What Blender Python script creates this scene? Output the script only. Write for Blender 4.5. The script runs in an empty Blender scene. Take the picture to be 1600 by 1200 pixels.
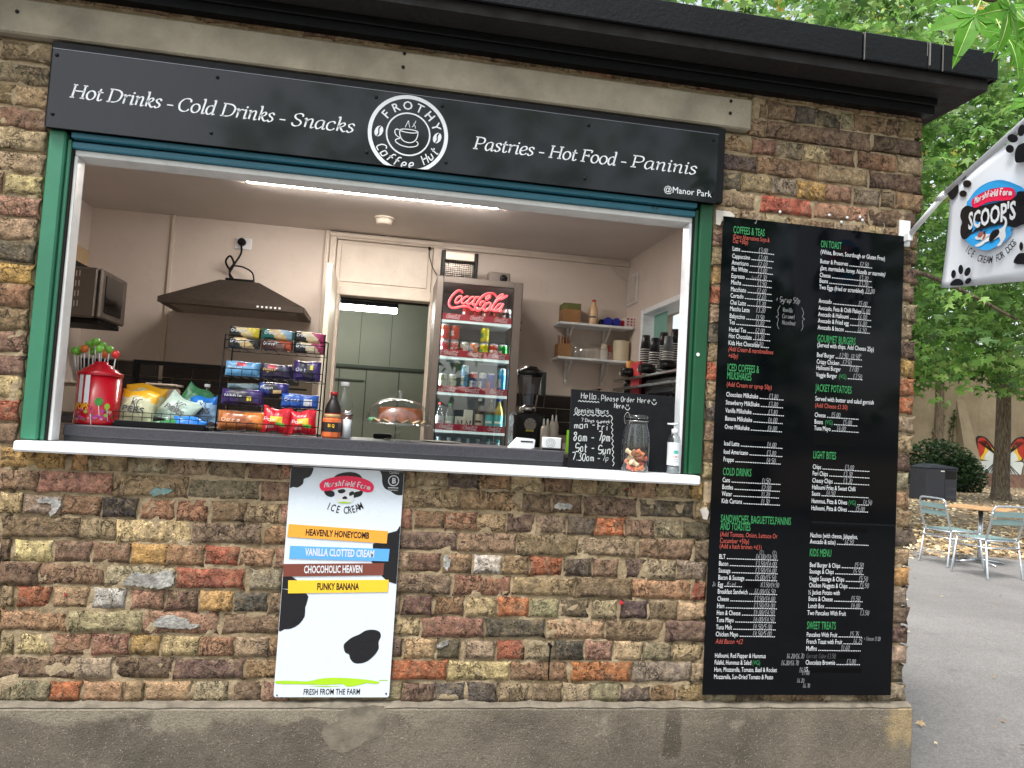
import bpy, math, random
import numpy as np
from mathutils import Vector, Matrix, noise as mnoise
R = math.radians
rnd = random.Random(7)
scene = bpy.context.scene
COL = scene.collection

# ------------------------------------------------------------------ camera
CAM = dict(c=(1.4585, -2.7579, 0.9718), yaw=0.1655, pitch=0.0597, roll=0.06, F=1201.646)
def cam_basis():
    y, p, r = CAM['yaw'], CAM['pitch'], CAM['roll']
    f = Vector((math.sin(y)*math.cos(p), math.cos(y)*math.cos(p), math.sin(p)))
    rt = Vector((math.cos(y), -math.sin(y), 0)); up = rt.cross(f)
    c, s = math.cos(r), math.sin(r)
    return f, c*rt + s*up, -s*rt + c*up
CF, CR, CU = cam_basis(); CC = Vector(CAM['c'])
def at(px, py, Y=None, Z=None, X=None):
    """point of the photograph's pixel (1600 px wide) on the plane Y=, Z= or X="""
    d = CF + CR*((px-800)/CAM['F']) + CU*((600-py)/CAM['F'])
    if Y is not None: t = (Y-CC.y)/d.y
    elif Z is not None: t = (Z-CC.z)/d.z
    else: t = (X-CC.x)/d.x
    return CC + d*t
cd = bpy.data.cameras.new('camera'); cam = bpy.data.objects.new('camera', cd); COL.objects.link(cam)
cam.matrix_world = Matrix(((CR.x, CU.x, -CF.x, CC.x), (CR.y, CU.y, -CF.y, CC.y), (CR.z, CU.z, -CF.z, CC.z), (0, 0, 0, 1)))
cd.sensor_width = 36; cd.lens = 36*CAM['F']/1600; cd.clip_start = .05; cd.clip_end = 400
scene.camera = cam

# ------------------------------------------------------------------ sky, sun, exposure
SUN_EL, SUN_AZ = R(62), R(222)        # from above and behind the viewer's left
w = bpy.data.worlds.new('World'); scene.world = w; w.use_nodes = True
nt = w.node_tree; bg = nt.nodes['Background']
sky = nt.nodes.new('ShaderNodeTexSky'); sky.sky_type = 'NISHITA'; sky.sun_disc = False
sky.sun_elevation = SUN_EL; sky.sun_rotation = SUN_AZ; sky.air_density = 1.3; sky.dust_density = 3.5
hs = nt.nodes.new('ShaderNodeHueSaturation'); hs.inputs['Saturation'].default_value = .38
nt.links.new(sky.outputs[0], hs.inputs['Color']); nt.links.new(hs.outputs[0], bg.inputs['Color'])
bg.inputs['Strength'].default_value = .15
sl = bpy.data.lights.new('sun', 'SUN'); sl.energy = 1.5; sl.angle = R(14); sl.color = (1, .97, .92)
so = bpy.data.objects.new('sun', sl); COL.objects.link(so)
sd = Vector((math.sin(SUN_AZ)*math.cos(SUN_EL), math.cos(SUN_AZ)*math.cos(SUN_EL), math.sin(SUN_EL)))
so.rotation_euler = sd.to_track_quat('Z', 'Y').to_euler(); so.location = (0, -5, 8)
vs = scene.view_settings
vs.view_transform = 'Standard'; vs.look = 'None'; vs.gamma = 1; vs.use_curve_mapping = False; vs.exposure = 1.12
try:
    scene.cycles.max_bounces = 8; scene.cycles.transparent_max_bounces = 16
    scene.cycles.sample_clamp_indirect = 4
except Exception: pass

# ------------------------------------------------------------------ colours and materials
def lin(v):
    v = v/255.; return v/12.92 if v <= .04045 else ((v+.055)/1.055)**2.4
def C(r, g, b): return (lin(r), lin(g), lin(b), 1)
class NT:
    def __init__(s, name):
        s.m = bpy.data.materials.new(name); s.m.use_nodes = True
        s.t = s.m.node_tree; s.b = s.t.nodes['Principled BSDF']; s._p = None
    def n(s, typ, **kw):
        nd = s.t.nodes.new('ShaderNode'+typ)
        for k, v in kw.items():
            if k.startswith('i_'):
                k2 = k[2:].replace('_', ' '); nd.inputs[k2].default_value = v
            else: setattr(nd, k, v)
        return nd
    def l(s, a, b): s.t.links.new(a, b)
    def pos(s):
        if s._p is None: s._p = s.n('NewGeometry').outputs['Position']
        return s._p
    def noise(s, scale, detail=4, rough=.55, vec=None, dist=0):
        nd = s.n('TexNoise'); nd.inputs['Scale'].default_value = scale; nd.inputs['Detail'].default_value = detail
        nd.inputs['Roughness'].default_value = rough; nd.inputs['Distortion'].default_value = dist
        s.l(vec or s.pos(), nd.inputs['Vector']); return nd.outputs['Fac']
    def ramp(s, v, a, b, lo=0., hi=1.):
        nd = s.n('MapRange'); nd.inputs[1].default_value = a; nd.inputs[2].default_value = b
        nd.inputs[3].default_value = lo; nd.inputs[4].default_value = hi; nd.clamp = True
        s.l(v, nd.inputs[0]); return nd.outputs[0]
    def math(s, op, a, b=None, c=None):
        nd = s.n('Math', operation=op)
        for i, v in enumerate((a, b, c)):
            if v is None: continue
            if isinstance(v, (int, float)): nd.inputs[i].default_value = v
            else: s.l(v, nd.inputs[i])
        return nd.outputs[0]
    def mix(s, f, a, b, mode='MIX'):
        nd = s.n('Mix', data_type='RGBA', blend_type=mode)
        for i, v in ((0, f), (6, a), (7, b)):
            if isinstance(v, (int, float)): nd.inputs[i].default_value = v
            elif isinstance(v, tuple): nd.inputs[i].default_value = v
            else: s.l(v, nd.inputs[i])
        return nd.outputs[2]
    def bump(s, h, strength, dist, prev=None):
        nd = s.n('Bump'); nd.inputs['Strength'].default_value = strength; nd.inputs['Distance'].default_value = dist
        s.l(h, nd.inputs['Height'])
        if prev is not None: s.l(prev, nd.inputs['Normal'])
        return nd.outputs[0]
    def set(s, k, v):
        if isinstance(v, (int, float, tuple)): s.b.inputs[k].default_value = v
        else: s.l(v, s.b.inputs[k])
_MC = {}
def M(name, col=(.5, .5, .5, 1), rough=.5, metal=0., var=.12, vs=9., bump=0., bs=80., bd=.004, coat=0., attr=False, spec=None, emit=0., trans=0., grime=0.):
    if name in _MC: return _MC[name]
    t = NT(name); base = col
    if attr:
        a = t.n('Attribute', attribute_name='Col'); base = a.outputs['Color']
    if var > 0:
        f = t.ramp(t.noise(vs, 6), .3, .7, 1-var, 1+var)
        g = t.n('Combine' + 'Color'); 
        for i in range(3): t.l(f, g.inputs[i])
        base = t.mix(1., base, g.outputs[0], 'MULTIPLY')
    if grime:
        g1 = t.ramp(t.noise(5, 9, .72, dist=.4), .5, .68, 0, grime); base = t.mix(g1, base, (.16, .14, .115, 1))
        g2 = t.ramp(t.noise(46, 6, .7), .62, .68, 0, grime*1.1); base = t.mix(g2, base, (.10, .09, .075, 1))
    t.set('Base Color', base); t.set('Metallic', metal)
    if rough > .12 and var > 0: t.set('Roughness', t.ramp(t.noise(vs*2.7, 4), .3, .7, rough*.82, min(1, rough*1.15)))
    else: t.set('Roughness', rough)
    if bump > 0: t.set('Normal', t.bump(t.noise(bs, 6, .6), bump, bd))
    if coat: t.set('Coat Weight', coat)
    if spec is not None: t.set('Specular IOR Level', spec)
    if trans: t.set('Transmission Weight', trans)
    if emit: t.set('Emission Color', col); t.set('Emission Strength', emit)
    _MC[name] = t.m; return t.m

def thin_glass(name, tint=(1, 1, 1, 1), spec=1.0, rough=.02, amt=.0):
    """clear pane or vessel wall: sees through, mirrors by its angle"""
    t = NT(name); out = t.t.nodes['Material Output']
    tr = t.n('BsdfTransparent'); tr.inputs[0].default_value = tint
    gl = t.n('BsdfGlossy'); gl.inputs['Roughness'].default_value = rough
    fr = t.n('LayerWeight'); fr.inputs[0].default_value = .5
    f = t.math('POWER', fr.outputs['Facing'], 4.); f = t.math('MULTIPLY', f, .55*spec); f = t.math('ADD', f, .035*spec+amt); f = t.math('MINIMUM', f, .9)
    mx = t.n('MixShader'); t.l(f, mx.inputs[0]); t.l(tr.outputs[0], mx.inputs[1]); t.l(gl.outputs[0], mx.inputs[2])
    t.l(mx.outputs[0], out.inputs[0]); return t.m

# ------------------------------------------------------------------ mesh building
class MB:
    def __init__(s): s.v = []; s.f = []; s.m = []; s.c = []; s.sm = []
    def add(s, verts, faces, mi=0, col=None, smooth=False):
        o = len(s.v); s.v.extend([tuple(p) for p in verts])
        for f in faces:
            s.f.append([i+o for i in f]); s.m.append(mi); s.c.append(col); s.sm.append(smooth)
        return s
    def box(s, x0, x1, y0, y1, z0, z1, mi=0, col=None, bev=0.):
        if bev > 0: return s.bevbox(x0, x1, y0, y1, z0, z1, bev, mi, col)
        vs = [(x0, y0, z0), (x1, y0, z0), (x1, y1, z0), (x0, y1, z0), (x0, y0, z1), (x1, y0, z1), (x1, y1, z1), (x0, y1, z1)]
        return s.add(vs, [(0, 3, 2, 1), (4, 5, 6, 7), (0, 1, 5, 4), (1, 2, 6, 5), (2, 3, 7, 6), (3, 0, 4, 7)], mi, col)
    def bevbox(s, x0, x1, y0, y1, z0, z1, b, mi=0, col=None):
        # box with chamfered edges: 24 verts
        b = min(b, (x1-x0)*.45, (y1-y0)*.45, (z1-z0)*.45)
        V = []; idx = {}
        for xi, x in ((0, x0), (1, x1)):
            for yi, y in ((0, y0), (1, y1)):
                for zi, z in ((0, z0), (1, z1)):
                    sx, sy, sz = (1 if xi == 0 else -1), (1 if yi == 0 else -1), (1 if zi == 0 else -1)
                    for a in range(3):
                        p = [x+sx*b, y+sy*b, z+sz*b]; p[a] = (x, y, z)[a]
                        idx[(xi, yi, zi, a)] = len(V); V.append(tuple(p))
        F = []
        for a in range(3):
            o = [k for k in range(3) if k != a]
            for e in (0, 1):
                q = []
                for (p1, p2) in ((0, 0), (1, 0), (1, 1), (0, 1)):
                    k = [0, 0, 0]; k[a] = e; k[o[0]] = p1; k[o[1]] = p2; q.append(idx[(k[0], k[1], k[2], a)])
                if (e == 1) == (a == 1): q.reverse()
                F.append(q)
        for a in range(3):   # edges along axis a
            o = [k for k in range(3) if k != a]
            for e1 in (0, 1):
                for e2 in (0, 1):
                    q = []
                    for (t, ax) in ((0, o[0]), (1, o[0]), (1, o[1]), (0, o[1])):
                        k = [0, 0, 0]; k[a] = t; k[o[0]] = e1; k[o[1]] = e2; q.append(idx[(k[0], k[1], k[2], ax)])
                    F.append(q)
        for xi in (0, 1):
            for yi in (0, 1):
                for zi in (0, 1): F.append([idx[(xi, yi, zi, a)] for a in range(3)])
        return s.add(V, F, mi, col)
    def lathe(s, prof, cx=0, cy=0, cz=0, n=20, mi=0, col=None, caps=True, colf=None, M4=None, smooth=True):
        V = []; F = []; k = len(prof)
        for (r, z) in prof:
            for i in range(n):
                a = 2*math.pi*i/n; p = Vector((cx+r*math.cos(a), cy+r*math.sin(a), cz+z))
                V.append(M4 @ p if M4 else p)
        o = len(s.v); s.v.extend([tuple(p) for p in V])
        for j in range(k-1):
            for i in range(n):
                i2 = (i+1) % n
                s.f.append([o+j*n+i, o+j*n+i2, o+(j+1)*n+i2, o+(j+1)*n+i]); s.m.append(mi); s.sm.append(smooth)
                s.c.append(colf(i/n, (prof[j][1]+prof[j+1][1])/2) if colf else col)
        if caps:
            for j, rev in ((0, True), (k-1, False)):
                if prof[j][0] > 1e-5:
                    q = [o+j*n+i for i in range(n)]
                    if rev: q.reverse()
                    s.f.append(q); s.m.append(mi); s.sm.append(False)
                    s.c.append(colf(0, prof[j][1]) if colf else col)
        return s
    def tube(s, pts, r, n=8, mi=0, col=None, closed=False, caps=True):
        pts = [Vector(p) for p in pts]; k = len(pts); o = len(s.v); up = None
        rs = r if isinstance(r, (list, tuple)) else [r]*k
        for i, p in enumerate(pts):
            a = pts[(i-1) % k] if (closed or i > 0) else p; b = pts[(i+1) % k] if (closed or i < k-1) else p
            t = (b-a)
            if t.length < 1e-9: t = Vector((0, 0, 1))
            t.normalize()
            if up is None:
                up = Vector((0, 0, 1)) if abs(t.z) < .9 else Vector((1, 0, 0))
            e1 = (up - t*up.dot(t))
            if e1.length < 1e-6: e1 = t.orthogonal()
            e1.normalize(); e2 = t.cross(e1); up = e1
            for j in range(n):
                an = 2*math.pi*j/n; s.v.append(tuple(p + (e1*math.cos(an)+e2*math.sin(an))*rs[i]))
        for i in range(k if closed else k-1):
            i2 = (i+1) % k
            for j in range(n):
                j2 = (j+1) % n
                s.f.append([o+i*n+j, o+i*n+j2, o+i2*n+j2, o+i2*n+j]); s.m.append(mi); s.c.append(col); s.sm.append(n > 4)
        if caps and not closed:
            s.f.append([o+j for j in range(n)][::-1]); s.m.append(mi); s.c.append(col); s.sm.append(False)
            s.f.append([o+(k-1)*n+j for j in range(n)]); s.m.append(mi); s.c.append(col); s.sm.append(False)
        return s
    def prism(s, poly, a0, a1, axis=1, mi=0, col=None):
        """polygon in the two other axes extruded along axis from a0 to a1"""
        def P(u, v, a):
            return (a, u, v) if axis == 0 else (u, a, v) if axis == 1 else (u, v, a)
        n = len(poly)
        V = [P(u, v, a0) for u, v in poly] + [P(u, v, a1) for u, v in poly]
        F = [list(range(n)), list(range(2*n-1, n-1, -1))] + [[i, i+n, (i+1) % n+n, (i+1) % n] for i in range(n)]
        return s.add(V, F, mi, col)
    def poly(s, pts, mi=0, col=None): return s.add(pts, [list(range(len(pts)))], mi, col)
    def xf(s, m4):
        s.v = [tuple(m4 @ Vector(p)) for p in s.v]; return s
    def build(s, name, mats, parent=None, world=True, fix=True):
        me = bpy.data.meshes.new(name)
        off = Vector((0, 0, 0))
        if parent is not None and world:
            q = parent
            while q is not None: off += q.location; q = q.parent
        vv = [(p[0]-off.x, p[1]-off.y, p[2]-off.z) for p in s.v]
        org = Vector((0, 0, 0))
        me.from_pydata(vv, [], s.f)
        if not isinstance(mats, (list, tuple)): mats = [mats]
        for m in mats: me.materials.append(m)
        me.polygons.foreach_set('material_index', s.m)
        me.polygons.foreach_set('use_smooth', s.sm)
        if any(c is not None for c in s.c):
            at_ = me.color_attributes.new('Col', 'FLOAT_COLOR', 'CORNER')
            arr = []
            for f, c in zip(s.f, s.c): arr.extend(list(c or (1, 1, 1, 1))*len(f))
            at_.data.foreach_set('color', arr)
        me.update()
        if fix:
            import bmesh
            bm = bmesh.new(); bm.from_mesh(me); bmesh.ops.recalc_face_normals(bm, faces=bm.faces); bm.to_mesh(me); bm.free()
        o = bpy.data.objects.new(name, me); COL.objects.link(o)
        if parent is not None: o.parent = parent
        return o
def tag(o, label=None, cat=None, group=None, kind=None):
    if label: o['label'] = label
    if cat: o['category'] = cat
    if group: o['group'] = group
    if kind: o['kind'] = kind
    return o
def thing(name, label, cat, loc=(0, 0, 0), group=None, rz=0):
    o = bpy.data.objects.new(name, None); COL.objects.link(o); o.location = loc; o.rotation_euler = (0, 0, rz)
    o.empty_display_size = .05
    return tag(o, label, cat, group)
def kids(o): return [c for c in bpy.data.objects if c.parent == o]
def copy_tree(o, loc=None, label=None, parent=None, ch=None):
    c = o.copy(); COL.objects.link(c)
    if parent is not None: c.parent = parent
    if loc is not None: c.location = loc
    if label: c['label'] = label
    for k in kids(o): copy_tree(k, parent=c)
    return c
def smooth_pts(pts, n=5, closed=False):
    P = [Vector(p) for p in pts]; k = len(P); out = []
    if k < 3: return P
    for i in range(k if closed else k-1):
        if closed: a, b, c, d = P[(i-1) % k], P[i], P[(i+1) % k], P[(i+2) % k]
        else: a, b, c, d = P[max(i-1, 0)], P[i], P[i+1], P[min(i+2, k-1)]
        for j in range(n):
            t = j/n
            out.append(.5*((2*b)+(c-a)*t+(2*a-5*b+4*c-d)*t*t+(3*b-a-3*c+d)*t**3))
    if not closed: out.append(P[-1])
    return out

# ------------------------------------------------------------------ lettering
_need = set(); _G = {}
WT = {'r': 0.0, 'b': .012, 'h': .028}
def load_glyphs():
    chars = "ABCDEFGHIJKLMNOPQRSTUVWXYZabcdefghijklmnopqrstuvwxyz0123456789&()+,.-'/£½ñ@:!"
    tmp = []
    def mk(s, off):
        cu = bpy.data.curves.new('t', 'FONT'); cu.body = s; cu.size = 1; cu.resolution_u = 2; cu.offset = off; cu.fill_mode = 'BOTH'
        o = bpy.data.objects.new('t', cu); COL.objects.link(o); tmp.append(o); return o
    reg = {}
    for k, off in WT.items():
        for ch in chars: reg[(k, ch)] = mk(ch, off)
    bars = mk('||', 0); adv = {ch: mk('|'+ch+'|', 0) for ch in chars}
    bpy.context.view_layer.update(); dg = bpy.context.evaluated_depsgraph_get()
    def data(o):
        me = o.evaluated_get(dg).to_mesh()
        v = [(p.co.x, p.co.y) for p in me.vertices]; f = [tuple(q.vertices) for q in me.polygons]
        o.evaluated_get(dg).to_mesh_clear(); return v, f
    bv = data(bars)[0]; bw = max(p[0] for p in bv)-min(p[0] for p in bv)
    A = {}
    for ch, o in adv.items():
        v = data(o)[0]; A[ch] = max(p[0] for p in v)-min(p[0] for p in v)-bw
    for (k, ch), o in reg.items():
        v, f = data(o); _G[(k, ch)] = (v, f, A[ch])
    for o in tmp:
        cu = o.data; bpy.data.objects.remove(o); bpy.data.curves.remove(cu)
    capv = _G[('r', 'H')][0]; return max(p[1] for p in capv)
CAPH = load_glyphs()
def text_w(s, cap, cond=1., track=0.):
    k = cap/CAPH; return sum((_G[('r', ch)][2] if ch != ' ' else .28)+track for ch in s)*k*cond
def put_text(mb, s, mapf, cap, cond=1., wt='r', slant=0., mi=0, col=None, track=0., width=None, align=0):
    """lay out s along u (metres), v up; mapf(u,v)->3D point"""
    w0 = text_w(s, cap, cond, track)
    if width: cond *= width/w0; w0 = width
    k = cap/CAPH; u = -w0*align
    for ch in s:
        if ch == ' ': u += (.28+track)*k*cond; continue
        v, f, a = _G[(wt, ch)]
        mb.add([mapf(u+(x*cond+y*slant)*k, y*k) for x, y in v], f, mi, col)
        u += (a+track)*k*cond
    return w0
# single-stroke handwriting: x 0-6, baseline y=2, x-height 6, capitals 9, descender 0
HW = {}
for _t in """a 462614224346 4642|b 1912 142646443212|c 4626142242|d 462614224244 4942|e 14444626142232|f 49392822 1646|g 462614234446 46401020|h 1912 14264642|i 2622 2828|j 363020 3838|k 1912 4614 1442|l 292232
m 1612 15263532 35465552|n 1612 15264642|o 36161222424636|p 1610 15264644221423|q 462614224346 4640|r 1612 142646|s 462615443212|t 282232 1646|u 16132243 4642|v 163246|w 1622354256|x 1642 4612|y 161344 464010|z 16461242
A 123952 1545|B 1219395515 15554212|C 58391714223252|D 12193957543212|E 59191252 1646|F 591912 1646|G 583917142242555535|H 1912 5952 1656|I 2922|J 49432212|K 1912 5915 2652|L 191252|M 1219355952|N 12195259|O 39171422425739|P 1219495515|Q 39171422425739 3552
R 1219495515 3552|S 58391815554212|T 3932 0969|U 1914224459|V 193259|W 1922354259|X 1952 5912|Y 193559 3532|Z 19591252
0 39171422425739|1 172922|2 183948461252|3 194936 36544212|4 391454 4742|5 59191646442212|6 49271422424415|7 195932|8 391836442214364839|9 47171839484742
£ 483928221252 1545|. 2222|- 1545|+ 1545 3733|/ 1259|: 2323 2626|( 391532|) 193512|' 2927|, 2211|{ 39282615242232|} 19282635242212|& 5218394714123254""".replace(chr(10), '|').split('|'):
    HW[_t[0]] = _t[2:]
def glyph_strokes(ch):
    s = HW.get(ch)
    if s is None: return []
    out = []
    for q in s.split(' '):
        if len(q) % 2: q = q[:-1]
        out.append([(int(q[i]), int(q[i+1])-2) for i in range(0, len(q), 2)])
    return out
def ribbon(mb, pts, mapf, w, mi=0, col=None, nib=None, closed=False, n=4, sharp=False):
    P = [Vector((p[0], p[1], 0)) for p in pts]
    if len(P) == 1 or (len(P) == 2 and (P[0]-P[1]).length < 1e-7): P = [P[0], P[0]+Vector((w, 0, 0))]
    if not sharp: P = smooth_pts(P, n, closed)
    k = len(P); L = []
    for i in range(k):
        a = P[(i-1) % k] if closed else P[max(0, i-1)]; b = P[(i+1) % k] if closed else P[min(k-1, i+1)]
        t = b-a
        t = t.normalized() if t.length > 1e-9 else Vector((1, 0, 0))
        ww = w
        if nib: ww = nib[0]+(w-nib[0])*abs(math.sin(math.atan2(t.y, t.x)-nib[1]))
        nn = Vector((-t.y, t.x, 0))*ww*.5
        L.append((P[i]+nn, P[i]-nn))
    V = [mapf(p.x, p.y) for a in L for p in a]
    F = [[2*i, 2*i+1, 2*i+3, 2*i+2] for i in range(k-1)]
    if closed: F.append([2*k-2, 2*k-1, 1, 0])
    mb.add(V, F, mi, col)
def put_hand(mb, s, mapf, cap, cond=.8, w=None, slant=.1, mi=0, col=None, jit=0., width=None, n=3):
    k = cap/7.; adv = lambda ch: (6.2 if ch in 'mwMW' else 3.2 if ch in "il.:'(),1" else 3.4 if ch == ' ' else 5.4)
    tot = sum(adv(c) for c in s)*k*cond
    if width: cond *= width/tot; tot = width
    u = 0; w = w or cap*.1
    for ch in s:
        jy = rnd.uniform(-jit, jit)*cap
        for st in glyph_strokes(ch):
            ribbon(mb, [(u+(x*cond+y*slant)*k, y*k+jy) for x, y in st], mapf, w, mi, col, n=n)
        u += adv(ch)*k*cond
    return tot
# italic book serif drawn with a broad nib: x 0..1, baseline 0, x-height .45, capitals .68
SF = {
 'H': (.78, ['.14,.66 .14,.02', '.64,.66 .64,.02', '.14,.36 .64,.36', '.03,.66 .25,.66', '.53,.66 .75,.66', '.03,.02 .25,.02', '.53,.02 .75,.02']),
 'D': (.74, ['.14,.66 .14,.02', '.03,.66 .3,.66', '.3,.66 .52,.62 .66,.5 .67,.3 .58,.12 .4,.03 .2,.02', '.03,.02 .25,.02']),
 'C': (.66, ['.6,.5 .57,.62 .42,.67 .24,.62 .1,.45 .08,.28 .15,.09 .33,.0 .5,.03 .6,.14']),
 'S': (.52, ['.44,.52 .42,.63 .28,.67 .13,.6 .11,.48 .2,.38 .35,.31 .43,.2 .38,.06 .24,.0 .1,.04 .05,.16']),
 'P': (.6, ['.14,.66 .14,.02', '.03,.66 .3,.66', '.28,.66 .46,.63 .53,.52 .49,.38 .34,.31 .16,.31', '.03,.02 .27,.02']),
 'F': (.56, ['.14,.66 .14,.02', '.03,.66 .52,.66 .52,.54', '.14,.36 .42,.36', '.42,.43 .42,.29', '.03,.02 .27,.02']),
 'o': (.5, ['@.25,.45 .12,.4 .05,.24 .1,.07 .23,.0 .37,.05 .45,.22 .39,.39']),
 't': (.32, ['.17,.6 .13,.44 .13,.12 .17,.01 .27,.02 .33,.09', '.03,.43 .31,.43']),
 'r': (.38, ['.02,.42 .13,.44 .13,.02', '.13,.28 .2,.4 .3,.46 .37,.43', '.13,.0 .13,.04']),
 'i': (.26, ['.03,.42 .13,.44 .13,.06 .17,.0 .26,.05', '*.15,.6']),
 'n': (.52, ['.02,.42 .12,.44 .12,.01', '.12,.28 .2,.4 .31,.46 .39,.4 .38,.08 .42,.0 .51,.05']),
 'k': (.5, ['.03,.7 .12,.71 .12,.01', '.12,.22 .22,.4 .34,.46 .4,.38 .32,.27 .14,.22', '.2,.24 .32,.07 .42,.0 .5,.04']),
 's': (.36, ['.31,.36 .28,.44 .18,.46 .08,.39 .12,.29 .24,.22 .3,.13 .24,.03 .13,.0 .04,.08']),
 'l': (.26, ['.03,.7 .13,.71 .13,.07 .17,.0 .26,.05']),
 'd': (.52, ['.38,.4 .25,.46 .1,.38 .05,.2 .1,.05 .22,.0 .37,.14', '.3,.7 .39,.71 .39,.07 .43,.0 .51,.05']),
 'a': (.5, ['.38,.42 .25,.46 .1,.37 .05,.18 .1,.04 .2,.0 .36,.16', '.38,.45 .38,.07 .42,.0 .5,.05']),
 'c': (.42, ['.37,.36 .33,.45 .22,.46 .09,.37 .05,.2 .1,.05 .22,.0 .34,.04 .4,.12']),
 'e': (.42, ['.07,.2 .25,.24 .36,.33 .32,.44 .22,.46 .1,.38 .05,.2 .1,.05 .22,.0 .34,.04 .4,.11']),
 '-': (.36, ['.05,.23 .29,.23']),
}
def put_serif(mb, s, mapf, cap, width, mi=0, col=None, slant=.22):
    k = cap/.66; tot = sum(SF[c][0] if c != ' ' else .25 for c in s)*k; cond = width/tot; u = 0
    for ch in s:
        if ch == ' ': u += .25*k*cond; continue
        a, sts = SF[ch]
        for st in sts:
            closed = st[0] == '@'; dot = st[0] == '*'
            pts = [tuple(float(q) for q in p.split(',')) for p in st.lstrip('@*').split(' ')]
            if dot:
                x, y = pts[0]; r = .052
                mb.poly([mapf(u+(x*cond+(y+r*math.sin(t))*slant)*k+r*math.cos(t)*k, (y+r*math.sin(t))*k) for t in [i*math.pi/5 for i in range(10)]], mi, col); continue
            ribbon(mb, [(u+(x*cond+y*slant)*k, y*k) for x, y in pts], mapf, .098*k, mi, col, nib=(.036*k, R(22)), closed=closed, n=5, sharp=len(pts) == 2)
        u += a*k*cond
# ------------------------------------------------------------------ materials of the building
def brick_material(name, attr=False):
    t = NT(name)
    if attr: base = t.n('Attribute', attribute_name='Col').outputs['Color']; rand = None
    else:
        oi = t.n('ObjectInfo'); base = oi.outputs['Color']; rand = oi.outputs['Random']
    big = t.noise(11, 6, .6); mid = t.noise(38, 6, .65); fine = t.noise(170, 5, .7)
    vec = t.n('VectorMath', operation='ADD'); t.l(t.pos(), vec.inputs[0]); vec.inputs[1].default_value = (3.3, 1.2, 7.7)
    pat = t.noise(17, 5, .6, vec=vec.outputs[0], dist=.6)
    v = t.mix(t.ramp(big, .42, .62), base, (.16, .125, .105, 1))
    base2 = t.mix(.22, base, v)
    base2 = t.mix(t.ramp(t.noise(27, 6, .68, dist=.8), .53, .60, 0, .5), base2, (.30, .225, .145, 1))
    # fired patches: ochre and plum inside one brick
    base2 = t.mix(t.ramp(pat, .52, .74, 0, .34), base2, (.27, .185, .095, 1))
    base2 = t.mix(t.ramp(pat, .28, .48, .32, 0), base2, (.085, .06, .062, 1))
    s = t.ramp(mid, .36, .64, .58, 1.5); g = t.n('CombineColor')
    for i in range(3): t.l(s, g.inputs[i])
    base2 = t.mix(1., base2, g.outputs[0], 'MULTIPLY')
    sp = t.ramp(fine, .36, .64, .72, 1.3); g2 = t.n('CombineColor')
    for i in range(3): t.l(sp, g2.inputs[i])
    base2 = t.mix(1., base2, g2.outputs[0], 'MULTIPLY')
    vec2 = t.n('VectorMath', operation='ADD'); t.l(t.pos(), vec2.inputs[0]); vec2.inputs[1].default_value = (9.1, 4.2, 2.7)
    wh = t.noise(16, 9, .72, vec=vec2.outputs[0]); base2 = t.mix(t.ramp(wh, .64, .7, 0, .6), base2, (.46, .43, .37, 1))
    vo = t.n('TexVoronoi', feature='F1'); vo.inputs['Scale'].default_value = 95; vo.inputs['Randomness'].default_value = 1
    t.l(t.pos(), vo.inputs['Vector'])
    keep = t.ramp(t.noise(30, 3), .5, .58); pit = t.math('MULTIPLY', t.ramp(vo.outputs['Distance'], .12, .3, 1, 0), keep)
    base2 = t.mix(t.math('MULTIPLY', pit, .8), base2, (.03, .024, .02, 1))
    cr = t.math('ABSOLUTE', t.math('SUBTRACT', t.noise(19, 5, .6, dist=1.2), .5))
    crk = t.math('MULTIPLY', t.ramp(cr, .006, .022, 1, 0), t.ramp(t.noise(9, 3), .46, .56))
    base2 = t.mix(t.math('MULTIPLY', crk, .75), base2, (.028, .022, .018, 1))  # crevice shade put into the colour, where the bump alone stays faint
    och = t.noise(52, 4, .6, vec=vec.outputs[0]); base2 = t.mix(t.ramp(och, .56, .68, 0, .45), base2, (.30, .21, .11, 1))
    t.set('Base Color', base2); t.set('Roughness', .95); t.set('Specular IOR Level', .2)
    h = t.math('ADD', t.math('MULTIPLY', t.noise(26, 9, .72), 1.), t.math('MULTIPLY', fine, .35))
    h = t.math('SUBTRACT', h, t.math('ADD', t.math('MULTIPLY', pit, .55), t.math('MULTIPLY', crk, .5)))
    t.set('Normal', t.bump(h, 1., .02)); return t.m
m_brick = brick_material('weathered_brick'); m_brickc = brick_material('weathered_brick_rest', True)
def mortar_material():
    t = NT('lime_mortar'); n1 = t.noise(5, 8, .65); n2 = t.noise(70, 6, .7)
    c = t.mix(t.ramp(n1, .38, .62), C(154, 136, 108), C(184, 165, 136))
    c = t.mix(t.ramp(t.noise(13, 6, .7, dist=.5), .6, .7, 0, .5), c, C(110, 100, 84))
    f = t.ramp(n2, .3, .7, .72, 1.22); g = t.n('CombineColor')
    for i in range(3): t.l(f, g.inputs[i])
    c = t.mix(1., c, g.outputs[0], 'MULTIPLY')
    t.set('Base Color', c); t.set('Roughness', 1.); t.set('Specular IOR Level', .1)
    t.set('Normal', t.bump(t.math('ADD', t.noise(60, 8, .75), t.noise(14, 6, .7)), .9, .012)); return t.m
m_mortar = mortar_material()
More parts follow.
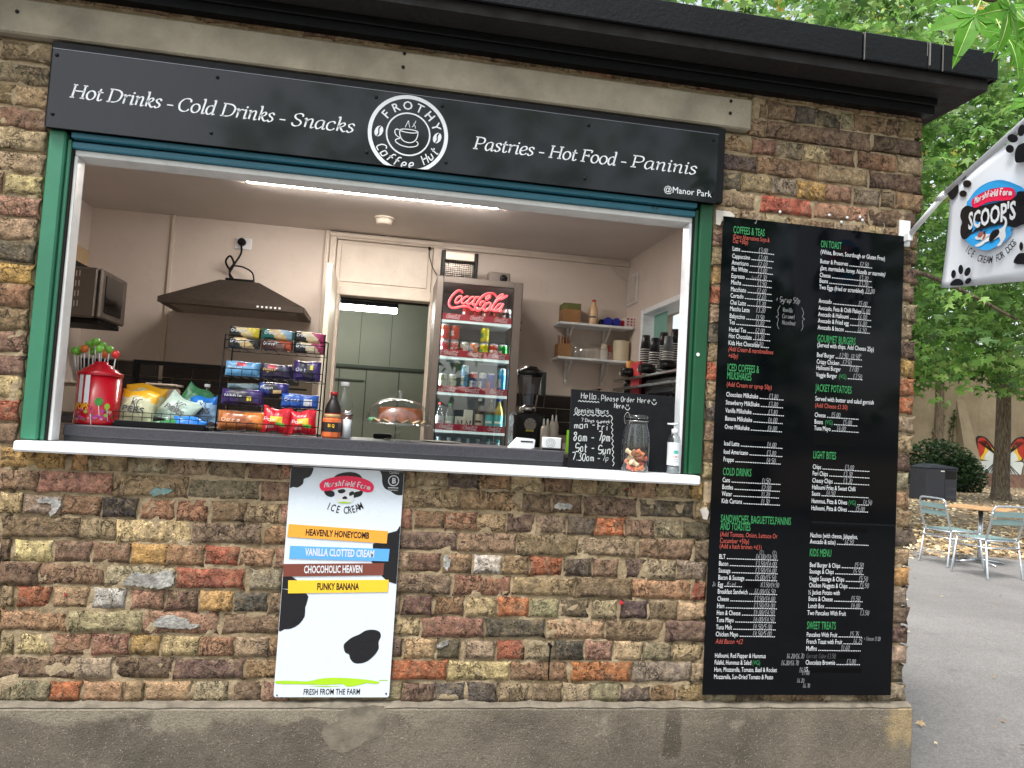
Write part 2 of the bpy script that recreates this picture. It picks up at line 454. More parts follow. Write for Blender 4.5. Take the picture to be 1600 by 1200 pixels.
def plinth_material():
    t = NT('plinth_concrete'); n1 = t.noise(3.2, 9, .65); n2 = t.noise(150, 5, .7)
    c = t.mix(t.ramp(n1, .36, .64), C(90, 83, 73), C(120, 112, 100))
    c = t.mix(t.ramp(t.noise(7, 7, .7), .6, .7, 0, .5), c, C(160, 150, 134))
    sx = t.n('SeparateXYZ'); t.l(t.pos(), sx.inputs[0]); X = sx.outputs[0]; Z = sx.outputs[2]
    # damp drip mark, cement smear near the top edge
    dx = t.math('ABSOLUTE', t.math('SUBTRACT', t.math('ADD', X, t.math('MULTIPLY', t.math('SUBTRACT', t.noise(20, 4), .5), .05)), 2.585))
    damp = t.math('MULTIPLY', t.ramp(dx, .026, .036, 1, 0), t.ramp(Z, -.19, -.175, 0, 1))
    c = t.mix(t.math('MULTIPLY', damp, .6), c, C(62, 55, 46))
    sm = t.math('ADD', Z, t.math('MULTIPLY', t.math('SUBTRACT', t.noise(6, 6, .65), .5), .22))
    smk = t.math('MULTIPLY', t.ramp(sm, -.055, -.03, 0, 1), t.ramp(X, 1.5, 1.9, 1, .25))
    c = t.mix(t.math('MULTIPLY', smk, .75), c, C(148, 139, 122))
    cn_ = t.math('MULTIPLY', t.math('SUBTRACT', t.noise(14, 7, .7), .5), .16)
    crn = t.math('MULTIPLY', t.ramp(t.math('ADD', X, cn_), 3.43, 3.47, 0, 1), t.ramp(t.math('ADD', Z, cn_), -.155, -.115, 0, 1))
    c = t.mix(t.math('MULTIPLY', crn, t.ramp(t.noise(30, 6, .7), .3, .6, .45, .95)), c, C(166, 146, 110))
    vo = t.n('TexVoronoi', feature='F1'); vo.inputs['Scale'].default_value = 140; t.l(t.pos(), vo.inputs['Vector'])
    c = t.mix(t.math('MULTIPLY', t.ramp(vo.outputs['Distance'], .1, .28, 1, 0), t.ramp(t.noise(60, 2), .42, .56, 0, .75)), c, C(184, 176, 160))
    c = t.mix(t.ramp(n2, .3, .5, .5, 0), c, C(58, 50, 42))
    t.set('Base Color', c); t.set('Roughness', .93); t.set('Specular IOR Level', .2)
    t.set('Normal', t.bump(t.math('ADD', n2, t.math('MULTIPLY', t.noise(28, 7, .7), 1.4)), .85, .006)); return t.m
m_plinth = plinth_material()
m_lintel = M('lintel_concrete', C(154, 145, 128), .92, var=.28, vs=6, grime=.3, bump=.8, bs=130, bd=.004)
m_smear = M('cement_smear', C(114, 106, 93), .95, var=.35, vs=20, bump=.8, bs=120, bd=.003)
m_white = M('white_gloss_paint', C(232, 236, 240), .35, var=.05, vs=12, grime=.3, bump=.12, bs=50, bd=.002)
m_lining = M('white_lining_paint', C(214, 214, 212), .5, var=.08, vs=6, grime=.25, bump=.1, bs=40)
def peeling(name, col, under, amt=.68):
    t = NT(name); n = t.noise(9, 10, .7)
    c = t.mix(t.ramp(t.noise(4, 5), .35, .65), col, tuple(v*.82 for v in col[:3])+(1,))
    k = t.ramp(n, amt, amt+.01); c = t.mix(k, c, under)
    t.set('Base Color', c); t.set('Roughness', .42); t.set('Normal', t.bump(t.math('SUBTRACT', t.math('MULTIPLY', t.noise(30, 5), .5), k), .35, .004)); return t.m
m_green = peeling('old_green_paint_lit', C(54, 126, 96), C(44, 36, 28), .645)  # post green in its lit tone, for the left post
m_green_shaded = peeling('old_green_paint_shaded', C(16, 78, 48), C(52, 40, 32), .64)  # same post green, with the right post's shade put into the colour
m_teal = peeling('teal_paint', C(44, 112, 134), C(44, 56, 52), .64)
m_black = M('black_paint', C(6, 7, 10), .5, var=.2, vs=14, bump=.25, bs=60, spec=.22)
m_fascia = M('bitumen_black_paint', C(7, 10, 13), .5, var=.4, vs=9, bump=.6, bs=70, bd=.004, spec=.2)
m_soffit = M('dark_soffit_board', C(20, 15, 14), .8, var=.35, vs=6, bump=.4, bs=40)
m_gap = M('dark_gap', C(14, 11, 10), .9, var=0)
m_plaster = M('cream_wall_paint', C(212, 200, 190), .75, var=.05, vs=2.5, grime=.10, bump=.08, bs=90)
m_ceil = M('ceiling_paint', C(212, 204, 198), .85, var=.03, vs=3, bump=.15, bs=140)
m_trim = M('cream_gloss_trim', C(208, 196, 182), .45, var=.05, vs=8, grime=.16)
m_floor = M('vinyl_floor', C(96, 92, 88), .5)
m_work = M('speckled_worktop', C(52, 52, 58), .35, var=.35, vs=160)
m_metal = M('screw_metal', C(120, 116, 112), .4, 1., var=.1)

# ------------------------------------------------------------------ the kiosk
kiosk = thing('coffee_kiosk', 'brick coffee kiosk with open serving hatch under flat black roof', 'kiosk', (0, 0, -.42))
wall = MB()
for (a, b, z0, z1) in ((-1.0, .295, 0, 2.187), (2.668, 3.535, 0, 2.187), (.295, 2.668, 0, .80), (-1.0, 3.535, 2.31, 2.40), (2.797, 3.535, 2.187, 2.31)):
    wall.box(a, b, .022, .10, z0, z1)
wall = wall.build('brick_wall', m_mortar, kiosk)
# side wall with the small side window
sw = MB()
for (a, b, z0, z1) in ((.101, .95, 0, 2.40), (2.62, 3.2, 0, 2.40), (.95, 2.62, 0, 1.05), (.95, 2.62, 1.885, 2.40)): sw.box(3.302, 3.533, a, b, z0, z1)
sw.build('side_wall', m_mortar, kiosk)
MB().box(-1.0, -.66, .101, 3.2, 0, 2.40).build('side_wall', m_mortar, kiosk)
CO = 0.075
def wallX(px, z):
    n = CR - CF*((px-800)/CAM['F']); return CC.x + (CC.y*n.y-(z-CC.z)*n.z)/n.x
# pointed mortar face, irregular
def sheet(x0, x1, z0, z1, d=.014):
    nx = max(2, int((x1-x0)/d)); nz = max(2, int((z1-z0)/d)); V = []; F = []
    for j in range(nz+1):
        for i in range(nx+1):
            x = x0+(x1-x0)*i/nx; z = z0+(z1-z0)*j/nz
            y = .0058 + mnoise.fractal(Vector((x*16, 2, z*22)), .8, 2.2, 4)*.0066 + mnoise.noise(Vector((x*70, 5, z*70)))*.0025
            if i in (0, nx) or j in (0, nz): y = .02
            V.append((x, y, z))
    for j in range(nz):
        for i in range(nx): q = j*(nx+1)+i; F.append([q, q+1, q+nx+2, q+nx+1])
    return V, F
ms = MB()
for a in ((-1.0, .293, .0, 2.186), (.29, 2.67, 0, .799), (2.67, 3.533, 0, 2.186), (2.80, 3.533, 2.186, 2.399), (-1.0, 2.80, 2.311, 2.399)):
    V, F = sheet(*a); ms.add(V, F, smooth=True)
ms.build('mortar_joints', m_mortar, wall)
# brick shapes
def brick_mesh(seed, nx, L):
    r = random.Random(seed); H = .0588; nz = 3; V = []; F = []
    amp = r.uniform(.4, 1.3); tx, tz = r.uniform(-.010, .010), r.uniform(-.03, .03)
    for j in range(nz+1):
        for i in range(nx+1):
            fx, fz = i/nx, j/nz
            if nx > 4: fx = (0, .06, .3, .52, .74, .94, 1)[i]
            else: fx = (0, .12, .5, .88, 1)[i]
            fz = (0, .22, .78, 1)[j]
            x = -L/2+L*fx; z = -H/2+H*fz; ex = i in (0, nx); ez = j in (0, nz)
            y = r.uniform(-.0022, .0016)*amp + x*tx + z*tz
            if ex and ez: x += math.copysign(-r.uniform(.003, .013), x); z += math.copysign(-r.uniform(.002, .010), z); y += .0035
            elif ez: z += math.copysign(r.uniform(-.008, .0015)*amp, z); x += r.uniform(-.008, .008); y += r.uniform(.0003, .0028)
            elif ex: x += math.copysign(r.uniform(-.008, .002), x); z += r.uniform(-.004, .004); y += r.uniform(.0003, .0028)
            else: z += r.uniform(-.005, .005); x += r.uniform(-.003, .003)
            V.append((x, y, z))
    for j in range(nz):
        for i in range(nx): q = j*(nx+1)+i; F.append([q, q+1, q+nx+2, q+nx+1])
    ring = [i for i in range(nx+1)] + [(nx+1)*(j+1)-1 for j in range(1, nz+1)] + [nz*(nx+1)+i for i in range(nx-1, -1, -1)] + [(nx+1)*j for j in range(nz-1, 0, -1)]
    o = len(V); n = len(ring)
    for q in ring: V.append((V[q][0]*1.012, .03, V[q][2]*1.03))
    for i in range(n): F.append([ring[(i+1) % n], ring[i], o+i, o+(i+1) % n])
    me = bpy.data.meshes.new('brick'); me.from_pydata(V, [], F); me.materials.append(m_brick)
    me.polygons.foreach_set('use_smooth', [True]*(nx*nz)+[False]*n); me.update(); return me, V, F
BST = [brick_mesh(100+i, 6, .217) for i in range(16)]; BHD = [brick_mesh(200+i, 4, .105) for i in range(16)]
PAL = {'y': (176, 134, 74), 'b': (164, 138, 104), 'Y': (196, 172, 120), 'p': (124, 98, 80), 'P': (102, 79, 67), 'm': (142, 113, 85), 'r': (156, 112, 88), 'R': (170, 86, 62), 'o': (192, 104, 64),
       'd': (90, 83, 74), 'D': (70, 63, 62), 'g': (146, 131, 106), 'W': (188, 186, 182)}
bricks = []       # (x0, x1, k, colour)
def rowdata(k, s, org, scale):
    z = (k+.5)*CO; toks = s.split()
    for tk in toks:
        c = tk[-1]; a, b = tk[:-1].split('-')
        bricks.append((wallX(org+int(a)/scale, z), wallX(org+int(b)/scale, z), k, c))
LROW = {10: '0-285y 318-395y 415-565b 600-745g 770-920g 940-1090g 1110-1240p 1255-1380r', 9: '0-165m 175-500r 510-830b 845-1155g 1170-1330m',
 8: '0-100b 110-270g 285-445r 460-605D 630-775r 790-925r 948-1090m 1100-1240b 1255-1380r', 7: '10-350p 360-515b 525-848Y 860-1165p 1180-1400r',
 6: '-70-45p 65-228Y 245-400p 415-575r 585-740y 748-905r 915-1060R 1075-1215r 1230-1360r', 5: '-130-165p 170-460r 475-780g 790-1085R 1118-1255g 1270-1400m',
 4: '-80-60b 78-218R 240-385b 420-555W 590-730r 745-880P 895-1035y 1050-1190d 1205-1340m', 3: '0-298r 312-630g 640-965r 1000-1280p',
 2: '-80-60b 75-220Y 235-400r 410-570r 580-710y 728-885Y 895-1040r 1050-1195b 1205-1340r', 1: '0-325p 335-495g 515-765P 780-1085P 1100-1280r',
 0: '-90-50g 55-220g 225-355o 380-545r 555-640m 650-850b 865-1015g 1035-1160p 1175-1290m'}
RROW = {10: '30-150b 155-300g 315-455d 460-605r 615-760b 770-900p 905-1025b 1035-1175g 1185-1310m 1320-1470b 1475-1535y', 9: '50-355b 370-650m 665-800p 815-950p 965-1210p 1235-1485d 1500-1570b',
 8: '20-135r 148-290m 300-440r 450-585b 597-720p 735-870b 885-1010d 1022-1152o 1165-1295m 1308-1430g 1445-1565d', 7: '60-350p 360-635m 645-925m 940-1210g 1230-1485p 1500-1600p',
 6: '0-122b 135-268p 285-420m 438-563W 572-695m 708-850R 862-995d 1008-1125p 1165-1260P 1270-1400g 1415-1545g', 5: '30-318p 340-608r 620-908b 925-1190p 1195-1475r 1480-1550R',
 4: '0-75g 90-230P 245-380r 395-540b 552-692o 705-840g 855-985p 1000-1115g 1140-1265d 1278-1410m 1418-1545b', 3: '0-165Y 185-475r 490-770d 790-1058b 1070-1340p 1355-1600P',
 2: '0-85p 98-243b 255-360d 392-530g 548-675R 685-815g 822-955D 968-1095r 1112-1238b 1250-1380g 1392-1530b', 1: '20-300o 312-600Y 605-885r 908-1185o 1195-1470g 1480-1600b',
 0: '0-85g 92-235P 245-385d 405-540d 560-690g 712-850m 862-990g 1000-1130g 1140-1280d 1285-1405m 1415-1545m 1560-1690g 1700-1830d 1840-1970b 1980-2110p 2120-2250g 2260-2380m'}
for k, s in LROW.items(): rowdata(k, s.replace('-70-', '0-').replace('-130-', '0-').replace('-80-', '0-').replace('-90-', '0-'), 0, 2.857)
for k, s in RROW.items(): rowdata(k, s, 600, 3.077)
TROW = {31: '520-850m 860-1130m 1140-1250m 1260-1390p 1400-1545p', 30: '460-510m 520-690m 700-840d 850-1000d 1010-1085g 1095-1390m 1400-1545m', 29: '395-500b 510-845m 858-1200p 1230-1545P',
 28: '200-395m 410-562r 570-745g 755-920Y 930-1088p 1120-1272r 1280-1375r 1385-1545b', 27: '200-430d 445-840r 860-1180b 1203-1545P', 26: '190-335d 350-535b 545-705g 720-893y 905-1072r 1100-1262g 1278-1365p 1375-1545m',
 25: '190-425b 470-805R 832-1180r 1200-1510P', 24: '190-330b 345-470b 500-640g 660-800b 820-960m 980-1130g 1150-1290b 1310-1450m'}
for k, s in TROW.items(): rowdata(k, s, 1080, 4.286)
XC = 3.546
lc = dict(zip(range(11, 29), 'bRYprmPydbrybbrYdb'))
lc.update({28: 'b', 27: 'g', 26: 'b', 25: 'r', 24: 'b', 23: 'b', 22: 'Y', 21: 'r', 20: 'b', 19: 'd', 18: 'y', 17: 'r', 16: 'm', 15: 'p', 14: 'p', 13: 'Y', 12: 'R', 11: 'p'})
for k in range(11, 29):
    x = .286
    ws = (.215, .215) if k % 2 else ((.103, .103, .103) if k % 4 else (.16, .103, .103))
    for i, wd in enumerate(ws): bricks.append((x-wd, x, k, lc[k] if i == 0 else rnd.choice('bgrmpYy'))); x -= wd+.012
for k in range(0, 25):
    c = 'gdgPPgybdmrgPbgooyPggppPm'[k]; wd = .1 if k % 2 else .14
    bricks.append((XC-wd-rnd.uniform(0, .012), XC-rnd.choice((0, 0, .004, .012)), k, c))
for k in range(11, 24): bricks.append((2.668+rnd.uniform(0, .008), 2.668+(.1 if k % 2 else .16), k, 'bpmdmRmdbRybpb'[k-11]))
x = -.05
while x < 2.9:
    wd = rnd.choice((.104, .104, .215)); bricks.append((x, x+wd, 31, rnd.choice('mmpbmrg'))); x += wd+.011
rest = MB(); nb = 0; far = []
x = -.45
for k in range(0, 31):      # to the left of the photograph's edge
    xe = min([b[0] for b in bricks if b[2] == k] or [.05])-.012
    if k in (29, 30): continue
    while xe > -.5:
        wd = .215 if k % 2 else .104; far.append((xe-wd, xe, k, rnd.choice('bgrmpyPd'))); xe -= wd+.012
def bmat(b, i): return rnd.choice(BST if b[1]-b[0] > .155 else BHD)
for i, b in enumerate(bricks+far):
    x0, x1, k, c = b
    col = PAL[c]; gr = sum(col)/3; sat = .74 if c in 'yYroR' else .72; col = [gr+(v-gr)*sat for v in col]; j = rnd.uniform(.96, 1.2); col = [col[0]*1.02, col[1], col[2]*.95]; colr = C(*[min(255, max(0, v*j+rnd.uniform(-5, 5))) for v in col])
    me, V, F = bmat(b, i); L = .217 if me in [q[0] for q in BST] else .105
    cx, cz = (x0+x1)/2, (k+.5)*CO+rnd.uniform(-.0015, .0015); cy = rnd.uniform(-.003, .003)
    sx = (x1-x0-.006)/L; sz = rnd.uniform(.93, 1.05)
    if i < 300:
        o = bpy.data.objects.new('brick', me); COL.objects.link(o); o.parent = wall
        o.location = (cx, cy, cz+.42-.0); o.scale = (sx*rnd.choice((1, 1)), 1, sz); o.rotation_euler = (0, R(rnd.uniform(-.8, .8)), 0); o.color = colr
        o.location.z = cz - (-.42)
    else: rest.add([(cx+v[0]*sx, cy+v[1], cz+v[2]*sz) for v in V], F, 0, colr)
tag(rest.build('brick', m_brickc, wall, fix=False), kind='stuff')
# old white and blue paint on a few bricks
m_paint = M('old_white_paint', C(158, 156, 150), .9, var=.45, vs=55, bump=1., bs=70, bd=.01, grime=.7)
def splash(pts, sc, ox, oy, m, Y=-.0075):
    P = [at(ox+x/sc, oy+y/sc, Y=Y) for x, y in pts]; P = [p+Vector((mnoise.fractal(p*140, .8, 2, 3)*.006, 0, mnoise.fractal(p*140+Vector((5, 0, 0)), .8, 2, 3)*.006)) for p in smooth_pts(P, 8, True)]; n = len(P)
    MB().add(P+[q+Vector((0, .009, 0)) for q in P], [list(range(n))]+[[i, (i+1) % n, (i+1) % n+n, i+n] for i in range(n)]).build('paint_splash', m, wall)
splash([(555, 470), (580, 435), (620, 420), (680, 425), (740, 412), (780, 420), (780, 470), (720, 488), (620, 478)], 2.884, 0, 750, m_paint)
splash([(690, 655), (710, 625), (760, 612), (830, 625), (860, 650), (900, 655), (850, 672), (740, 665)], 2.884, 0, 750, m_paint)
splash([(168, 90), (200, 80), (260, 85), (265, 120), (240, 155), (222, 150), (235, 115), (190, 105)], 2.884, 0, 750, m_paint)
splash([(675, 50), (700, 36), (760, 40), (775, 52), (720, 68), (685, 70)], 2.884, 0, 750, M('faded_blue_paint', C(108, 142, 140), .9, var=.4, grime=.7, vs=60))
splash([(818, 185), (850, 172), (905, 180), (895, 200), (840, 202)], 3.077, 600, 730, m_paint)
splash([(290, 430), (312, 425), (318, 470), (300, 495), (288, 470)], 3.077, 600, 730, m_paint)
splash([(252, 862), (290, 838), (310, 845), (280, 870)], 3.077, 600, 730, m_paint)
for x_, y_ in ((1170, 105), (1142, 652)): splash([(x_-3, y_), (x_, y_-5), (x_+4, y_), (x_, y_+6)], 3.077, 600, 730, M('red_speck', C(190, 30, 40), .6, var=0))
splash([(286, 519), (290, 514), (295, 519), (290, 524)], 2.884, 0, 750, M('red_speck'))
# plinth, lintel
pl = MB().bevbox(-1.1, 3.568, -.028, .2, -.46, -.002, .012)
fl_ = MB(); nfl = 240; V = []
for i in range(nfl+1):
    x = -1.1+4.66*i/nfl; h = .006+.010*mnoise.noise(Vector((x*9, 0, 3)))+.004*mnoise.noise(Vector((x*40, 0, 3))); d = .004*mnoise.noise(Vector((x*12, 5, 3)))
    V += [(x, -.0265+d*.6, -.006+d*.7), (x, -.020+d, -.001+h*.2), (x, -.006, .001+h*.5), (x, .008, .003+h)]
fl_.add(V, [[4*i+k, 4*i+k+1, 4*i+k+5, 4*i+k+4] for i in range(nfl) for k in range(3)], smooth=True)
plo = pl.build('plinth', m_plinth, kiosk); fl_.build('mortar_fillet', m_smear, plo)
sm = MB()
def blob_px(lst, Y, n=3):
    return [at(a, b, Y=Y) for a, b in lst]
V = blob_px([(505, 1135), (525, 1130), (532, 1112), (560, 1104), (600, 1104), (602, 1128), (596, 1150), (570, 1160), (545, 1174), (520, 1172), (506, 1155)], -.0288)
V = [p_+Vector((mnoise.noise(p_*60)*.006, 0, mnoise.noise(p_*60+Vector((9, 0, 0)))*.006)) for p_ in smooth_pts(V, 6, True)]
sm.add(V+[v+Vector((0, .006, 0)) for v in V], [list(range(len(V)))]+[[i, (i+1) % len(V), (i+1) % len(V)+len(V), i+len(V)] for i in range(len(V))])
sm.build('cement_patch', m_smear, plo)
li = MB().bevbox(-1.1, 2.795, -.024, .2, 2.187, 2.308, .006)
lio = li.build('lintel', m_lintel, kiosk)
hm = MB()
for a, b in ((27, 18), (632, 84), (630, 105), (1142, 158), (1141, 177)):
    p = at(a, b, Y=-.025); hm.lathe([(.006, 0), (.006, .004), (.0035, .005)], n=8, M4=Matrix.Translation((p.x, -.0245, p.z)) @ Matrix.Rotation(R(90), 4, 'X'))
hm.build('fixing_bolt', m_black, lio)
# roof
roof = MB().box(-1.2, 3.72, -.178, 3.6, 2.446, 2.54).build('roof', m_fascia, kiosk)
fa = [at(p, 60, Y=-.19).x for p in (-400, 1349, 1451, 1472)]+[3.728]
jn = []
for i in range(4):
    MB().bevbox(fa[i]+.0015, fa[i+1]-.0015, -.192-.0015*(i % 2), -.179, 2.440, 2.548, .004).build('fascia_board', m_fascia, roof)
MB().box(3.7205, 3.7285, -.178, 3.6, 2.44, 2.548).build('fascia_board', m_fascia, roof)
m_drip = M('dried_white_drips', C(120, 118, 114), .6, var=.2)
dm = MB()
for px, wd, z0, z1 in ((1453, .004, 2.455, 2.56), (1449, .0016, 2.49, 2.545), (1351, .002, 2.44, 2.546), (1474, .0012, 2.44, 2.546)):
    x = at(px, 60, Y=-.193).x; dm.box(x, x+wd, -.1955, -.19, z0, min(z1, 2.5475))
dm.build('paint_drip', m_drip, roof)
MB().box(-1.15, 3.70, -.17, 3.5, 2.402, 2.444).build('soffit', m_soffit, roof)
MB().bevbox(-1.1, 3.572, -.06, .0, 2.372, 2.401, .003).box(-1.1, 3.57, -.045, .0, 2.340, 2.3715).build('wall_plate', m_black, kiosk)

# ------------------------------------------------------------------ hatch frame
fr = MB()
fr.bevbox(.300, .352, -.006, .10, .846, 1.884, .005); fr.bevbox(.3525, .366, .010, .10, .846, 1.862, .003)
fr.build('frame_post', m_green, kiosk)
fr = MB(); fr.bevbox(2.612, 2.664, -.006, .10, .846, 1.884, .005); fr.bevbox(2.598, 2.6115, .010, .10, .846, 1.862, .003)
fr.build('frame_post', m_green_shaded, kiosk)
MB().bevbox(.37, 2.595, -.012, .09, 1.862, 1.8815, .003).bevbox(.368, 2.597, .008, .09, 1.833, 1.8555, .003).build('frame_head', m_teal, kiosk)
MB().box(.367, 2.597, .02, .09, 1.855, 1.862).box(.3665, .374, .016, .09, .846, 1.833).box(2.591, 2.5975, .016, .09, .846, 1.833).build('frame_gap', m_gap, kiosk)
MB().bevbox(.374, 2.591, .024, .115, 1.812, 1.832, .002).build('hatch_lining', m_lining, kiosk)
MB().bevbox(.374, .386, .022, .085, .846, 1.811, .002).build('hatch_lining', m_lining, kiosk)
MB().bevbox(2.579, 2.591, .022, .085, .846, 1.811, .002).build('hatch_lining', m_white, kiosk)
MB().box(.296, .366, .03, .0995, .80, 1.88).box(2.598, 2.667, .03, .0995, .80, 1.88).box(.296, 2.667, .03, .0995, 1.883, 2.186).build('hatch_surround', m_gap, kiosk)
sA, sB = at(20, 690, Y=-.065), at(1095, 756, Y=-.065)
sill = MB().bevbox(sA.x, sB.x, -.065, .10, at(20, 706, Y=-.065).z+.002, at(20, 688, Y=-.065).z, .006).build('window_sill', m_white, kiosk)
wk = MB().bevbox(.395, 2.150, .085, .62, .862, .902, .004).box(.395, 2.15, .10, .60, .842, .8618)
wk.build('worktop', m_work, kiosk)
p = at(1024, 553, Y=0)
p = at(1079, 553, Y=-.008); MB().lathe([(.006, 0), (.007, .003)], n=10, M4=Matrix.Translation((2.625, -.0065, p.z)) @ Matrix.Rotation(R(90), 4, 'X')).build('hook_hole', m_white, kiosk)
# ------------------------------------------------------------------ inside
X0, X1, YB, ZC = -.64, 3.30, 3.0, 2.355
MB().box(X0-.02, X1+.02, .101, 5.2, -.06, 0).build('floor', m_floor, kiosk)
MB().box(X0-.02, X1, .101, YB+.1, ZC, 2.401).build('ceiling', m_ceil, kiosk)
iw = MB().box(X0, 1.10, YB, YB+.1, 0, ZC).box(1.757, X1, YB, YB+.1, 0, ZC).box(1.10, 1.757, YB, YB+.1, 1.89, ZC)
iw.build('interior_wall', m_plaster, kiosk)
MB().box(X0-.019, X0, .101, YB, 0, ZC).build('interior_wall', m_plaster, kiosk)
rw = MB()
for (a, b, z0, z1) in ((.101, .95, 0, ZC), (2.62, YB, 0, ZC), (.95, 2.62, 0, 1.05), (.95, 2.62, 1.885, ZC)): rw.box(X1-.0005, X1+.0015, a, b, z0, z1)
rw.build('interior_wall', m_plaster, kiosk)
MB().box(X0, .30, .1005, .104, 0, ZC).box(2.66, X1, .1005, .104, 0, ZC).box(.30, 2.66, .1005, .104, 1.84, ZC).box(.30, 2.66, .1005, .104, 0, .80).build('interior_wall', m_plaster, kiosk)
# side window
sf = MB(); sf.bevbox(3.285, 3.46, 2.585, 2.63, 1.05, 1.905, .004).bevbox(3.285, 3.46, .94, 2.585, 1.868, 1.905, .004).bevbox(3.285, 3.46, .94, .98, 1.05, 1.868, .004).bevbox(3.27, 3.46, .94, 2.63, 1.03, 1.05, .004)
sf = sf.build('side_window', m_white, kiosk)
MB().box(3.43, 3.455, 2.10, 2.135, 1.06, 1.865).box(3.43, 3.455, 1.5, 1.53, 1.06, 1.865).build('window_bar', m_black, sf)
MB().box(3.44, 3.445, .98, 2.58, 1.06, 1.865).build('window_pane', thin_glass('window_glass'), sf)
MB().box(3.36, 3.361, 2.28, 2.54, 1.66, 1.86).build('green_film', M('frosted_green_film', C(120, 170, 158), .6, var=.05), sf)
# trunking, door case, transom
MB().bevbox(-.103, -.078, YB-.022, YB, .95, ZC, .003).build('wall_pipe', m_trim, kiosk)
tr = MB(); tr.bevbox(.965, 1.0, YB-.03, YB, 1.0, 2.352, .004).bevbox(1.003, 1.05, YB-.045, YB, 1.0, 2.345, .004)
tr.bevbox(1.76, 1.83, YB-.045, YB, .1, 2.345, .004).bevbox(1.05, 1.76, YB-.045, YB, 2.295, 2.345, .004).bevbox(1.05, 1.76, YB-.045, YB, 1.885, 1.955, .004).bevbox(1.05, 1.10, YB-.04, YB, .1, 1.885, .003)
tr.bevbox(1.0, 1.83, YB-.06, YB-.046, 2.31, 2.335, .003)
tro = tr.build('door_frame', m_trim, kiosk)
MB().bevbox(1.055, 1.755, YB-.02, YB-.001, 1.958, 2.292, .002).bevbox(1.085, 1.725, YB-.03, YB-.021, 1.985, 2.265, .005).build('transom_panel', m_trim, tro)
MB().bevbox(1.83, 3.29, YB-.03, YB-.002, 2.30, 2.33, .003).build('wall_trunking', m_trim, kiosk)
MB().box(1.045, 1.077, 2.34, 2.99, .1, 1.985, bev=.003).build('door', M('door_edge_paint', C(214, 206, 190), .5, var=.04), kiosk)
# back room
m_back = M('grey_green_board', C(132, 136, 122), .6, var=.06, vs=3); m_backd = M('grey_green_groove', C(70, 78, 70), .8, var=0)
bk = MB().box(.3, 2.6, 4.95, 5.0, 0, 2.3).box(.28, .3, YB+.11, 5, 0, 2.3).box(2.6, 2.62, YB+.11, 5, 0, 2.3).box(.3, 2.6, YB+.11, 5, 2.3, 2.35).build('back_room_wall', m_back, kiosk)
bb = MB()
for x in (1.02, 1.28, 1.60, 1.93): bb.box(x, x+.010, 4.945, 4.9495, .2, 1.48)
bb.box(.5, 2.2, 4.925, 4.949, 1.49, 1.52); bb.box(.9, 1.27, 4.935, 4.9495, 1.36, 1.375); bb.box(1.2, 1.205, 4.945, 4.9495, 1.53, 2.2); bb.box(1.50, 1.505, 4.945, 4.9495, 1.53, 2.2)
bb.build('panel_groove', m_backd, bk)
MB().box(1.0, 1.9, 3.6, 3.64, 1.955, 2.299).build('bulkhead', M('dark_red_bulkhead', C(48, 26, 24), .7), bk)
# ------------------------------------------------------------------ fascia sign
def gloss_board(name, col, rough, wav):
    t = NT(name); t.set('Base Color', t.mix(t.ramp(t.noise(3, 4), .4, .6), col, tuple(v*1.25 for v in col[:3])+(1,))); t.set('Roughness', t.ramp(t.noise(7, 5), .3, .7, rough*.6, rough*1.5))
    t.set('Normal', t.bump(t.noise(2.2, 2), wav, .03)); t.set('Specular IOR Level', .2); return t.m
m_sign = gloss_board('black_sign_panel', C(12, 14, 19), .2, .10)
b_ = m_sign.node_tree.nodes['Principled BSDF']; b_.inputs['Specular IOR Level'].default_value = .2; b_.inputs['Coat Weight'].default_value = .65; b_.inputs['Coat Roughness'].default_value = .07; b_.inputs['Coat IOR'].default_value = 1.42
m_menu = gloss_board('black_menu_acrylic', C(4, 6, 10), .07, .008)
m_wht = M('white_print', C(214, 218, 222), .5, var=0)
m_grn = M('green_print', C(44, 130, 74), .5, var=0); m_red = M('red_print', C(176, 78, 66), .5, var=0)
m_chalk = M('chalk_pen', C(128, 130, 134), .8, var=.25, vs=90); m_dim = M('faded_pen', C(84, 86, 90), .8, var=.1)
sg = thing('fascia_sign', 'long black sign above the hatch lettered Hot Drinks - Cold Drinks - Snacks', 'sign', (1.48, -.03, 1.88))
MB().bevbox(.292, 2.688, -.031, -.001, 1.884, 2.176, .004).build('backing_box', m_black, sg)
MB().bevbox(.299, 2.6585, -.0345, -.0315, 1.880, 2.1475, .001).build('panel', m_sign, sg)
MB().box(.2985, 2.659, -.0348, -.0325, 2.1478, 2.1492).build('panel_edge', M('bright_panel_edge', C(150, 150, 158), .3, .6, var=0), sg)
SY = -.0356
def plane_map(x, z, Y): return lambda u, v: (x+u, Y, z+v)
for st_, x_, z_, w_ in (('Hot Drinks', .362, 1.988, .286), ('-', .662, 1.987, .03), ('Cold Drinks', .700, 1.987, .318), ('-', 1.032, 1.984, .03), ('Snacks', 1.076, 1.983, .216), ('Pastries', 1.716, 1.978, .224), ('-', 1.954, 1.978, .03), ('Hot Food', 1.996, 1.979, .258), ('-', 2.268, 1.980, .03), ('Paninis', 2.310, 1.981, .262)):
    tx = MB(); put_serif(tx, st_, plane_map(x_, z_, SY), .045, w_); tx.build('lettering', m_wht, sg)
tx = MB(); put_text(tx, '@Manor Park', plane_map(2.447, 1.901, SY), .0235, wt='r', width=.192); tx.build('lettering', m_wht, sg)
LX, LZ = 1.484, 2.002
lg = MB()
def lm(u, v): return (LX+u, SY, LZ+max(-.1205, min(.1445, v)))
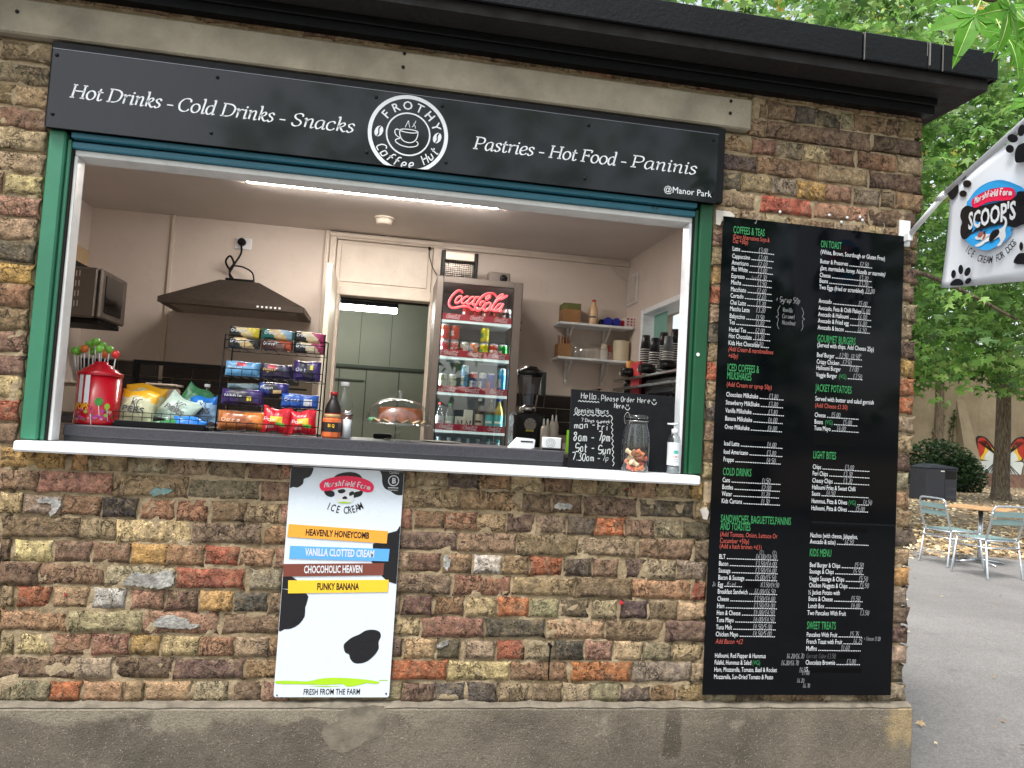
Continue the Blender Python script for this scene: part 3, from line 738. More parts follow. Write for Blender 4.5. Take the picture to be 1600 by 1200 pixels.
def ring(r, w, n=64, mf=lm, mb=lg):
    mb.add([mf(q*math.cos(2*math.pi*i/n), q*math.sin(2*math.pi*i/n)) for i in range(n) for q in (r-w/2, r+w/2)], [[2*i, 2*i+1, (2*i+3) % (2*n), (2*i+2) % (2*n)] for i in range(n)])
ring(.1355, .0135); ring(.0765, .0052)
def arc_text(mb, s, mf, r, a0, a1, cap, wt='b', inward=True, cond=1., hand=False, mi=0, hw=None):
    """letters spread from angle a0 to a1 (degrees, counter-clockwise from +u)"""
    n = len(s)
    for i, ch in enumerate(s):
        if ch == ' ': continue
        a = R(a0+(a1-a0)*i/(n-1)); top = inward
        c, sn = math.cos(a), math.sin(a)
        e = Vector((sn, -c)) if top else Vector((-sn, c)); o = Vector((c, sn)) if top else Vector((-c, -sn))
        base = Vector((c, sn))*r
        wd = text_w(ch, cap, cond) if not hand else cap*.6*cond
        def m2(u, v): q = base+e*(u-wd/2)+o*v; return mf(q.x, q.y)
        if hand: put_hand(mb, ch, m2, cap, cond, w=hw or cap*.11, slant=.18, mi=mi)
        else: put_text(mb, ch, m2, cap, cond, wt, mi=mi)
arc_text(lg, 'FROTHY', lm, .0895, 143, 22, .030)
arc_text(lg, 'Coffee Hut', lm, .1225, 209, 331, .033, inward=False, hand=True, cond=.95, hw=.0042)
for sx in (-1, 1):
    for hh in (-1, 1):
        pts = [(.0165*math.cos(t)*.85, .0205*math.sin(t)) for t in [math.pi/2+math.pi*i/12 for i in range(13)]] + [(-.004+.005*math.sin(t*2), .019*math.cos(math.pi-t)*-1*-1) for t in [math.pi*i/8 for i in range(9)]]
        pts = [(-abs(x) if x < 0 else -.002, y) for x, y in pts[:13]] + [(-.0025+.0035*math.sin(2*math.pi*i/8), -.019+.038*i/8) for i in range(1, 8)]
        a = R(-22); q = [((x*math.cos(a)-y*math.sin(a))*hh, (x*math.sin(a)+y*math.cos(a))*hh) for x, y in pts]
        lg.poly([lm(sx*.1035+x, y-.001) for x, y in q])
cup = [(-.031, .012), (-.029, -.006), (-.02, -.022), (-.006, -.029), (.012, -.029), (.026, -.02), (.033, -.004), (.034, .012)]
ribbon(lg, cup, lm, .0034)
ribbon(lg, [(-.031, .012), (-.018, .017), (.004, .018), (.026, .016), (.034, .012), (.02, .007), (.0, .006), (-.02, .008)], lm, .0032, closed=True)
ribbon(lg, [(-.03, .011), (-.042, .014), (-.048, .006), (-.044, -.006), (-.034, -.014), (-.027, -.014)], lm, .0034)
ribbon(lg, [(-.027, -.018), (-.042, -.024), (-.041, -.033), (-.022, -.043), (.004, -.046), (.03, -.04), (.037, -.03), (.031, -.022)], lm, .0034)
for q in ([(-.012, .024), (-.008, .036), (-.002, .049), (.0, .038), (.004, .026)], [(.012, .028), (.018, .036), (.024, .052)], [(.024, .024), (.022, .032), (.016, .041)]): ribbon(lg, q, lm, .0022)
lg.build('emblem', m_wht, sg)
bo = []
for a, b in ((89, 86), (82, 178), (340, 121), (330, 208), (588, 152), (573, 238), (691, 166), (697, 254), (920, 196), (914, 279), (1115, 219), (1112, 302)):
    p = at(a, b, Y=-.035)
    if not bo:
        me = MB().lathe([(.0062, 0), (.0062, .002), (.0045, .004), (.002, .0048)], n=10, M4=Matrix.Rotation(R(90), 4, 'X')).build('bolt', m_black, sg, world=False); bo.append(me)
    else:
        me = bo[0].copy(); COL.objects.link(me); bo.append(me)
    me.location = Vector((p.x, -.0345, p.z))-sg.location
# ------------------------------------------------------------------ menu board
mn = thing('menu_board', 'tall black menu board hung on the brick right of the hatch', 'menu board', (3.08, -.01, .04))
MB().bevbox(2.698, 3.469, -.0215, -.016, .0385, 1.8385, .0008).build('panel', m_menu, mn)
zs_ = at(1345, 819, Y=-.022).z; MB().box(3.11, 3.4685, -.0222, -.0205, zs_-.004, zs_+.004).build('joint_strip', m_black, mn)
MB().box(2.73, 3.44, -.016, .002, .1, 1.8).build('batten', m_gap, mn)
MY = -.0224
XL, XR_ = 2.739, 3.106
DMK = M('black_tape', C(4, 4, 6), .5, var=.1, vs=30, spec=.1)
W = MB(); G = MB(); RD = MB(); H = MB(); BK = MB(); DM = MB()
def zl(y, x=1140): return at(x-(y-391)*.034, y, Y=MY).z
def zr(y): return at(1281-(y-386)*.024, y, Y=MY).z
def item(s, x, z, xe=None, price=None, px=None, cap=.0172, dots=True, vg=False):
    w_ = put_text(W, s, plane_map(x, z, MY), cap, .615, 'r')
    e = x+w_
    if vg: e += .004+put_text(G, '(VG)', plane_map(e+.004, z, MY), cap, .66, 'r')
    if xe and dots:
        u = e+.006
        while u < xe: W.add([(u, MY, z), (u+.0042, MY, z), (u+.0042, MY, z+.0030), (u, MY, z+.0030)], [[0, 1, 2, 3]]); u += .0072
    if price: put_hand(H, price, plane_map(px if px else xe-.068, z+.004, MY), .0175, .62, w=.0022, slant=.15, jit=.03)
def head(s, x, z, cap=.0275):
    g_ = MB(); put_text(g_, s, plane_map(x, z, MY), cap, .44, 'b'); g_.build('heading', m_grn, mn)
def note(s, x, z, mb=None, cap=.0175, slant=0., cond=.8): put_text(mb or RD, s, plane_map(x, z, MY), cap, cond*.83, 'r', slant=slant)
E1 = XL+.168
head('COFFEES & TEAS', XL, zl(363.5)); note('(Dairy Alternatives Soya &', XL, zl(372), cond=.66); note('Oat +30p)', XL, zl(379), cond=.7)
for s, y, p in (('Latte', 391, '£3.00'), ('Cappuccino', 402.5, '£3.00'), ('Americano', 412.7, '£2.60'), ('Flat White', 422.6, '£3.00'), ('Espresso', 433.5, '£2.30'), ('Mocha', 443.7, '£3.50'), ('Macchiato', 454.5, '£2.60'),
                ('Cortado', 464.5, '£2.60'), ('Chai Latte', 475, '£3.20'), ('Matcha Latte', 485, '£3.20'), ('Babyccino', 496.4, '£1.50'), ('Tea', 506, '£1.80'), ('Herbal Tea', 517.4, '£2.00'), ('Hot Chocolate', 527.6, '£3.20'), ('Kids Hot Chocolate', 538.5, '£1.80')):
    item(s, XL, zl(y), E1, p, E1-.062, dots=s != 'Matcha Latte')
put_hand(DM, 'Double', plane_map(XL+.083, zl(433.5)+.004, MY), .011, .6, w=.0014)
note('(Add Cream & marshmallows', XL, zl(548), slant=.2, cond=.72); note('+60p)', XL, zl(558.5), slant=.2)
put_hand(H, '+ Syrup 50p', plane_map(2.925, zl(464), MY), .021, .62, w=.0019)
for s, y in (('Vanilla', 479), ('Caramel', 489), ('Hazelnut', 499)): put_hand(H, s, plane_map(2.955, zl(y), MY), .0165, .6, w=.0017)
ribbon(H, [(2.945, zl(470)), (2.936, zl(478)), (2.94, zl(485)), (2.93, zl(488)), (2.94, zl(491)), (2.936, zl(500)), (2.944, zl(507))], lambda u, v: (u, MY, v), .0016)
ribbon(H, [(3.035, zl(470)), (3.044, zl(478)), (3.04, zl(485)), (3.05, zl(488)), (3.04, zl(491)), (3.044, zl(500)), (3.036, zl(507))], lambda u, v: (u, MY, v), .0016)
head('ICED COFFEES &', XL, zl(579)); head('MILKSHAKES', XL, zl(591.7)); note('(Add Cream or syrup 50p)', XL, zl(603.5))
for s, y, p in (('Chocolate Milkshake', 619.2, '£3.80'), ('Strawberry MilkShake', 631.7, '£3.80'), ('Vanilla Milkshake', 644.2, '£3.80'), ('Banana Milkshake', 656.7, '£4.00'), ('Oreo Milkshake', 669.8, '£4.00'),
                ('Iced Latte', 695.8, '£4.00'), ('Iced Americano', 708.8, '£3.80'), ('Frappe', 720.8, '£4.50')): item(s, XL, zl(y), E1+.068, p, E1+.005)
TAPE = lambda *a: MB().box(*a).build('cover_tape', DMK, mn)
TAPE(XL-.012, E1+.068, MY, MY+.001, zl(686), zl(677))
head('COLD DRINKS', XL, zl(742))
for s, y, p in (('Cans', 753, '£1.50'), ('Bottles', 764, '£2.00'), ('Water', 774.6, '£1.20'), ('Kids Cartons', 785.8, '£1.30')): item(s, XL, zl(y), E1+.065, p, E1-.01)
head('SANDWICHES, BAGUETTES,PANINIS', XL, zl(815.6)); head('AND TOASTIES', XL, zl(827.5))
note('(Add Tomato, Onion, Lettuce Or', XL, zl(838)); note('Cucumber +50p)', XL, zl(848)); note('(Add a hash brown +£1)', XL, zl(856.5))
ring_c = [(E1+.003, zl(861)), (E1+.055, zl(861))]
for (cx, cz), ch in zip(ring_c, 'SP'):
    ribbon(H, [(cx+.008*math.cos(t), cz+.008*math.sin(t)) for t in [i*math.pi/4 for i in range(8)]], lambda u, v: (u, MY, v), .0014, closed=True)
    put_hand(H, ch, plane_map(cx-.003, cz-.004, MY), .008, .6, w=.0012)
for s, y, p in (('BLT', 873, '£4.00/£4.50'), ('Bacon', 883.8, '£3.50/£4.00'), ('Sausage', 894.6, '£3.50/£4.00'), ('Bacon & Sausage', 905.6, '£5.00/£5.50'), ('Egg', 916.5, None), ('Breakfast Sandwich', 927.5, '£6.00/£6.50'),
                ('Cheese', 939, '£3.50/£4.00'), ('Ham', 950, '£3.50/£4.00'), ('Ham & Cheese', 960.8, '£4.00/£4.50'), ('Tuna Mayo', 971.9, '£4.00/£4.50'), ('Tuna Melt', 983.3, '£4.50/5.00'), ('Chicken Mayo', 994.2, '£4.50/5.00')):
    item(s, XL, zl(y), E1+.07 if s != 'Egg' else E1-.07, p, E1-.022)
put_hand(H, '2x', plane_map(XL-.022, zl(916.5)+.002, MY), .015, .6, w=.0018); put_hand(H, '(Fried', plane_map(XL+.035, zl(916.5)+.003, MY), .015, .6, w=.0016); put_hand(H, ')£3.50/£4.50', plane_map(E1+.002, zl(916.5)+.003, MY), .0165, .55, w=.002)
TAPE(E1-.06, E1-.005, MY, MY+.001, zl(917.5), zl(908))
note('Add Bacon +£2', XL, zl(1005.6), slant=.2)
for s, y, p, dx, vg in (('Halloumi, Red Pepper & Hummus', 1027.5, '£6.20/£6.70', .283, 0), ('Falafel, Hummus & Salad', 1038.3, '£6.20/£6.70', .262, 1), ('Ham, Mozzarella, Tomato, Basil & Rocket', 1049.4, '£6.50', .337, 0), ('Mozzarella, Sun-Dried Tomato & Pesto', 1060.8, None, 0, 0)):
    item(s, XL, zl(y), dots=False, vg=vg, cap=.0165)
    if p: put_hand(H, p, plane_map(XL+dx+.005, zl(y)+.001, MY), .0165, .55, w=.0018)
for s, x, y in (('£7.00', 1253, 1054), ('£6.20', 1245, 1066), ('£6.70', 1254, 1074)): q = at(x, y, Y=MY); put_hand(H, s, plane_map(q.x, q.z, MY), .014, .6, w=.0016)
E2 = 3.33
head('ON TOAST', XR_, zr(386)); note('(White, Brown, Sourdough or Gluten Free)', XR_, zr(396.5), W, cond=.74)
for s, y, p, xe, kp in (('Butter & Preserves', 411, '£2.50', E2, 0), ('Cheese', 432.5, '£3.20', E2, 0), ('Beans', 441.5, '£3.20', E2, 0), ('Two Eggs (fried or scrambled)', 451.5, '£4.00', E2, .03), ('Avocado', 473, '£5.00', E2, 0), ('Avocado, Feta & Chilli Flakes', 484, '£6.00', E2, .012), ('Avocado & Halloumi', 494, '£6.00', E2, 0),
                       ('Avocado & Fried egg', 504, '£6.00', E2, 0), ('Avocado & bacon', 514.5, '£6.50', E2, 0), ('Beef Burger', 557.5, '£7.50  £8.50', 3.30, -.075), ('Crispy Chicken', 568, '£7.50', 3.30, -.06), ('Halloumi Burger', 577.5, '£7.00', None, 3.246-E2+.055), ('Cheese', 651.4, '£5.00', 3.29, -.1), ('Tuna Mayo', 672, '£4.00', 3.29, -.075)):
    item(s, XR_, zr(y), xe, p, E2-.055+kp, dots=xe is not None)
note('(Jam, marmalade, honey, Nutella or marmite)', XR_, zr(421.5), W, slant=.2, cond=.72)
head('GOURMET BURGERS', XR_, zr(534)); note('(Served with chips. Add Cheese 25p)', XR_, zr(542), W, cond=.76)
put_hand(H, 'Sgl', plane_map(3.225, zr(551), MY), .009, .6, w=.0012); put_hand(H, 'Dbl', plane_map(3.285, zr(551), MY), .009, .6, w=.0012)
item('Veggie Burger ', XR_, zr(588.5), 3.30, '£7.50', E2-.068, vg=True)
head('JACKET POTATOES', XR_, zr(611)); note('Served with butter and salad garnish', XR_, zr(626), W); note('(Add Cheese £1.50)', XR_, zr(636.5))
item('Beans ', XR_, zr(662), 3.29, '£5.00', 3.225, vg=True)
TAPE(XR_-.006, 3.30, MY, MY+.001, zr(695), zr(678))
head('LIGHT BITES', XR_, zr(716))
for s, y, p, kp in (('Chips', 732.6, '£3.00', 3.24), ('Peri Chips', 743, '£3.30', 3.235), ('Cheesy Chips', 754, '£3.70', 3.235), ('Sauce', 774.4, '£4.50', 3.165), ('Halloumi, Pitta & Olives', 797, '£5.00', 3.292)): item(s, XR_, zr(y), 3.345, p, kp)
item('Halloumi Fries & Sweet Chilli', XR_, zr(764.4), dots=False); item('Hummus, Pitta & Olives', XR_, zr(786), 3.35, '£4.50', 3.322, vg=True)
TAPE(XR_-.008, 3.345, MY, MY+.001, zr(812), zr(801)); TAPE(XR_+.002, 3.345, MY, MY+.001, zr(829), zr(821))
item('Nachos (with cheese, Jalapeños,', XR_, zr(839.6), dots=False); item('Avocado & salsa)', XR_, zr(849.5), 3.35, '£6.50', 3.25)
head('KIDS MENU', XR_, zr(869))
for s, y, p, kp in (('Beef Burger & Chips', 886, '£5.50', 3.295), ('Sausage & Chips', 896, '£5.50', 3.29), ('Veggie Sausage & Chips', 907.3, '£5.50', 3.315), ('Chicken Nuggets & Chips', 917.7, '£5.50', 3.32), ('Beans & Cheese', 939, '£5.50', 3.285), ('Lunch Box', 950, '£4.00', 3.285)): item(s, XR_+.002, zr(y), 3.335, p, kp)
item('½ Jacket Potato with', XR_, zr(928.8), dots=False); item('Two Pancakes With Fruit', XR_, zr(961), None, '£3.50', 3.325, dots=False)
head('SWEET TREATS', XR_, zr(982.7))
for s, y, p, kp in (('Pancakes With Fruit', 995, '£5.75', 3.285), ('French Toast with Fruit', 1005.8, '£6.25', 3.30), ('Muffins', 1016.7, '£1.60', 3.25), ('Chocolate Brownie', 1038.5, '£3.00', 3.275)): item(s, XR_, zr(y), 3.335, p, kp)
put_hand(H, '+ 1 bacon £1.00', plane_map(3.345, zr(1001)+.004, MY), .0145, .5, w=.0015)
TAPE(XR_, 3.33, MY, MY+.001, zr(1029), zr(1020)); put_hand(DM, 'Carrot Cake £3.50', plane_map(XR_+.002, zr(1028), MY-.0004), .016, .62, w=.0016)
item('G', XR_, zr(1049.6), dots=False); TAPE(XR_+.02, 3.34, MY, MY+.001, zr(1051), zr(1043))
for q_ in (W.build('item_lettering', m_wht, mn), G.build('vegan_marks', m_grn, mn), RD.build('note_lettering', m_red, mn), H.build('handwritten_prices', m_chalk, mn), DM.build('faded_writing', m_dim, mn)): tag(q_, kind='stuff')
for px, py in ((1181, 336), (1379, 349)):
    p = at(px, py, Y=-.01); q = at(px, py+12, Y=-.02)
    MB().tube(smooth_pts([(p.x, .003, p.z+.006), (p.x, -.012, p.z+.004), (p.x+.002, -.02, p.z-.012), (q.x, -.023, q.z+.002), (q.x-.003, -.0235, q.z-.006), (q.x-.004, -.02, q.z+.004)]), .0012, 5).build('wire_hook', m_metal, mn)
for i, (px, py) in enumerate(((1344, 345), (1348, 350), (1315, 353), (1324, 346), (1296, 342), (1219, 337))):
    p = at(px, py-6, Y=-.004)
    tag(MB().lathe([(.005, 0), (.006, .004), (.002, .005)], n=8, M4=Matrix.Translation((p.x, 0, p.z)) @ Matrix.Rotation(R(90), 4, 'X')).build('wall_plug', m_white, kiosk))
tagp = at(1110, 336, Y=0)
v = [at(a, b, Y=-.0055) for a, b in ((1119, 328), (1140, 330), (1148, 336), (1146, 346), (1128, 345), (1125, 352), (1119, 350))]
MB().add(v+[q+Vector((0, .005, 0)) for q in v], [list(range(7))]+[[i, (i+1) % 7, (i+1) % 7+7, i+7] for i in range(7)]).build('plaster_splash', M('white_filler', C(196, 190, 180), .95, bump=.6), wall)
v = [at(a, b, Y=-.008) for a, b in ((1094, 796), (1104, 793), (1108, 800), (1105, 812), (1099, 811))]
MB().add(v+[q+Vector((0, .01, 0)) for q in v], [list(range(5))]+[[i, (i+1) % 5, (i+1) % 5+5, i+5] for i in range(5)]).build('plaster_splash', M('white_filler'), wall)
# iron pin in the wall
pn = at(860, 1009, Y=-.02); pe = at(857, 1062, Y=-.01)
tag(MB().tube([(pn.x, .01, pn.z), (pn.x, -.03, pn.z)], .006, 8).tube([(pn.x, -.024, pn.z), (pn.x-.001, -.018, (pn.z+pe.z)/2), (pe.x, -.009, pe.z)], [.004, .003, .002], 6).build('iron_pin', m_black), 'black iron pin hanging from the bricks below the sill', 'wall hook')

# ------------------------------------------------------------------ ice cream poster
po = thing('ice_cream_poster', 'white ice cream poster with cow patches and flavour strips below the sill', 'poster', (1.355, -.01, .025))
PY = -.0135
m_pw = M('poster_white', C(214, 224, 234), .28, var=.02, vs=4, spec=.5); m_pk = M('poster_black', C(22, 23, 28), .3, var=.05)
m_po = M('strip_orange', C(240, 165, 58), .4, var=.02); m_pb = M('strip_blue', C(92, 168, 236), .4, var=.02); m_pbr = M('strip_brown', C(120, 62, 50), .4, var=.02); m_py = M('strip_yellow', C(242, 196, 50), .4, var=.02)
m_pr = M('logo_crimson', C(226, 32, 78), .4, var=.02); m_lime = M('lime_green', C(166, 212, 32), .4, var=.05)
m_pink = M('logo_pink', C(238, 120, 150), .4, var=0); m_ski = M('logo_blue', C(48, 160, 228), .5, var=.03); m_brn = M('dog_brown', C(160, 90, 70), .6, var=0)
def rrect(x0, x1, z0, z1, r):
    q = []
    for cx, cz, a in ((x1-r, z1-r, 0), (x0+r, z1-r, 90), (x0+r, z0+r, 180), (x1-r, z0+r, 270)):
        for i in range(4): t = R(a+30*i); q.append((cx+r*math.cos(t), cz+r*math.sin(t)))
    return q
a, b = at(455, 731, Y=PY), at(608, 1089, Y=PY)
PX0, PX1, PZ0, PZ1 = 1.1655, 1.552, .0245, .8025
MB().prism(rrect(PX0, PX1, PZ0, PZ1, .008), PY+.0008, PY+.004, axis=1).build('sheet', m_pw, po)
MB().box(1.19, 1.53, PY+.004, .004, .06, .78).build('backing', m_gap, po)
def shape(mb, pts, Y, n=4, mi=0, clip=True, closed=True):
    P = [at(x, y, Y=Y) for x, y in pts]; P = smooth_pts(P, n, closed) if n > 1 else P
    if clip: P = [Vector((min(PX1-.001, max(PX0+.001, p.x)), Y, min(PZ1-.001, max(PZ0+.001, p.z)))) for p in P]
    mb.poly([(p.x, Y, p.z) for p in P], mi)
g1 = lambda l: [(420+x/6, 720+y/6) for x, y in l]
g2 = lambda l: [(420+x/5.714, 900+y/5.714) for x, y in l]
pk = MB()
pq = MB(); shape(pq, g1([(180, 40), (300, 42), (412, 55), (408, 110), (380, 150), (330, 170), (320, 215), (270, 250), (230, 245), (200, 255), (165, 250), (160, 150)]), PY); pq.build('cow_patch', m_pk, po)
pq = MB(); shape(pq, g1([(1020, 60), (1150, 60), (1290, 70), (1290, 200), (1265, 310), (1200, 320), (1140, 285), (1090, 260), (1065, 210), (1060, 140), (1045, 100)]), PY); pq.build('cow_patch', m_pk, po)
pq = MB(); shape(pq, g1([(1240, 620), (1200, 655), (1150, 670), (1110, 690), (1095, 770), (1000, 770), (975, 790), (985, 850), (1030, 900), (965, 940), (1000, 990), (1060, 1080), (1120, 1130), (1195, 1155), (1240, 1160), (1260, 900)]), PY); pq.build('cow_patch', m_pk, po)
pq = MB(); shape(pq, g1([(100, 1040), (140, 1060), (200, 1075), (250, 1110), (280, 1130), (300, 1200), (150, 1200), (90, 1200)])+g2([(330, 150), (345, 220), (325, 280), (320, 360), (270, 430), (200, 470), (140, 475), (70, 490), (60, 300), (70, 80)]), PY, n=2); pq.build('cow_patch', m_pk, po)
pq = MB(); shape(pq, g2([(668, 620), (690, 590), (740, 550), (810, 520), (870, 485), (940, 480), (990, 500), (1000, 540), (980, 590), (980, 650), (940, 710), (880, 760), (820, 780), (760, 775), (725, 735), (715, 700), (680, 680)]), PY); pq.build('cow_patch', m_pk, po)
P = [at(430+0, 0, Y=PY)]
for q in (g2([(65, 1063), (75, 1058), (80, 1066), (72, 1074)]), g2([(1038, 1050), (1048, 1042), (1056, 1050), (1048, 1060)])): shape(pk, q, PY-.001)
lime = MB(); shape(lime, g2([(60, 938), (200, 935), (350, 940), (450, 918), (560, 908), (720, 912), (870, 925), (985, 945), (960, 965), (880, 955), (800, 975), (700, 990), (660, 965), (500, 972), (350, 968), (200, 965), (70, 962)]), PY, n=2)
lime.build('grass_stroke', m_lime, po); lime = MB()
shape(lime, g2([(340, 984), (500, 980), (680, 984), (500, 990)]), PY, n=1); lime.build('grass_stroke', m_lime, po); lime = MB(); shape(lime, g2([(980, 928), (1060, 926), (1062, 934), (985, 936)]), PY, n=1)
PY2 = PY-.0022
strips = []
for pts, m in ((g1([(187, 592), (1117, 660), (1105, 775), (172, 712)]), m_po), (g1([(200, 797), (1133, 828), (1120, 943), (190, 915)]), m_pb), (g1([(137, 968), (1082, 960), (1072, 1073), (133, 1085)]), m_pbr), (g1([(182, 1122), (1125, 1116), (1115, 1230), (180, 1243)]), m_py)):
    v = [at(x, y, Y=PY2+.0006) for x, y in pts]
    MB().add(v+[q+Vector((0, .0018, 0)) for q in v], [[0, 1, 2, 3], [4, 5, 6, 7][::-1], [0, 1, 5, 4], [1, 2, 6, 5], [2, 3, 7, 6], [3, 0, 4, 7]]).build('flavour_strip', m, po)
def px_map(x0, y0, x1, y1, Y):
    a, b = at(x0, y0, Y=Y), at(x1, y1, Y=Y); d = b-a; d.y = 0; L = d.length; e = d/L; n = Vector((-e.z, 0, e.x))
    return (lambda u, v: tuple(Vector((a.x, Y, a.z))+e*u+n*v)), L
tk = MB(); tw = MB()
for s, (x0, y0, x1, y1), mb, cap in (('HEAVENLY HONEYCOMB', (342, 697, 938, 730), tk, .021), ('VANILLA CLOTTED CREAM', (340, 887, 988, 905), tw, .024), ('CHOCOHOLIC HEAVEN', (328, 1052, 878, 1047), tw, .024)):
    mf, L = px_map(420+x0/6, 720+y0/6, 420+x1/6, 720+y1/6, PY2); q_ = MB(); put_text(q_, s, mf, cap, wt='h', width=L); q_.build('lettering', m_pk if mb is tk else m_wht, po)
mf, L = px_map(420+428/5.714, 900+124/5.714, 420+803/5.714, 900+121/5.714, PY2); q_ = MB(); put_text(q_, 'FUNKY BANANA', mf, .022, wt='h', width=L); q_.build('lettering', m_pk, po)
mf, L = px_map(420+306/5.714, 900+1060/5.714, 420+815/5.714, 900+1057/5.714, PY); q_ = MB(); put_text(q_, 'FRESH FROM THE FARM', mf, .019, wt='b', width=L); q_.build('lettering', m_pk, po)
# ICE CREAM on an arc
def arc_letters(mb, s, pts, Y, cap, cond=.62, wt='b', mi=0, slant=0, X=None):
    P = smooth_pts([at(x, y, Y=Y, X=X) if X is None else at(x, y, X=X) for x, y in pts], 8); n = len(s)
    for i, ch in enumerate(s):
        if ch == ' ': continue
        t = i/(n-1)*(len(P)-1); k = min(int(t), len(P)-2); p = P[k].lerp(P[k+1], t-k); e = (P[min(k+1, len(P)-1)]-P[max(k-1, 0)]).normalized()
        nn = Vector((-e.z, 0, e.x)) if X is None else Vector((0, e.z, -e.y))
        if X is not None and nn.z < 0: nn = -nn
        wd = text_w(ch, cap, cond)
        put_text(mb, ch, lambda u, v: tuple(p+e*(u-wd/2)+nn*v), cap, cond, wt, mi=mi, slant=slant)
arc_letters(tk, 'ICE CREAM', [(420+550/6, 720+455/6), (420+640/6, 720+487/6), (420+720/6, 720+495/6), (420+800/6, 720+485/6), (420+872/6, 720+455/6)], PY, .024, .62)
# cow head badge
cb = MB(); cw = MB()
shape(cb, g1([(610, 160), (650, 125), (720, 108), (790, 108), (850, 130), (880, 175), (860, 220), (620, 220)]), PY)
shape(cb, g1([(520, 285), (560, 275), (610, 290), (615, 325), (580, 340), (535, 320)]), PY); shape(cb, g1([(780, 345), (800, 300), (850, 275), (882, 290), (865, 325), (820, 342)]), PY)
shape(cw, g1([(635, 250), (740, 240), (860, 250), (862, 280), (800, 300), (795, 370), (770, 390), (650, 388), (625, 365), (640, 320)]), PY-.0006)
for q in ([(650, 275), (700, 265), (720, 285), (690, 305), (655, 300)], [(755, 300), (790, 285), (800, 310), (760, 330)], [(690, 345), (715, 330), (735, 345), (730, 358), (695, 358)]): shape(cb, g1(q), PY-.0010)
lime.build('grass_stroke', m_lime, po); lime = MB(); shape(lime, g1([(650, 385), (700, 382), (765, 388), (768, 396), (700, 398), (655, 393)]), PY-.0012, n=1)
rd = MB(); shape(rd, g1([(475, 225), (520, 180), (620, 152), (740, 142), (860, 158), (950, 195), (985, 240), (970, 285), (925, 295), (880, 285), (800, 262), (720, 252), (640, 262), (570, 280), (500, 278)]), PY-.0014)
mf, L = px_map(420+515/6, 720+250/6, 420+950/6, 720+275/6, PY-.0020)
def bulge(u, v): 
    t = u/L; return mf(u, v+.010*math.sin(math.pi*t))
put_hand(tw, 'Marshfield Farm', bulge, .018, .7, w=.0028, slant=.15, width=L)
tk.build('lettering', m_pk, po); tw.build('lettering', m_wht, po); pk.build('screw_hole', m_pk, po); tag(lime.build('grass_stroke', m_lime, po)); cb.build('cow_badge', m_pk, po); cw.build('cow_face', m_wht, po); rd.build('name_badge', m_pr, po)
bl = MB(); c0 = at(420+1170/6, 720+187/6, Y=PY-.0008)
bm_ = lambda u, v: (c0.x+u, PY-.0008, c0.z+v)
ribbon(bl, [(.0175*math.cos(t), .0175*math.sin(t)) for t in [i*math.pi/8 for i in range(16)]], bm_, .003, closed=True)
put_text(bl, 'B', lambda u, v: bm_(u-.006, v-.009), .018, .95, 'h'); put_text(bl, 'Certified', lambda u, v: bm_(u-.017, v+.024), .008, wt='r', width=.034)
bl.add([bm_(-.018, -.026), bm_(.018, -.026), bm_(.018, -.0235), bm_(-.018, -.0235)], [[0, 1, 2, 3]]); put_text(bl, 'Corporation', lambda u, v: bm_(u-.017, v-.035), .006, wt='r', width=.034)
bl.build('certificate_mark', m_wht, po)

# ------------------------------------------------------------------ projecting flag
FX = 3.478
fl = thing('dog_ice_cream_flag', 'white flag with paw prints and blue badge on a pole off the kiosk corner', 'flag', (FX, -.01, 1.85))
p0 = Vector((FX, -.02, 1.868))
a1 = at(1480, 300, X=FX); dirp = (at(1600, 196, X=FX)-at(1445, 335, X=FX)).normalized()
bk0 = at(1412, 372, Y=-.01)
MB().bevbox(3.452, 3.50, -.016, -.004, 1.80, 1.905, .003).bevbox(3.466, 3.486, -.05, -.016, 1.815, 1.85, .003).build('bracket', m_white, fl)
end = a1+dirp*1.15
MB().tube([Vector((FX, -.03, 1.835)), a1-dirp*.02], .0105, 12).tube([a1-dirp*.05, a1-dirp*.01], .0135, 12).tube([a1-dirp*.01, end], .0095, 12).build('pole', m_white, fl)
def cloth_mat():
    t = NT('flag_cloth'); t.set('Base Color', C(232, 236, 242)); t.set('Roughness', .7); t.set('Specular IOR Level', .2)
    tl = t.n('BsdfTranslucent'); tl.inputs[0].default_value = C(232, 236, 242); mx = t.n('MixShader'); mx.inputs[0].default_value = .25
    t.l(t.b.outputs[0], mx.inputs[1]); t.l(tl.outputs[0], mx.inputs[2]); t.l(mx.outputs[0], t.t.nodes['Material Output'].inputs[0]); return t.m
m_flag = cloth_mat()
# cloth: grid between pole and hem, in the (Y,Z) plane with shallow waves
A_ = at(1484, 304, X=FX); B_ = at(1470, 450, X=FX); hem = (at(1600, 440, X=FX)-B_).normalized()
FW, FH = .62, None
def fpt(s, t):      # s metres outwards, t 0 at hem 1 at pole
    top = A_+dirp*(s/abs(dirp.y)*1.0 if True else s); bot = B_+hem*(s*1.0/abs(hem.y))
    p = bot.lerp(top, t); return Vector((FX+.006*math.sin(s*14+t*3), p.y, p.z))
fm = MB(); NS, NTT = 24, 14; V = []
for side in (0, 1):
    for j in range(NTT+1):
        for i in range(NS+1):
            p = fpt(i/NS*FW, j/NTT); V.append((p.x+(.0012 if side else 0), p.y, p.z))
n1 = (NS+1)*(NTT+1); F = []
for side in (0, 1):
    for j in range(NTT):
        for i in range(NS):
            q = side*n1+j*(NS+1)+i; F.append([q, q+1, q+NS+2, q+NS+1] if not side else [q+NS+1, q+NS+2, q+1, q])
for i in range(NS): F.append([i, i+n1, i+1+n1, i+1]); q = NTT*(NS+1)+i; F.append([q, q+1, q+1+n1, q+n1])
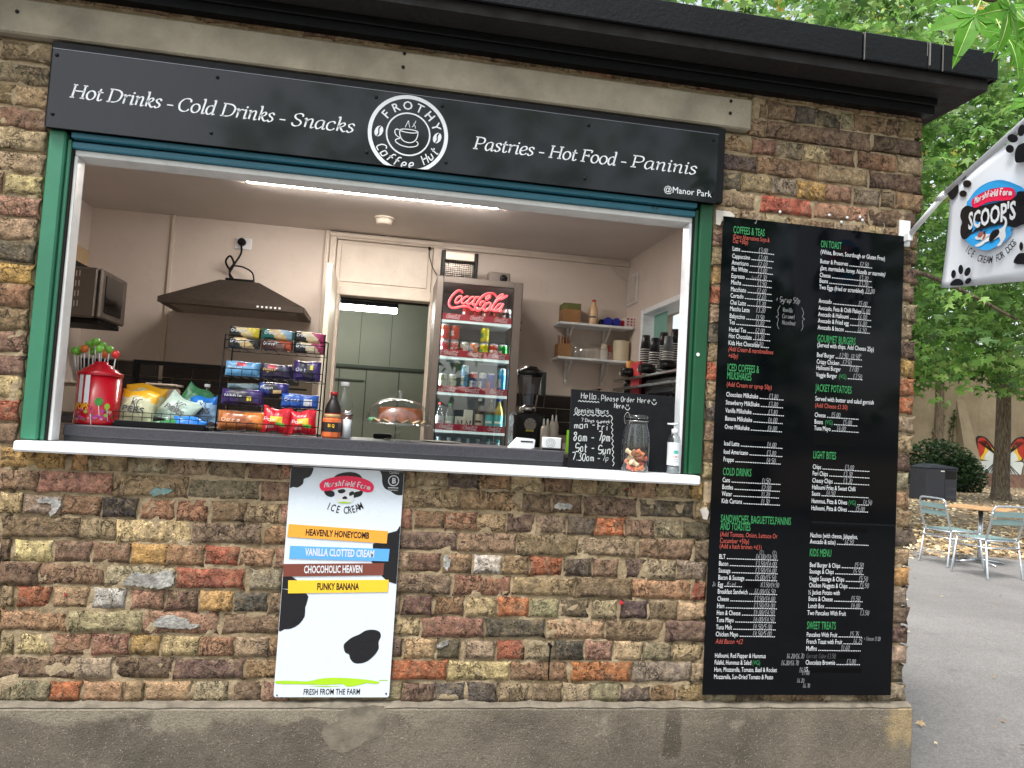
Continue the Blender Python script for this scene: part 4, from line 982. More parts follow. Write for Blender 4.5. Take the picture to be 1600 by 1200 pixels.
for j in range(NTT): q = j*(NS+1); F.append([q, q+NS+1, q+NS+1+n1, q+n1]); q += NS; F.append([q, q+n1, q+NS+1+n1, q+NS+1])
fm.add(V, F, smooth=True); fm.tube([a1+dirp*.0, end-dirp*.02], .0125, 12)
cloth = fm.build('cloth', m_flag, fl)
def fshape(mb, pts, dx, n=4, org=(1500, 270), sc=8.):
    P = [at(org[0]+x/sc, org[1]+y/sc, X=FX) for x, y in pts]
    if n > 1: P = smooth_pts(P, n, True)
    mb.poly([(FX+.006*math.sin(((A_.y-p.y))*14+1.5)-.0105-dx, p.y, p.z) for p in P])
f2 = dict(org=(1420, 180), sc=4.286)
fb = MB(); fk = MB(); fr_ = MB(); fw_ = MB(); fbr = MB()
fshape(fb, [(110, 410), (150, 330), (220, 240), (310, 170), (420, 120), (540, 95), (640, 110), (740, 150), (840, 210), (1000, 420), (700, 680), (690, 760), (610, 860), (480, 940), (380, 975), (270, 950), (160, 900), (100, 830), (200, 700)], 0)
fshape(fk, [(110, 415), (40, 470), (25, 560), (50, 620), (30, 680), (28, 770), (60, 830), (110, 825), (180, 770), (300, 715), (450, 670), (560, 655), (640, 665), (730, 690), (820, 650), (900, 640), (1080, 600), (1100, 380), (960, 260), (830, 235), (760, 245), (740, 300), (650, 345), (450, 390), (300, 420), (200, 430)], .0006)
fshape(fr_, [(180, 390), (200, 330), (300, 270), (430, 215), (570, 190), (690, 195), (735, 240), (730, 300), (680, 345), (600, 350), (480, 360), (360, 390), (280, 430), (215, 440)], .0012)
# running dog
fshape(fw_, [(230, 815), (260, 795), (330, 770), (370, 765), (440, 770), (500, 730), (560, 700), (600, 670), (615, 610), (580, 560), (585, 540), (630, 570), (640, 640), (620, 720), (625, 800), (590, 870), (560, 915), (520, 920), (560, 860), (540, 810), (470, 850), (380, 870), (310, 920), (230, 925), (250, 900), (320, 860), (310, 840), (250, 840)], .0012)
fshape(fk, [(440, 770), (480, 725), (540, 715), (548, 760), (500, 820), (440, 870), (420, 840)], .0018); fshape(fbr, [(265, 795), (290, 755), (335, 740), (340, 780), (300, 815)], .0018)
fshape(fbr, [(360, 770), (380, 765), (372, 810), (340, 845), (330, 835)], .0018, n=1); fshape(fk, [(300, 735), (310, 712), (330, 740)], .0019, n=1); fshape(fk, [(345, 760), (375, 720), (375, 755), (355, 785)], .0019, n=1)
for q in ([(640-300, 155), (0, 0)],): pass
def paw(pad, toes, **k):
    fshape(fk, pad, .0002, **k)
    for (x, y, a, b, r_) in toes: fshape(fk, [(x+a*math.cos(t)*math.cos(r_)-b*math.sin(t)*math.sin(r_), y+a*math.cos(t)*math.sin(r_)+b*math.sin(t)*math.cos(r_)) for t in [i*math.pi/5 for i in range(10)]], .0002, n=2, **k)
paw([(285, 1140), (300, 1110), (340, 1095), (370, 1110), (378, 1138), (330, 1142)], [(308, 1065, 17, 28, .1), (360, 1035, 18, 32, 0), (410, 1050, 20, 32, .5), (415, 1112, 26, 18, -.6)], **f2)
paw([(733, 290), (740, 230), (771, 195), (860, 180), (900, 260), (840, 300), (750, 322)], [(720, 158, 34, 28, .3), (702, 229, 26, 27, 0), (775, 105, 22, 40, .2)], **f2)
paw([(725, 990), (745, 940), (775, 925), (860, 930), (880, 990), (780, 1000)], [(772, 880, 12, 30, 0)], **f2)
paw([(262, 510), (310, 455), (340, 470), (342, 510), (320, 550), (292, 566)], [(368, 414, 32, 22, -.7), (405, 461, 32, 25, 0), (376, 527, 28, 22, 0)], **f2)
def seg_text(mb, s, x0, y0, x1, y1, cap, dx, hand=False, wt='h', org=(1500, 270), sc=8., w=None, curve=0):
    a = at(org[0]+x0/sc, org[1]+y0/sc, X=FX); b = at(org[0]+x1/sc, org[1]+y1/sc, X=FX); e = (b-a); L = e.length; e /= L; n = Vector((0, 0, 1))
    mf = lambda u, v: (lambda p: (FX+.006*math.sin((A_.y-p.y)*14+1.5)-.0105-dx, p.y, p.z))(a+e*u+n*(v+curve*math.sin(math.pi*u/L)))
    if hand: put_hand(mb, s, mf, cap, .7, w=w, width=L)
    else: put_text(mb, s, mf, cap, wt=wt, width=L)
seg_text(fw_, "SCOOP'S", 140, 712, 745, 575, .058, .0024)
seg_text(fw_, 'Marshfield Farm', 225, 395, 700, 290, .022, .0024, hand=True, w=.004, curve=.012)
ft = MB(); P = [at(1500+x/8, 270+y/8, X=FX-.012) for x, y in ((70, 985), (200, 1090), (330, 1125), (470, 1100), (600, 1010), (700, 890))]
arc_letters(ft, 'ICE CREAM FOR DOGS', [(1500+x/8, 270+y/8) for x, y in ((70, 985), (200, 1095), (330, 1130), (470, 1105), (600, 1010), (700, 895))], None, .024, .62, X=FX-.013)
fb.build('blue_badge', m_ski, fl); fk.build('black_print', m_pk, fl); fr_.build('name_badge', m_pr, fl); fw_.build('white_print', m_wht, fl); fbr.build('brown_print', m_brn, fl); ft.build('lettering', m_pk, fl)
# ------------------------------------------------------------------ lamps the photograph shows
def lamp_mat(name, col, s):
    t = NT(name); t.set('Base Color', col); t.set('Emission Color', col); t.set('Emission Strength', s); return t.m
l = thing('strip_light', 'long warm strip light on the kiosk ceiling behind the hatch', 'ceiling light', (1.33, 1.93, 2.355))
a, b = at(382, 279, Z=2.352), at(780, 325, Z=2.352)
MB().bevbox(a.x, b.x, 1.895, 1.938, 2.347, 2.3545, .002).build('housing', m_white, l)
MB().bevbox(a.x+.01, b.x-.01, 1.912, 1.936, 2.3425, 2.3465, .001).build('diffuser', lamp_mat('warm_led', (1., .91, .83, 1), 190), l)
l = thing('fluorescent_lamp', 'bright tube lamp in the grey green back room', 'lamp', (1.25, 4.2, 1.95))
pa, pb = at(527, 476, Y=4.2), at(622, 486, Y=4.2)
MB().bevbox(pa.x-.5, pb.x, 4.19, 4.25, pa.z+.012, pa.z+.05, .004).build('housing', m_black, l)
MB().bevbox(pa.x-.5, pb.x-.01, 4.18, 4.24, pa.z-.035, pa.z+.011, .008).build('tube_cover', lamp_mat('cool_tube', (1., 1., .92, 1), 18), l)
# ------------------------------------------------------------------ wall tiles
m_tile = M('dark_glazed_tile', C(40, 34, 33), .22, var=.2, vs=3); m_grout = M('pale_grout', C(150, 140, 124), .9, var=.05)
tb = MB().box(-.638, .95, 2.992, 2.9995, .9, 1.30).build('tile_backing', m_grout, kiosk); tb2 = MB().box(2.40, 3.298, 2.992, 2.9995, .9, 1.26).build('tile_backing', m_grout, kiosk)
TM = None
def tile(x, z):
    global TM
    if TM is None:
        TM = MB().bevbox(-.121, .121, -.006, 0, -.047, .047, .002).build('wall_tile', m_tile, tb, world=False); o = TM
    else: o = TM.copy(); COL.objects.link(o)
    o.location = Vector((x, 2.9915, z+.42)); return o
for r_ in range(3):
    for i in range(6):
        x = -.50+i*.247+(.12 if r_ % 2 else 0)
        if x < .83: tile(x, 1.245-r_*.1)
    for i in range(4):
        x = 2.55+i*.247+(.1 if r_ % 2 else 0)
        if x < 3.2: tile(x, 1.205-r_*.1)
# dark steel rack over the back counter
rk = MB(); z0 = at(260, 568, Y=2.6).z; xa, xb = at(210, 565, Y=2.6).x, .95
rk.box(xa, xb, 2.58, 2.62, z0-.015, z0+.012).box(xa, xa+.03, 2.58, 2.62, .95, z0-.015).box(xa+.031, xb, 2.59, 2.61, z0-.12, z0-.108)
tag(rk.build('steel_rack', m_black), 'black steel rack in front of the dark tiles behind the snacks', 'rack')
m_steel = M('brushed_steel', C(150, 142, 134), .3, .9, var=.1, vs=30)
cn = thing('back_counter', 'dark worktop and cupboards along the back wall left of the doorway', 'counter', (.1, 2.7, 0))
MB().bevbox(-.63, .94, 2.35, 2.985, .86, .90, .004).build('counter_top', m_work, cn); MB().bevbox(-.63, .94, 2.40, 2.985, .01, .858, .004).build('cupboard', m_steel, cn)
cn = thing('front_counter', 'cupboards carrying the worktop just inside the hatch', 'counter', (1.3, .4, 0))
MB().bevbox(.40, 2.14, .27, .60, .01, .84, .004).build('cupboard', m_plaster, cn)
# covered tubs on the back counter seen under the rack
m_tub = M('milky_plastic', C(170, 160, 146), .4, var=.1)
for px, w_, h_, lb in ((250, .17, .22, 'clear lidded tub on the back counter behind the crisp packets'), (100, .2, .2, 'bag of rolls on the back counter behind the lollipop tin')):
    p = at(px, 640, Y=2.5); t = thing('food_tub', lb, 'tub', (p.x, 2.55, .90)); x = p.x
    MB().bevbox(x-w_/2, x+w_/2, 2.48, 2.64, .901, .90+h_, .02).build('tub_body', m_tub, t); MB().bevbox(x-w_/2-.01, x+w_/2+.01, 2.47, 2.65, .901+h_, .915+h_, .004).build('lid', m_trim, t)
# ------------------------------------------------------------------ cooker hood, socket, cable
m_hood = M('hood_steel', C(88, 80, 74), .38, .75, var=.15, vs=12)
hd = thing('cooker_hood', 'dark steel chimney hood fixed on the back wall above the counter', 'cooker hood', (.44, 3.0, 1.66))
x0, x1, zb, zt = -.02, .905, 1.665, 1.885
MB().add([(x0, 2.5, zb), (x1, 2.5, zb), (x1, 2.998, zb), (x0, 2.998, zb), (x0, 2.5, zb+.035), (x1, 2.5, zb+.035), (x1, 2.998, zb+.035), (x0, 2.998, zb+.035), (.30, 2.76, zt), (.56, 2.76, zt), (.56, 2.998, zt), (.30, 2.998, zt)],
         [(3, 2, 1, 0), (0, 1, 5, 4), (1, 2, 6, 5), (2, 3, 7, 6), (3, 0, 4, 7), (4, 5, 9, 8), (5, 6, 10, 9), (7, 4, 8, 11), (6, 7, 11, 10), (8, 9, 10, 11)]).build('canopy', m_hood, hd)
MB().box(.05, .84, 2.55, 2.95, zb-.006, zb-.001).build('filter_panel', m_steel, hd)
for i in range(6):
    x = .60+i*.028; MB().box(x, x+.012, 2.4955, 2.499, zb+.012, zb+.024).build('button', m_white, hd)
MB().bevbox(.33, .52, 2.78, 2.9, zt+.001, zt+.02, .003).build('cable_box', m_black, hd)
sk = thing('wall_socket', 'white wall socket with black plug above the cooker hood', 'socket', (.39, 3.0, 2.16))
MB().bevbox(.335, .450, 2.988, 2.9995, 2.155, 2.24, .004).build('face_plate', m_white, sk)
pg = MB().lathe([(.028, 0), (.028, .03), (.016, .04)], n=12, M4=Matrix.Translation((.385, 2.987, 2.205)) @ Matrix.Rotation(R(90), 4, 'X')).build('plug', m_black, sk)
A = at(378, 385, Y=2.95)
MB().tube(smooth_pts([(.385, 2.955, 2.185), (.39, 2.95, 2.12), (.36, 2.94, 2.05), (.33, 2.93, 1.99), (.30, 2.9, 2.04), (.33, 2.89, 2.08), (.36, 2.88, 2.02), (.34, 2.86, 1.95), (.36, 2.85, 1.90)], 6), .007, 6).tube(smooth_pts([(.35, 2.93, 2.02), (.42, 2.9, 2.01), (.49, 2.88, 1.97), (.51, 2.86, 1.89)], 6), .006, 6).tube(smooth_pts([(.36, 2.93, 2.05), (.33, 2.9, 1.97), (.38, 2.87, 1.9)], 5), .006, 6).build('cable', m_black, sk)
# ------------------------------------------------------------------ microwave on a bracket
mw = thing('microwave_oven', 'grey microwave oven on a wall bracket at the left of the kiosk', 'microwave', (-.43, 2.4, 1.485))
m_mw = M('microwave_case', C(96, 88, 82), .45, .3, var=.08)
MB().bevbox(-.63, -.262, 2.14, 2.60, 1.487, 1.79, .012).build('case', m_mw, mw)
MB().bevbox(-.261, -.235, 2.145, 2.595, 1.49, 1.787, .010).build('door', m_mw, mw)
MB().bevbox(-.234, -.229, 2.20, 2.50, 1.53, 1.755, .004).build('door_glass', M('dark_glass', C(14, 13, 14), .1, var=0), mw)
m_slot = M('vent_slot', C(190, 182, 172), .6, var=0)
for i in range(2):
    for j in range(4):
        v = MB()
        for k in range(3): v.add([(-.50+i*.10+k*.018+q, 2.1385, 1.545+j*.06+s_+k*.003) for q, s_ in ((0, 0), (.006, 0), (.006, .034), (0, .034))], [[0, 1, 2, 3]])
        tag(v.build('vent', m_slot, mw), kind='stuff')
br = MB().bevbox(-.638, -.25, 2.18, 2.55, 1.455, 1.484, .003).box(-.638, -.62, 2.2, 2.53, 1.2, 1.4545)
tag(br.build('microwave_bracket', m_black), 'black wall bracket holding up the microwave', 'bracket')
tag(MB().bevbox(-.638, -.45, 2.2, 2.5, 1.84, 1.95, .006).build('cardboard_box', M('tan_card', C(170, 146, 110), .8, var=.08)), 'small tan box above the microwave by the hatch edge', 'box')
tag(MB().bevbox(-.638, -.42, 2.15, 2.55, 1.80, 1.838, .003).build('wall_shelf', m_black), 'narrow shelf right above the microwave', 'shelf')
# smoke alarm, wires
sa = thing('smoke_alarm', 'round cream smoke alarm on the kiosk ceiling', 'smoke alarm', (1.387, 2.47, 2.355))
MB().lathe([(.066, -.012), (.066, 0)], 1.387, 2.47, 2.3545, 24).build('base', m_trim, sa); MB().lathe([(.03, -.048), (.052, -.045), (.058, -.0125)], 1.387, 2.47, 2.3545, 24).build('cover', m_trim, sa)
def px3(l, Y): return [at(a, b, Y=Y) for a, b in l]
tag(MB().tube(smooth_pts(px3([(596, 363), (606, 368), (620, 375), (645, 381), (672, 384), (690, 388), (697, 391)], 2.95)), .003, 5).build('alarm_wire', m_trim), 'thin pale wire looped along the ceiling edge', 'wire')
tag(MB().tube(smooth_pts(px3([(671, 388), (671, 400), (676, 418), (683, 430)], 2.93)), .0035, 5).lathe([(.01, 0), (.01, .02)], *at(671, 390, Y=2.93), 8).build('hanging_wire', m_black), 'black wire hanging down beside the fridge top', 'wire')
tag(MB().tube(smooth_pts(px3([(944, 403), (955, 415), (968, 432), (985, 441)], 2.96)), .003, 5).build('pale_wire', m_trim), 'pale wire running to the wall vent', 'wire')
vg_ = thing('wall_vent', 'white louvred vent on the right inner wall', 'vent', (3.29, 2.88, 2.0))
MB().bevbox(3.286, 3.2995, 2.75, 3.0-.012, 1.985, 2.22, .003).build('frame', m_lining, vg_)
for j in range(9): MB().box(3.280, 3.2855, 2.775, 2.96, 2.0+j*.023, 2.011+j*.023).build('slat', m_trim, vg_)
# ------------------------------------------------------------------ drinks fridge
m_fr = M('fridge_grey', C(116, 108, 102), .42, .35, var=.05); m_fin = M('fridge_liner', C(70, 74, 76), .6, var=.05)
FZ, FY = .03, 2.5
fg = thing('drinks_fridge', 'tall grey glass door drinks fridge with red neon lettering', 'fridge', (2.09, 2.75, 0))
fb = MB(); fb.bevbox(1.775, 1.81, FY+.03, 2.96, FZ, 2.0, .004).bevbox(2.335, 2.37, FY+.03, 2.96, FZ, 2.0, .004).box(1.81, 2.335, 2.93, 2.955, FZ, 1.985).box(1.81, 2.335, FY+.03, 2.93, 1.965, 1.998).box(1.81, 2.335, FY+.03, 2.93, FZ, .2)
fb.build('cabinet', m_fr, fg)
MB().box(1.811, 2.334, 2.918, 2.929, .2, 1.964).build('back_liner', m_fin, fg)
dr = MB(); dr.bevbox(1.772, 1.818, FY-.02, FY+.029, FZ, 2.0, .005).bevbox(2.310, 2.372, FY-.02, FY+.029, FZ, 2.0, .005).bevbox(1.818, 2.310, FY-.02, FY+.029, 1.955, 2.0, .004).bevbox(1.818, 2.31, FY-.02, FY+.029, FZ, .15, .004)
dro = dr.build('door_frame', m_fr, fg)
MB().box(1.818, 1.823, FY-.022, FY-.0195, .15, 1.955).box(1.818, 2.31, FY-.022, FY-.0195, 1.950, 1.955).box(2.3045, 2.31, FY-.022, FY-.0195, .15, 1.9495).build('gasket', m_black, dro)
MB().box(1.8235, 2.304, FY-.012, FY-.006, .151, 1.9495).build('door_glass', thin_glass('fridge_glass', (.93, .96, .95, 1), 2.2, .01, .03), dro)
m_strip = M('price_strip_red', C(168, 40, 62), .4, var=.05); m_sh = lamp_mat('glowing_shelf_edge', C(200, 214, 214), .35); m_shelf = M('wire_shelf_white', C(180, 184, 184), .5)  # shelf edge material emits a faint glow of its own
m_led = lamp_mat('fridge_led', (.85, .95, 1, 1), 18)
MB().box(1.813, 1.822, FY+.06, FY+.07, .2, 1.95).box(2.3235, 2.333, FY+.06, FY+.07, .2, 1.95).build('light_bar', m_led, fg)
COCA = [[(440, 240), (400, 190), (330, 200), (230, 290), (165, 400), (160, 490), (220, 545), (330, 540), (440, 515), (560, 530), (660, 600)],
        [(400, 300), (330, 340), (290, 410), (300, 450), (350, 440), (420, 370), (420, 310), (400, 300)], [(560, 310), (490, 330), (430, 400), (425, 450), (470, 460), (550, 400)],
        [(680, 320), (610, 340), (545, 420), (540, 480), (590, 470), (680, 390), (720, 320), (660, 430), (650, 490), (700, 470)], [(730, 335), (790, 318)],
        [(1150, 320), (1080, 250), (980, 245), (860, 300), (760, 420), (700, 540), (740, 600), (820, 580), (900, 470), (890, 420), (830, 430), (800, 500)], [(1000, 290), (930, 340), (940, 380), (1010, 330), (1010, 280)],
        [(1000, 440), (930, 470), (880, 550), (890, 600), (940, 600), (1010, 530), (1030, 460), (1000, 440)], [(1040, 600), (1060, 520), (1180, 380), (1290, 290), (1270, 270), (1200, 310), (1100, 460), (1050, 590), (1100, 600)],
        [(1250, 460), (1180, 490), (1110, 580), (1120, 620), (1170, 600), (1250, 520), (1290, 460), (1230, 580), (1220, 630), (1260, 600)], [(1150, 320), (1220, 370), (1300, 340), (1370, 290)]]
m_neon = lamp_mat('red_neon', (1., .07, .09, 1), .9); m_neon2 = lamp_mat('pink_neon_edge', (1., .25, .24, 1), 1.4)
NY = FY+.045
nm = MB(); nn = MB()
for i, st in enumerate(COCA):
    P = smooth_pts([at(690+x/13.333, 440+y/13.333, Y=NY) for x, y in st], 4)
    nm.tube(P, .0078 if i in (0, 5) else .0062, 6)
    nn.tube([p+Vector((-.0045, -.004, .004)) for p in P], .0022, 5)
nm.build('neon_lettering', m_neon, fg); nn.build('neon_edge', m_neon2, fg)
SH = [(1.700, 1.752), (1.446, 1.500), (1.196, 1.250), (.937, .990), (.62, .66)]
def script_logo(mb, x, z, w_, Y):
    s_ = w_/1230.
    for st in COCA:
        ribbon(mb, [(x+(px-150)*s_, z-(py-400)*s_) for px, py in st], lambda u, v: (u, Y, v), w_*.035, n=3)
for z, zt in SH[:4]:
    sh = MB().box(1.824, 2.322, FY+.05, 2.90, z-.004, z+.006).build('shelf', m_shelf, fg)
    MB().bevbox(1.822, 2.322, FY+.035, FY+.049, z-.010, z+.008, .002).build('shelf_edge', m_sh, sh)
    MB().bevbox(1.822, 2.322, FY+.030, FY+.034, z+.009, zt, .001).build('price_strip', m_strip, sh)
    lt = MB()
    for x in (1.855, 2.02, 2.19): script_logo(lt, x, (z+zt)/2+.006, .10, FY+.0292)
    lt.build('script_lettering', m_pink if False else M('pale_print', C(225, 190, 196), .5, var=0), sh)
# cans and bottles
m_can = M('printed_can', rough=.3, metal=.55, var=.03, attr=True); m_lbl = M('printed_label', rough=.42, var=.03, attr=True)
def can(x, z, cols, h=.115, r_=.031, Y=FY+.085, name='drinks can', label='', group=None):
    a, b, c3 = cols
    def cf(u, v):
        t = v/h
        if t < .06 or t > .93: return C(190, 190, 190)
        if .3 < t < .62 and math.sin(u*math.pi*2*2+1.) > -.2: return c3
        return b if t > .72 else a
    o = MB().lathe([(r_*.78, 0), (r_, .007), (r_, h*.3), (r_, h*.45), (r_, h*.6), (r_, h*.74), (r_, h-.012), (r_*.8, h-.001), (r_*.76, h-.003)], n=16, colf=cf).build('drinks_can', m_can)
    o.location = (x, Y, z); return tag(o, label, 'can', group)
m_clear = thin_glass('clear_plastic', (.95, .97, .97, 1), 1.3, .05, .03)
CW, CK = C(220, 218, 214), C(28, 28, 32)
SZ = 0
def shx(px, Y=FY+.085): return at(px, 560, Y=Y).x
cxs = lambda zx, sc=4.139, ox=660: ox+zx/sc
zsh = SH[0][0]+.0065
for zx, cs, lb in ((285, (C(170, 30, 40), C(150, 24, 34), CW), 'red can, leftmost on the top fridge shelf'), (350, (C(150, 28, 36), CW, C(180, 40, 40)), 'red and white can, second on the top fridge shelf'), (415, (C(160, 40, 50), C(190, 160, 150), CW), 'dull red can in the middle of the top fridge shelf'), (478, (C(120, 70, 60), CW, C(180, 60, 50)), 'brown red can, fourth on the top fridge shelf'), (545, (CK, C(200, 200, 205), CW), 'black and white can, rightmost on the top fridge shelf')):
    can(at(cxs(zx), 490, Y=FY+.085).x, zsh, cs, label=lb, group='cans in the drinks fridge')
zsh = SH[1][0]+.0065
r2 = ((140, (C(190, 60, 80), C(200, 110, 120), CW), 'pink can, leftmost on the second fridge shelf', 1, 'red can stacked on the leftmost pink can'), (205, (C(186, 70, 88), C(200, 120, 128), CW), 'pink can, second on the second fridge shelf', 1, 'orange red can stacked on the second pink can'), (270, (C(214, 206, 204), CW, C(190, 40, 50)), 'white can with red mark beside the pink cans', 0, ''),
      (333, (C(206, 92, 28), C(220, 110, 30), C(24, 40, 110)), 'orange can with dark blue badge on the second fridge shelf', 0, ''), (398, (C(220, 206, 30), C(232, 220, 50), C(90, 140, 40)), 'yellow can on the second fridge shelf carrying another', 1, 'bright yellow can stacked on the other yellow can'),
      (460, (C(190, 46, 46), C(200, 60, 60), CW), 'red can right of the yellow pair', 0, ''), (520, (C(40, 140, 60), C(60, 170, 80), CW), 'green can, rightmost on the second fridge shelf', 0, ''))
for zx, cs, lb, st, lb2 in r2:
    x = at(cxs(zx), 548, Y=FY+.085).x; can(x, zsh, cs, label=lb, group='cans in the drinks fridge')
    if st: can(x, zsh+.1155, cs if zx == 398 else (C(196, 52, 40), C(206, 90, 60), CW), label=lb2, group='cans in the drinks fridge')
zsh = SH[2][0]+.0065
for zx, cs, h, lb in ((125, (C(120, 126, 84), C(160, 164, 130), CW), .135, 'olive silver can, leftmost on the third fridge shelf'), (190, (C(130, 134, 100), C(170, 172, 150), C(90, 110, 60)), .135, 'grey green can, second on the third fridge shelf'), (268, (C(90, 140, 180), C(150, 190, 214), CW), .205, 'tall pale blue can standing above its neighbours on the third shelf'), (327, (C(36, 44, 110), C(180, 40, 50), C(190, 194, 204)), .158, 'blue and red slim can on the third fridge shelf'),
                      (385, (C(40, 60, 130), C(196, 200, 210), C(196, 200, 210)), .158, 'blue and silver slim can on the third fridge shelf'), (440, (C(30, 44, 150), C(40, 60, 170), C(200, 60, 60)), .158, 'royal blue slim can on the third fridge shelf'), (508, (C(70, 150, 206), C(120, 190, 226), CW), .20, 'tall light blue can, rightmost on the third fridge shelf')):
    can(at(cxs(zx), 610, Y=FY+.085).x, zsh, cs, h, .027, label=lb, group='cans in the drinks fridge')
def bottle(x, z, h, r_, cap, body, label='', group=None, Y=FY+.085, neck=.38, bandc=None, name='drinks_bottle', cat='bottle', fill=None, n=16, liquid=None):
    t = thing(name, label, cat, (x, Y, z), group)
    zs = h*(1-neck)
    MB().lathe([(r_*.85, 0), (r_, .006), (r_, zs*.25), (r_, zs*.92), (r_*.97, zs), (r_*.84, zs+h*neck*.22), (r_*.58, zs+h*neck*.45), (r_*.40, zs+h*neck*.62), (r_*.38, h*.93)], n=n, col=body).build('bottle_body', m_lbl if fill else m_clear, t, world=False)
    MB().lathe([(r_*.44, h*.925), (r_*.46, h*.94), (r_*.46, h*.995), (r_*.3, h)], n=n, col=cap).build('cap', m_lbl, t, world=False)
    if bandc: MB().lathe([(r_*1.02, zs*.2), (r_*1.02, zs*.45), (r_*1.02, zs*.55), (r_*1.02, zs*.85)], n=n, caps=False, colf=lambda u, v: bandc[0] if abs(v-zs*.5) > .012 or math.sin(u*12) < 0 else bandc[1]).build('wrap_label', m_lbl, t, world=False)
    if liquid: MB().lathe([(r_*.8, .004), (r_*.95, .01), (r_*.95, zs*liquid[1])], n=n, col=liquid[0]).build('drink', m_lbl, t, world=False)
    return t
zsh = SH[3][0]+.0065
for zx, h, capc, bc, lb, fill, body, liq in ((108, .19, C(200, 40, 40), (C(170, 180, 180), C(120, 130, 130)), 'clear bottle with red cap on the fourth fridge shelf', None, None, None), (170, .19, C(30, 130, 60), (C(150, 170, 160), C(220, 225, 220)), 'clear bottle with green cap on the fourth fridge shelf', None, None, None),
                                             (362, .235, C(225, 225, 225), (C(190, 180, 160), C(70, 50, 40)), 'patterned bottle with white cap on the fourth fridge shelf', 1, C(60, 40, 34), None), (430, .235, C(120, 140, 150), (C(90, 176, 176), C(230, 236, 230)), 'teal labelled bottle with grey cap on the fourth fridge shelf', 1, C(90, 80, 60), None), (487, .24, C(30, 60, 160), (C(96, 186, 186), C(240, 236, 220)), 'teal labelled bottle with blue cap, rightmost on the fourth shelf', 1, C(170, 150, 70), None)):
    bottle(at(cxs(zx), 668, Y=FY+.085).x, zsh, h, .030, capc, body, lb, 'bottles in the drinks fridge', bandc=bc, fill=fill)
for zx, lb in ((235, 'white carton, left of the pair on the fourth fridge shelf'), (290, 'taller white carton beside the patterned bottle')):
    x = at(cxs(zx), 668, Y=FY+.085).x; t = thing('drink_carton', lb, 'carton', (x, FY+.085, zsh), 'cartons in the drinks fridge'); hh = .10 if zx == 235 else .15
    MB().bevbox(-.03, .03, -.025, .025, 0, hh, .002, col=C(206, 202, 190)).build('carton_body', m_lbl, t, world=False)
    mb = MB(); ribbon(mb, [(-.016, .02), (-.014, .075), (.012, .02), (.016, .075)], lambda u, v: (u, -.0262, v), .012, sharp=True); mb.build('print', M('dark_print', C(50, 56, 50), .5, var=0), t, world=False)
names = ('first', 'second', 'third', 'fourth', 'fifth', 'sixth', 'rightmost')
for i, zx in enumerate((100, 167, 230, 290, 355, 422, 485)):
    bottle(at(cxs(zx), 700, Y=FY+.085).x, .6265, .27, .030, C(140, 156, 160) if i < 5 else C(50, 120, 120), C(150, 165, 170), 'water bottle with grey cap on the lowest fridge shelf, %s from the left' % names[i] if i < 6 else 'water bottle with teal cap, rightmost on the lowest fridge shelf', 'water bottles in the drinks fridge', fill=1)
MB().box(1.824, 2.322, FY+.05, 2.90, .615, .626).build('shelf', m_shelf, fg)
# on top of the fridge: insect killer and small speaker
fk_ = thing('insect_killer', 'insect killer lamp with wire guard on top of the fridge', 'insect killer', (1.93, 2.7, 2.0))
p, q = at(691, 392, Y=2.6), at(748, 400, Y=2.6); zt = q.z
MB().bevbox(p.x, p.x+.028, 2.6, 2.68, 2.001, p.z+.01, .004).bevbox(q.x-.028, q.x, 2.6, 2.68, 2.001, p.z+.005, .004).build('end_cap', m_black, fk_)
MB().bevbox(p.x+.0285, q.x-.0285, 2.6, 2.68, p.z-.055, p.z, .004).build('top_housing', m_trim, fk_)
MB().box(p.x+.0285, q.x-.0285, 2.61, 2.67, 2.001, 2.02).box(p.x+.03, q.x-.03, 2.655, 2.66, 2.02, p.z-.056).build('back_plate', m_steel, fk_)
gb = MB()
for i in range(13): x = p.x+.035+(q.x-p.x-.07)*i/12; gb.tube([(x, 2.605, 2.02), (x, 2.605, p.z-.056)], .0018, 4)
for i in range(9): z = 2.03+i*(p.z-.09-2.0)/8; gb.tube([(p.x+.03, 2.6045, z), (q.x-.03, 2.6045, z)], .0018, 4)
tag(gb.build('wire_guard', m_black, fk_), kind='stuff')
sp = thing('small_speaker', 'small grey speaker on top of the fridge at its right', 'speaker', (2.2, 2.65, 2.0)); p, q = at(764, 424, Y=2.6), at(797, 440, Y=2.6)
MB().bevbox(p.x, q.x, 2.6, 2.7, 2.001, p.z, .006).build('speaker_case', m_fr, sp)
MB().lathe([(.028, 0), (.02, .004), (.008, .006)], n=16, M4=Matrix.Translation(((p.x+q.x)/2+.03, 2.599, (2.0+p.z)/2)) @ Matrix.Rotation(R(90), 4, 'X')).build('cone', m_black, sp)
for j, (a, b) in enumerate(((814, 493), (814, 504), (813, 516))):
    p = at(a, b, Y=2.998); MB().lathe([(.009, 0), (.008, .004)], n=8, M4=Matrix.Translation((p.x, 2.9995, p.z)) @ Matrix.Rotation(R(90), 4, 'X')).build('wall_screw', m_black, kiosk)
